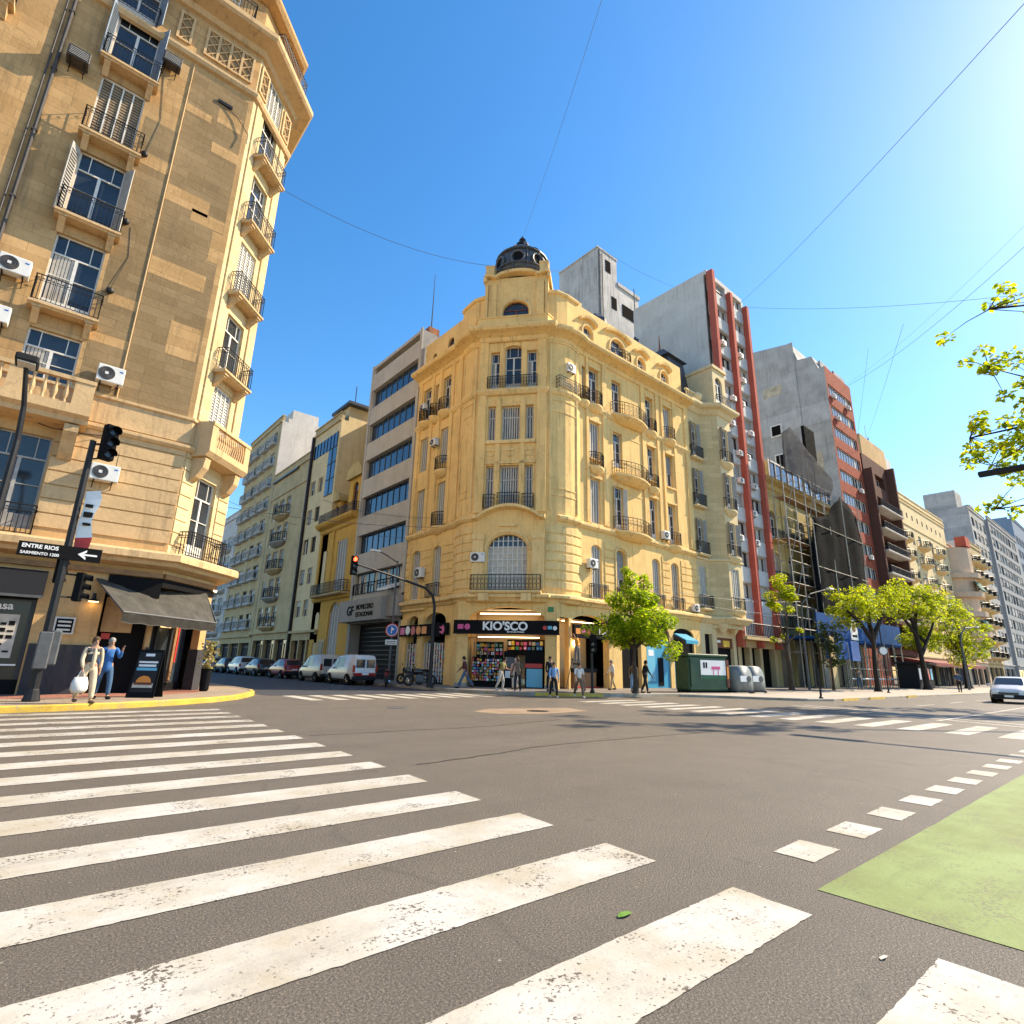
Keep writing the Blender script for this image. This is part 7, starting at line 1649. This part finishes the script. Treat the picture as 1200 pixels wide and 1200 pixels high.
    n3 = [(tuple(tilt(V(0, 0, .94 - coat)) + off), (.142 + coat * .1) * s * wide), (tuple(tilt(V(0, 0, 1.14)) + off), .136 * s * wide), (tuple(tilt(V(.01, 0, 1.32)) + off), .142 * s * wide), (tuple(tilt(V(0, 0, 1.45)) + off), .085 * s)]; e3 = [(0, 1), (1, 2), (2, 3)]
    for p in armp:
        b = len(n3); n3 += [(tuple(p[0] + off), .067 * s), (tuple(p[1].lerp(p[0], max(0, .8 - sleeve * 1.6)) + off), .051 * s)]; e3 += [(3, b), (b, b + 1)]
        if sleeve > .6: n3.append((tuple(p[2] + off), .042 * s)); e3.append((b + 1, b + 2))
    skin(n3, e3, 'jacket' if coat else 'shirt', [top], t)
    if vest:
        nv = [(tuple(tilt(V(-.01, 0, 1.0)) + off), .188 * s), (tuple(tilt(V(-.012, 0, 1.2)) + off), .186 * s), (tuple(tilt(V(-.01, 0, 1.36)) + off), .186 * s), (tuple(tilt(V(-.01, 0, 1.45)) + off), .1 * s)] + [(tuple(tilt(V(-.01, q * .16, 1.41)) + off), .085 * s) for q in (1, -1)]
        skin(nv, [(0, 1), (1, 2), (2, 3), (3, 4), (3, 5)], 'vest', [vest], t)
        m = MB(top); m.X = Matrix.Translation(off); c0 = tilt(V(.13, 0, 1.18)); m.smooth = True; m.ball(tuple(c0), .1 * s, 10, 8, (.5, .55, 2.7)); m.build('shirt_front', t)
    hc = tilt(V(.005, 0, 1.675)) + off; m = MB(hair); m.smooth = True; m.ball(tuple(hc), .098 * s, 12, 8, (1.0, .92, .95)); hb = tilt(V(-.04, 0, 1.62)) + off; m.ball(tuple(hb), .085 * s, 10, 6, (.75, .98, 1.0 if not long_hair else 1.9)); m.build('hair', t)
    for q in (1, -1):
        m = MB('black'); e = tilt(V(.112, q * .03, 1.635)) + off; m.ball(tuple(e), .011 * s, 6, 4); m.build('eye', t)
    for p in legp:
        m = MB(shoe); a = p[2] + off; b = p[3] + off; m.smooth = True; d = (b - a); c = a.lerp(b, .45); yaw = math.atan2(d.y, d.x); m.X = Matrix.Translation((c.x, c.y, max(.045 * s, c.z - .02 * s))) @ Matrix.Rotation(yaw, 4, 'Z') @ Matrix.Rotation(-math.atan2(d.z + .035 * s, math.hypot(d.x, d.y)) * .6, 4, 'Y'); m.ball((0, 0, 0), .15 * s, 10, 6, (1., .38, .33)); m.build('shoe', t)
    t['_h'] = 0; del t['_h']
    M_ = Matrix.Translation(Vector(loc)) @ Matrix.Rotation(R(head), 4, 'Z')
    return t, [M_ @ (p[3] + off) for p in armp]
def bag(label, at, mat, size=(.3, .12, .36), rz=0, name='shopping_bag', strap=.18):
    t = thing(name, label, 'bag', (at.x, at.y, at.z - strap - size[2]), R(rz)); a, b, h = size
    m = MB(mat); m.smooth = True; m.loft([[(x * f, y * f * g, z) for x, y in ((-a / 2, -b / 2), (0, -b * .62), (a / 2, -b / 2), (a / 2, b / 2), (0, b * .62), (-a / 2, b / 2))] for f, g, z in ((.75, .9, 0), (1.0, 1.15, h * .25), (1.0, 1., h * .6), (.8, .6, h), (.78, .5, h))]); m.build('pouch', t)
    m = MB(mat)
    for y in (-.02, .02): m.tube([(-a * .25, y, h - .01), (-a * .1, y * .5, h + strap * .8), (0, y * .3, h + strap + .02), (a * .1, y * .5, h + strap * .8), (a * .25, y, h - .01)], .008, 4)
    m.build('handle', t); return t
_, h = person('man in beige jacket and dark vest with a white bag, walking at the left kerb', (1.55, 19.35, .15), -75, 1.74, 'beige', 'beige', 'hair_brown', 'brown_cloth', ((10, 4), (-12, 14)), ((-8, 12), (10, 22)), 3, vest='vest_dark', wide=1.08)
bag('white plastic bag held by the man in the dark vest', h[1], 'white_shirt', (.34, .16, .4), 20)
person('person in a bright blue coat behind the man with the white bag', (2.1, 21.2, .15), -80, 1.78, 'blue_coat', 'denim', 'hair_grey', 'shoe', ((14, 10), (-10, 8)), ((25, 125), (8, 30)), 3, coat=.22)
_, h = person('man in burgundy shirt and wide jeans striding left past the kiosk pier', (18.9, 25.9, .15), 140, 1.76, 'burgundy', 'denim', 'hair_dark', 'shoe', ((26, 6), (-24, 16)), ((-22, 14), (26, 20)), 8, wide=1.0, skirt=1)
_, h = person('person in olive shirt and pale trousers leaning forward before the kiosk', (19.3, 23.3, .15), -60, 1.7, 'olive_shirt', 'pale_trousers', 'hair_dark', 'shoe_white', ((14, 20), (-8, 16)), ((20, 60), (25, 55)), 16, sleeve=.4)
bag('dark shoulder bag held by the person in the olive shirt', h[0], 'cloth_black', (.3, .12, .26), 30, 'handbag', .14)
person('woman in pale pink top and skirt standing in the kiosk doorway', (20.9, 24.0, .15), 60, 1.64, 'pink_shirt', 'pale_trousers', 'hair_grey', 'shoe', ((3, 2), (-3, 2)), ((5, 25), (-3, 20)), 2)
_, h = person('woman in brown coat and black trousers waiting at the kiosk kerb', (18.75, 21.35, .15), 70, 1.66, 'brown_cloth', 'cloth_black', 'hair_brown', 'shoe_white', ((4, 3), (-5, 4)), ((8, 30), (-2, 15)), 3, coat=.15, long_hair=True)
bag('tan tote bag hanging from the woman in the brown coat', h[1], 'khaki', (.34, .14, .3), -20, 'handbag', .16)
person('person in sky blue top and dark trousers stepping off the kiosk kerb', (19.35, 19.45, 0.004), -120, 1.62, 'sky_shirt', 'cloth_black', 'hair_brown', 'shoe_white', ((16, 8), (-14, 12)), ((-12, 15), (14, 25)), 4)
_, h = person('person in white shirt and brown trousers crossing beside the one in sky blue', (20.55, 18.95, 0.004), -120, 1.66, 'white_shirt', 'brown_cloth', 'hair_dark', 'shoe_white', ((24, 8), (-22, 18)), ((-14, 20), (16, 28)), 6, sleeve=.5)
bag('brown shoulder bag carried by the person in white crossing the road', h[0], 'brown_cloth', (.34, .14, .3), 40, 'handbag', .14)
person('man in black jacket standing behind the pair crossing near the kiosk pier', (21.9, 22.3, .15), -110, 1.78, 'cloth_black', 'cloth_black', 'hair_dark', 'shoe', ((4, 2), (-3, 2)), ((0, 15), (4, 18)), 1, coat=.1)
t = thing('step_ladder', 'grey step ladder under the right-hand black shop sign', 'ladder', (24.5, 22.9, .15), R(0))
m = MB('iron_grey')
for sx in (-1, 1): m.tube([(sx * .28, -.45, 0), (sx * .2, 0, 1.7)], .03, 5); m.tube([(sx * .28, .45, 0), (sx * .2, 0.02, 1.7)], .025, 5)
for k in range(1, 6): z = .28 * k; m.box(-.27 + .014 * k, .27 - .014 * k, -.45 * (1 - z / 1.7) - .06, -.45 * (1 - z / 1.7) + .04, z - .02, z + .02)
m.box(-.22, .22, -.12, .12, 1.68, 1.72); m.build('frame', t)
person('worker in orange and yellow top on the step ladder below the shop sign', (24.5, 22.72, 1.56), 90, 1.72, 'hi_vis', 'grey_cloth', 'hair_dark', 'shoe', ((3, 4), (-2, 3)), ((120, 25), (100, 40)), 2, sleeve=.4)
person('man in white shirt and tan trousers walking past the dark doorway', (27.2, 22.4, .15), 150, 1.74, 'white_shirt', 'khaki', 'hair_grey', 'shoe', ((12, 6), (-12, 10)), ((-10, 15), (14, 20)), 3)
person('woman in brown top and pale blue skirt left of the leafy tree trunk', (26.9, 20.6, .15), -140, 1.64, 'brown_cloth', 'sky_shirt', 'hair_brown', 'shoe', ((8, 5), (-8, 6)), ((-6, 20), (10, 25)), 3, skirt=1)
person('person in black coat right beside the leafy tree trunk', (25.75, 18.95, .15), -30, 1.72, 'cloth_black', 'cloth_black', 'hair_dark', 'shoe', ((16, 8), (-14, 12)), ((-12, 20), (14, 25)), 5, coat=.15, skinm='skin_dark')
person('woman in pale pink top and dark trousers right of the grey bins', (36.3, 17.95, .15), 100, 1.62, 'pink_shirt', 'cloth_black', 'hair_brown', 'shoe', ((10, 5), (-10, 8)), ((-8, 20), (10, 25)), 3)
person('person in dark blue at the far right kerb near the trees', (62.5, 13.0, .11), 180, 1.75, 'denim', 'cloth_black', 'hair_dark', 'shoe', ((14, 6), (-14, 10)), ((-10, 20), (14, 25)), 4)
person('person in grey pausing under the yellow-green tree by the canopy rail', (55.0, 18.3, .15), 200, 1.72, 'grey_cloth', 'denim', 'hair_dark', 'shoe', ((5, 3), (-4, 3)), ((0, 20), (5, 25)), 2)
# ------------------------------------------------------------------ trees
rich('bark', (.075, .052, .036), .9, .4, 5, 0, .5, 14); rich('bark_dark', (.028, .022, .018), .9, .4, 5, 0, .5, 14)
leaf_mat('leaf_green', [(.11, .20, .012), (.32, .46, .016), (.50, .62, .02), (.62, .66, .03)], .7)
leaf_mat('leaf_yellow', [(.14, .22, .012), (.36, .46, .016), (.56, .62, .02), (.60, .54, .025)], .68)
leaf_mat('leaf_dull', [(.04, .07, .02), (.08, .12, .03), (.14, .17, .04)], .35)
def leaves(m, c, rad, n, size, rr, flat=.75, droop=.25, asp=.36):
    for _ in range(n):
        while True:
            q = Vector((rr.uniform(-1, 1), rr.uniform(-1, 1), rr.uniform(-1, 1)))
            if .15 < q.length < 1: break
        q = q.normalized() * (q.length ** .6); p = c + Vector((q.x * rad, q.y * rad, q.z * rad * flat))
        d = Vector((q.x + rr.gauss(0, .5), q.y + rr.gauss(0, .5), rr.gauss(-droop, .35))).normalized(); sdv = d.cross(Vector((rr.gauss(0, .35), rr.gauss(0, .35), 1))).normalized(); L = size * rr.uniform(.6, 1.3)
        a = p - d * L * .5; b = p + d * L * .5 - Vector((0, 0, L * .12)); w = sdv * L * asp
        m.add([tuple(a), tuple(p + w * .9 + d * L * .02), tuple(b), tuple(p - w * .9 + d * L * .02)], [(0, 1, 2, 3)])
def tree(label, base, trunk, r0, limbs, clumps, lm='leaf_green', bark='bark', size=.26, dens=1., seed=1, name='street_tree', asp=.36):
    """trunk: points; limbs: lists of points; clumps: (point, radius, n)"""
    rr = random.Random(seed); t = thing(name, label, 'tree', base); m = MB(bark)
    k = len(trunk); m.tube(trunk, [r0 * (1 - .45 * i / (k - 1)) for i in range(k)], 9); m.lathe([(r0 * 1.6, -.03), (r0 * 1.15, .18), (r0 * 1.02, .4)], 9, trunk[0], False); m.build('trunk', t)
    m = MB(bark)
    for l in limbs:
        n = len(l); rs = l[0][3] if len(l[0]) > 3 else r0 * .45; pts = [Vector(p[:3]) for p in l]
        fine = []
        for i in range(n - 1):
            for j in range(3): fine.append(pts[i].lerp(pts[i + 1], j / 3) + Vector((rr.gauss(0, .03), rr.gauss(0, .03), rr.gauss(0, .03))) * (1 if i + j else 0))
        fine.append(pts[-1]); m.tube(fine, [rs * (1 - .8 * i / (len(fine) - 1)) for i in range(len(fine))], 6)
    lv = MB(lm)
    for c, rad, n in clumps:
        c = Vector(c)
        near = min((Vector(p[:3]) for l in limbs for p in l), key=lambda p: (p - c).length)
        m.tube([near, near.lerp(c, .5) + Vector((0, 0, .1)), c], [.03, .02, .008], 4)
        for _ in range(3):
            e = c + Vector((rr.uniform(-1, 1), rr.uniform(-1, 1), rr.uniform(-.6, .6))) * rad * .8; m.tube([c, e], [.012, .005], 3)
        leaves(lv, c, rad, int(n * dens), size, rr, asp=asp)
    m.build('limbs', t); lv.build('crown', t); return t
def auto_clumps(c, rx, ry, rz, n, rad, per, seed, hole=.0):
    rr = random.Random(seed); o = []
    for _ in range(n):
        while True:
            q = Vector((rr.uniform(-1, 1), rr.uniform(-1, 1), rr.uniform(-1, 1)))
            if hole < q.length < 1: break
        o.append(((c[0] + q.x * rx, c[1] + q.y * ry, c[2] + q.z * rz), rad * rr.uniform(.6, 1.25), int(per * rr.uniform(.6, 1.3))))
    return o
cl = auto_clumps((.1, 0, 3.4), 2.0, 2.0, 1.0, 34, .62, 95, 3, .3) + auto_clumps((.2, 0, 4.9), 1.2, 1.2, .6, 12, .5, 90, 4) + [((-.1, 0, 6.1), .45, 80), ((-.2, .1, 5.6), .5, 80), ((.9, -.2, 5.7), .45, 75), ((.9, -.1, 6.2), .3, 45), ((-.3, .2, 6.5), .28, 40), ((1.9, -1.2, 2.4), .5, 70), ((-2.1, 1.3, 3.2), .5, 70), ((1.3, -1.4, 2.0), .45, 60)]
tree('leafy yellow-green street tree in front of the yellow corner building', (24.9, 18.95, .15), [(0, 0, 0), (.03, 0, .8), (-.03, .03, 1.6), (.02, 0, 2.4)], .15, [[(.02, 0, 2.3), (-.5, .3, 3.1), (-1.3, .8, 3.6)], [(.02, 0, 2.3), (.6, -.4, 3.0), (1.5, -1.0, 3.3)], [(.02, 0, 2.4), (0, .1, 3.8), (-.2, .1, 5.8)], [(.02, 0, 2.6), (.5, .4, 3.9), (.9, -.1, 5.6)], [(.02, 0, 2.2), (.2, -.8, 2.9), (.1, -1.6, 3.3)], [(.02, 0, 2.2), (-.1, .9, 3.0), (-.2, 1.6, 3.4)]], cl, size=.18, dens=2.7, seed=2)
cl = auto_clumps((-.3, -.2, 6.9), 1.3, 1.3, 1.6, 13, .55, 70, 8) + [((.5, .4, 3.9), .3, 25), ((-1.0, .5, 3.6), .3, 25), ((1.0, -.6, 4.4), .3, 22)]
tree('thin bare-limbed street tree with small yellow crown before the red-finned tower', (43.7, 19.1, .15), [(0, 0, 0), (.05, 0, 1.3), (-.05, .05, 2.8), (0, 0, 3.8)], .17, [[(0, 0, 3.6), (-.5, .3, 5.0), (-.9, .5, 6.6)], [(0, 0, 3.7), (.2, -.1, 5.4), (.1, -.2, 7.6)], [(0, 0, 3.4), (.9, -.5, 4.2), (1.6, -.9, 5.4)], [(0, 0, 3.0), (-.9, .6, 3.6), (-1.6, .9, 3.9)], [(0, 0, 2.9), (.8, .5, 3.6), (1.4, .8, 3.6)]], cl, 'leaf_yellow', 'bark', .19, 2.6, 9)
cl = auto_clumps((-1.2, .3, 6.6), 3.4, 2.2, 1.7, 30, .75, 62, 12, .2) + auto_clumps((1.8, -.5, 7.6), 2.6, 2.0, 1.5, 16, .7, 60, 13)
tree('dark-trunked tree with airy yellow-green crown before the blue canopy', (52.8, 16.3, .15), [(0, 0, 0), (0, 0, 1.6), (.25, 0, 3.0), (.6, -.1, 4.2)], .21, [[(.5, 0, 3.9, .22), (-.9, .4, 5.4), (-3.2, .9, 6.7)], [(.6, 0, 4.1, .22), (1.6, -.5, 5.8), (3.2, -1.0, 7.6)], [(.6, 0, 4.2, .2), (.5, .1, 6.0), (.2, .3, 8.0)], [(.3, 0, 3.2, .15), (-1.4, -.6, 4.3), (-2.8, -1.0, 5.5)], [(.6, 0, 4.2, .16), (2.2, .7, 5.2), (3.6, 1.2, 6.3)]], cl, 'leaf_yellow', 'bark_dark', .21, 2.3, 14)
cl = auto_clumps((-.5, .0, 8.4), 5.6, 2.6, 1.9, 44, .95, 62, 22, .2) + auto_clumps((6.5, -1.0, 8.6), 4.0, 2.0, 1.2, 18, .9, 60, 23) + auto_clumps((4.5, 1.2, 5.4), 3.2, 2.0, 1.8, 20, .85, 70, 24)
tree('large spreading tree with curved dark limbs and golden green crown at the right', (68.5, 16.8, .15), [(0, 0, 0), (-.1, 0, 1.4), (-.35, 0, 2.8), (-.5, 0, 3.9)], .30, [[(-.5, 0, 3.7, .24), (-.9, 0, 5.6), (-.6, -.2, 7.4), (1.6, -.7, 9.0), (5.5, -1.2, 9.6)], [(-.4, 0, 3.2, .21), (1.2, -.4, 4.8), (2.8, -.8, 6.8), (6.5, -1.2, 7.9)], [(-.7, 0, 5.0, .2), (-2.2, .5, 6.8), (-4.2, .9, 8.4)], [(-.9, 0, 5.8, .18), (-1.0, .5, 7.8), (-1.6, .6, 9.6)], [(.8, -.2, 4.6, .18), (3.2, .8, 5.4), (5.4, 1.4, 5.6)]], cl, 'leaf_yellow', 'bark_dark', .24, 2.3, 25)
cl = auto_clumps((0, 0, 3.6), 1.0, 1.0, 2.0, 16, .55, 60, 31)
tree('slim dull green young tree beside the white canopy poster', (49.6, 18.4, .15), [(0, 0, 0), (.03, 0, 1.2), (0, .02, 2.4), (0, 0, 4.6)], .1, [[(0, 0, 1.8), (.5, .2, 2.8)], [(0, 0, 2.2), (-.5, -.2, 3.3)], [(0, 0, 3), (.3, -.3, 4.4)], [(0, 0, 3.2), (-.2, .3, 5.0)]], cl, 'leaf_dull', 'bark', .3, 1., 32)
cl = auto_clumps((0, 0, 6.0), 3.6, 3, 3.2, 40, 1.0, 60, 41)
tree('dense golden tree farther along the avenue beyond the spreading one', (86, 17, .15), [(0, 0, 0), (0, 0, 2), (.1, 0, 4)], .35, [[(.1, 0, 3.6), (-1.4, .5, 5), (-2.4, .8, 6.6)], [(.1, 0, 3.8), (1.3, -.4, 5.2), (2.6, -.8, 6.6)], [(.1, 0, 4), (0, 0, 6), (.1, .2, 8)]], cl, 'leaf_yellow', 'bark_dark', .3, 2.4, 42)
cl = auto_clumps((0, 0, 6.0), 3.0, 3, 2.6, 26, 1.0, 50, 51)
tree('green tree far down the side street beyond the parked cars', (13.5, 150, .15), [(0, 0, 0), (0, 0, 2), (.1, 0, 4)], .35, [[(.1, 0, 3.6), (-1.4, .5, 5), (-2.4, .8, 6.6)], [(.1, 0, 3.8), (1.3, -.4, 5.2), (2.6, -.8, 6.6)], [(.1, 0, 4), (0, 0, 6), (.1, .2, 8)]], cl, 'leaf_dull', 'bark_dark', .7, 1., 52)
# near tree whose branches hang into the frame at the right
rr = random.Random(61); o = Vector((60.2, -17.4, .15))
def W(*p): return tuple(Vector((p[0] * 4, p[1] * 4, 1.4 + (p[2] - 1.4) * 4)) - o)
limbs = [[W(15, -4.3, 2.9) + (.2,), W(12.6, -1.6, 4.8), W(10.6, .3, 5.0), W(9.5, 1.35, 4.62)], [W(15, -4.3, 3.2) + (.16,), W(11.8, -1.9, 5.9), W(9.6, -.2, 6.1), W(8.4, .75, 5.85)], [W(15, -4.3, 2.8) + (.15,), W(12.4, -1.2, 3.8), W(11.0, .5, 3.9), W(10.3, 1.35, 3.75)], [W(11.6, -.6, 4.95) + (.08,), W(10.3, .6, 5.5), W(9.1, .95, 5.4)], [W(11.6, -.6, 4.95) + (.08,), W(10.2, .8, 4.6), W(9.6, 1.2, 4.2)]]
cl = []
def along(l, a, b, n, rad, per, sp):
    for k in range(n):
        q = a + (b - a) * k / max(1, n - 1); i = min(len(l) - 2, int(q * (len(l) - 1))); p = Vector(l[i][:3]).lerp(Vector(l[i + 1][:3]), q * (len(l) - 1) - i); cl.append((tuple(p + Vector((rr.gauss(0, sp), rr.gauss(0, sp), rr.gauss(0, sp)))), rad, per))
along(limbs[0], .5, 1., 46, .5, 20, .75); along(limbs[1], .62, 1., 18, .46, 16, .72); along(limbs[2], .5, 1., 26, .46, 16, .72); along(limbs[3], .1, 1., 24, .46, 18, .6); along(limbs[4], .1, 1., 22, .46, 17, .6)
tree('tall tree whose leafy yellow-green branch tips hang in at the right edge', tuple(o), [(0, 0, 0), (0, 0, 2.5), (-.1, .1, 5), (-.1, .2, 9)], .55, limbs, cl, 'leaf_yellow', 'bark_dark', .30, 1.7, 62, asp=.45)
# ------------------------------------------------------------------ camera, sun, sky
f, W = 652., 1200.
cam = bpy.data.cameras.new('camera'); cam.sensor_width = 36; cam.lens = 36 * f / W; cam.clip_end = 3000; cam.clip_start = .05
co = bpy.data.objects.new('camera', cam); COL.objects.link(co); S.camera = co
X = Vector((.75777574, -.65206839, .02414003)); D = Vector((.19135751, .18670552, -.96359917)); Z = Vector((.62382548, .73481145, .2662591))
mt = Matrix((X, -D, -Z)).transposed().to_4x4(); mt.translation = (0, 0, 1.4); co.matrix_world = mt
AZ, EL = SUN_AZ, SUN_EL
sun = bpy.data.lights.new('sun', 'SUN'); sun.energy = SUN_E; sun.angle = R(.5); sun.color = (1, .88, .70)
so = bpy.data.objects.new('sun', sun); COL.objects.link(so)
d = Vector((math.cos(R(AZ)) * math.cos(R(EL)), math.sin(R(AZ)) * math.cos(R(EL)), math.sin(R(EL))))
so.rotation_euler = d.to_track_quat('Z', 'Y').to_euler(); so.location = d * 100
w = bpy.data.worlds.new('World'); S.world = w; w.use_nodes = True
nt = w.node_tree; sk = nt.nodes.new('ShaderNodeTexSky'); sk.sky_type = 'NISHITA'; sk.sun_disc = False
sk.sun_elevation = R(EL); sk.sun_rotation = R(90 - AZ); sk.air_density = 1.0; sk.dust_density = SKY_DUST; sk.ozone_density = 2.5; sk.altitude = 10
hs_ = nt.nodes.new('ShaderNodeHueSaturation'); hs_.inputs['Saturation'].default_value = SKY_SAT;  nt.links.new(sk.outputs[0], hs_.inputs['Color']); nt.links.new(hs_.outputs[0], nt.nodes['Background'].inputs[0]); nt.nodes['Background'].inputs[1].default_value = SKY_S
S.view_settings.view_transform = 'Standard'; S.view_settings.look = 'None'; S.view_settings.gamma = 1; S.view_settings.exposure = EXPO
S.view_settings.use_white_balance = True; S.view_settings.white_balance_temperature = WB; S.view_settings.white_balance_tint = 10
S.render.engine = 'CYCLES'
S.cycles.max_bounces = 6; S.cycles.diffuse_bounces = 4; S.cycles.glossy_bounces = 3; S.cycles.transparent_max_bounces = 8
S.cycles.use_denoising = True
try: S.cycles.denoiser = 'OPENIMAGEDENOISE'
except Exception: pass
S.cycles.caustics_reflective = False; S.cycles.caustics_refractive = False
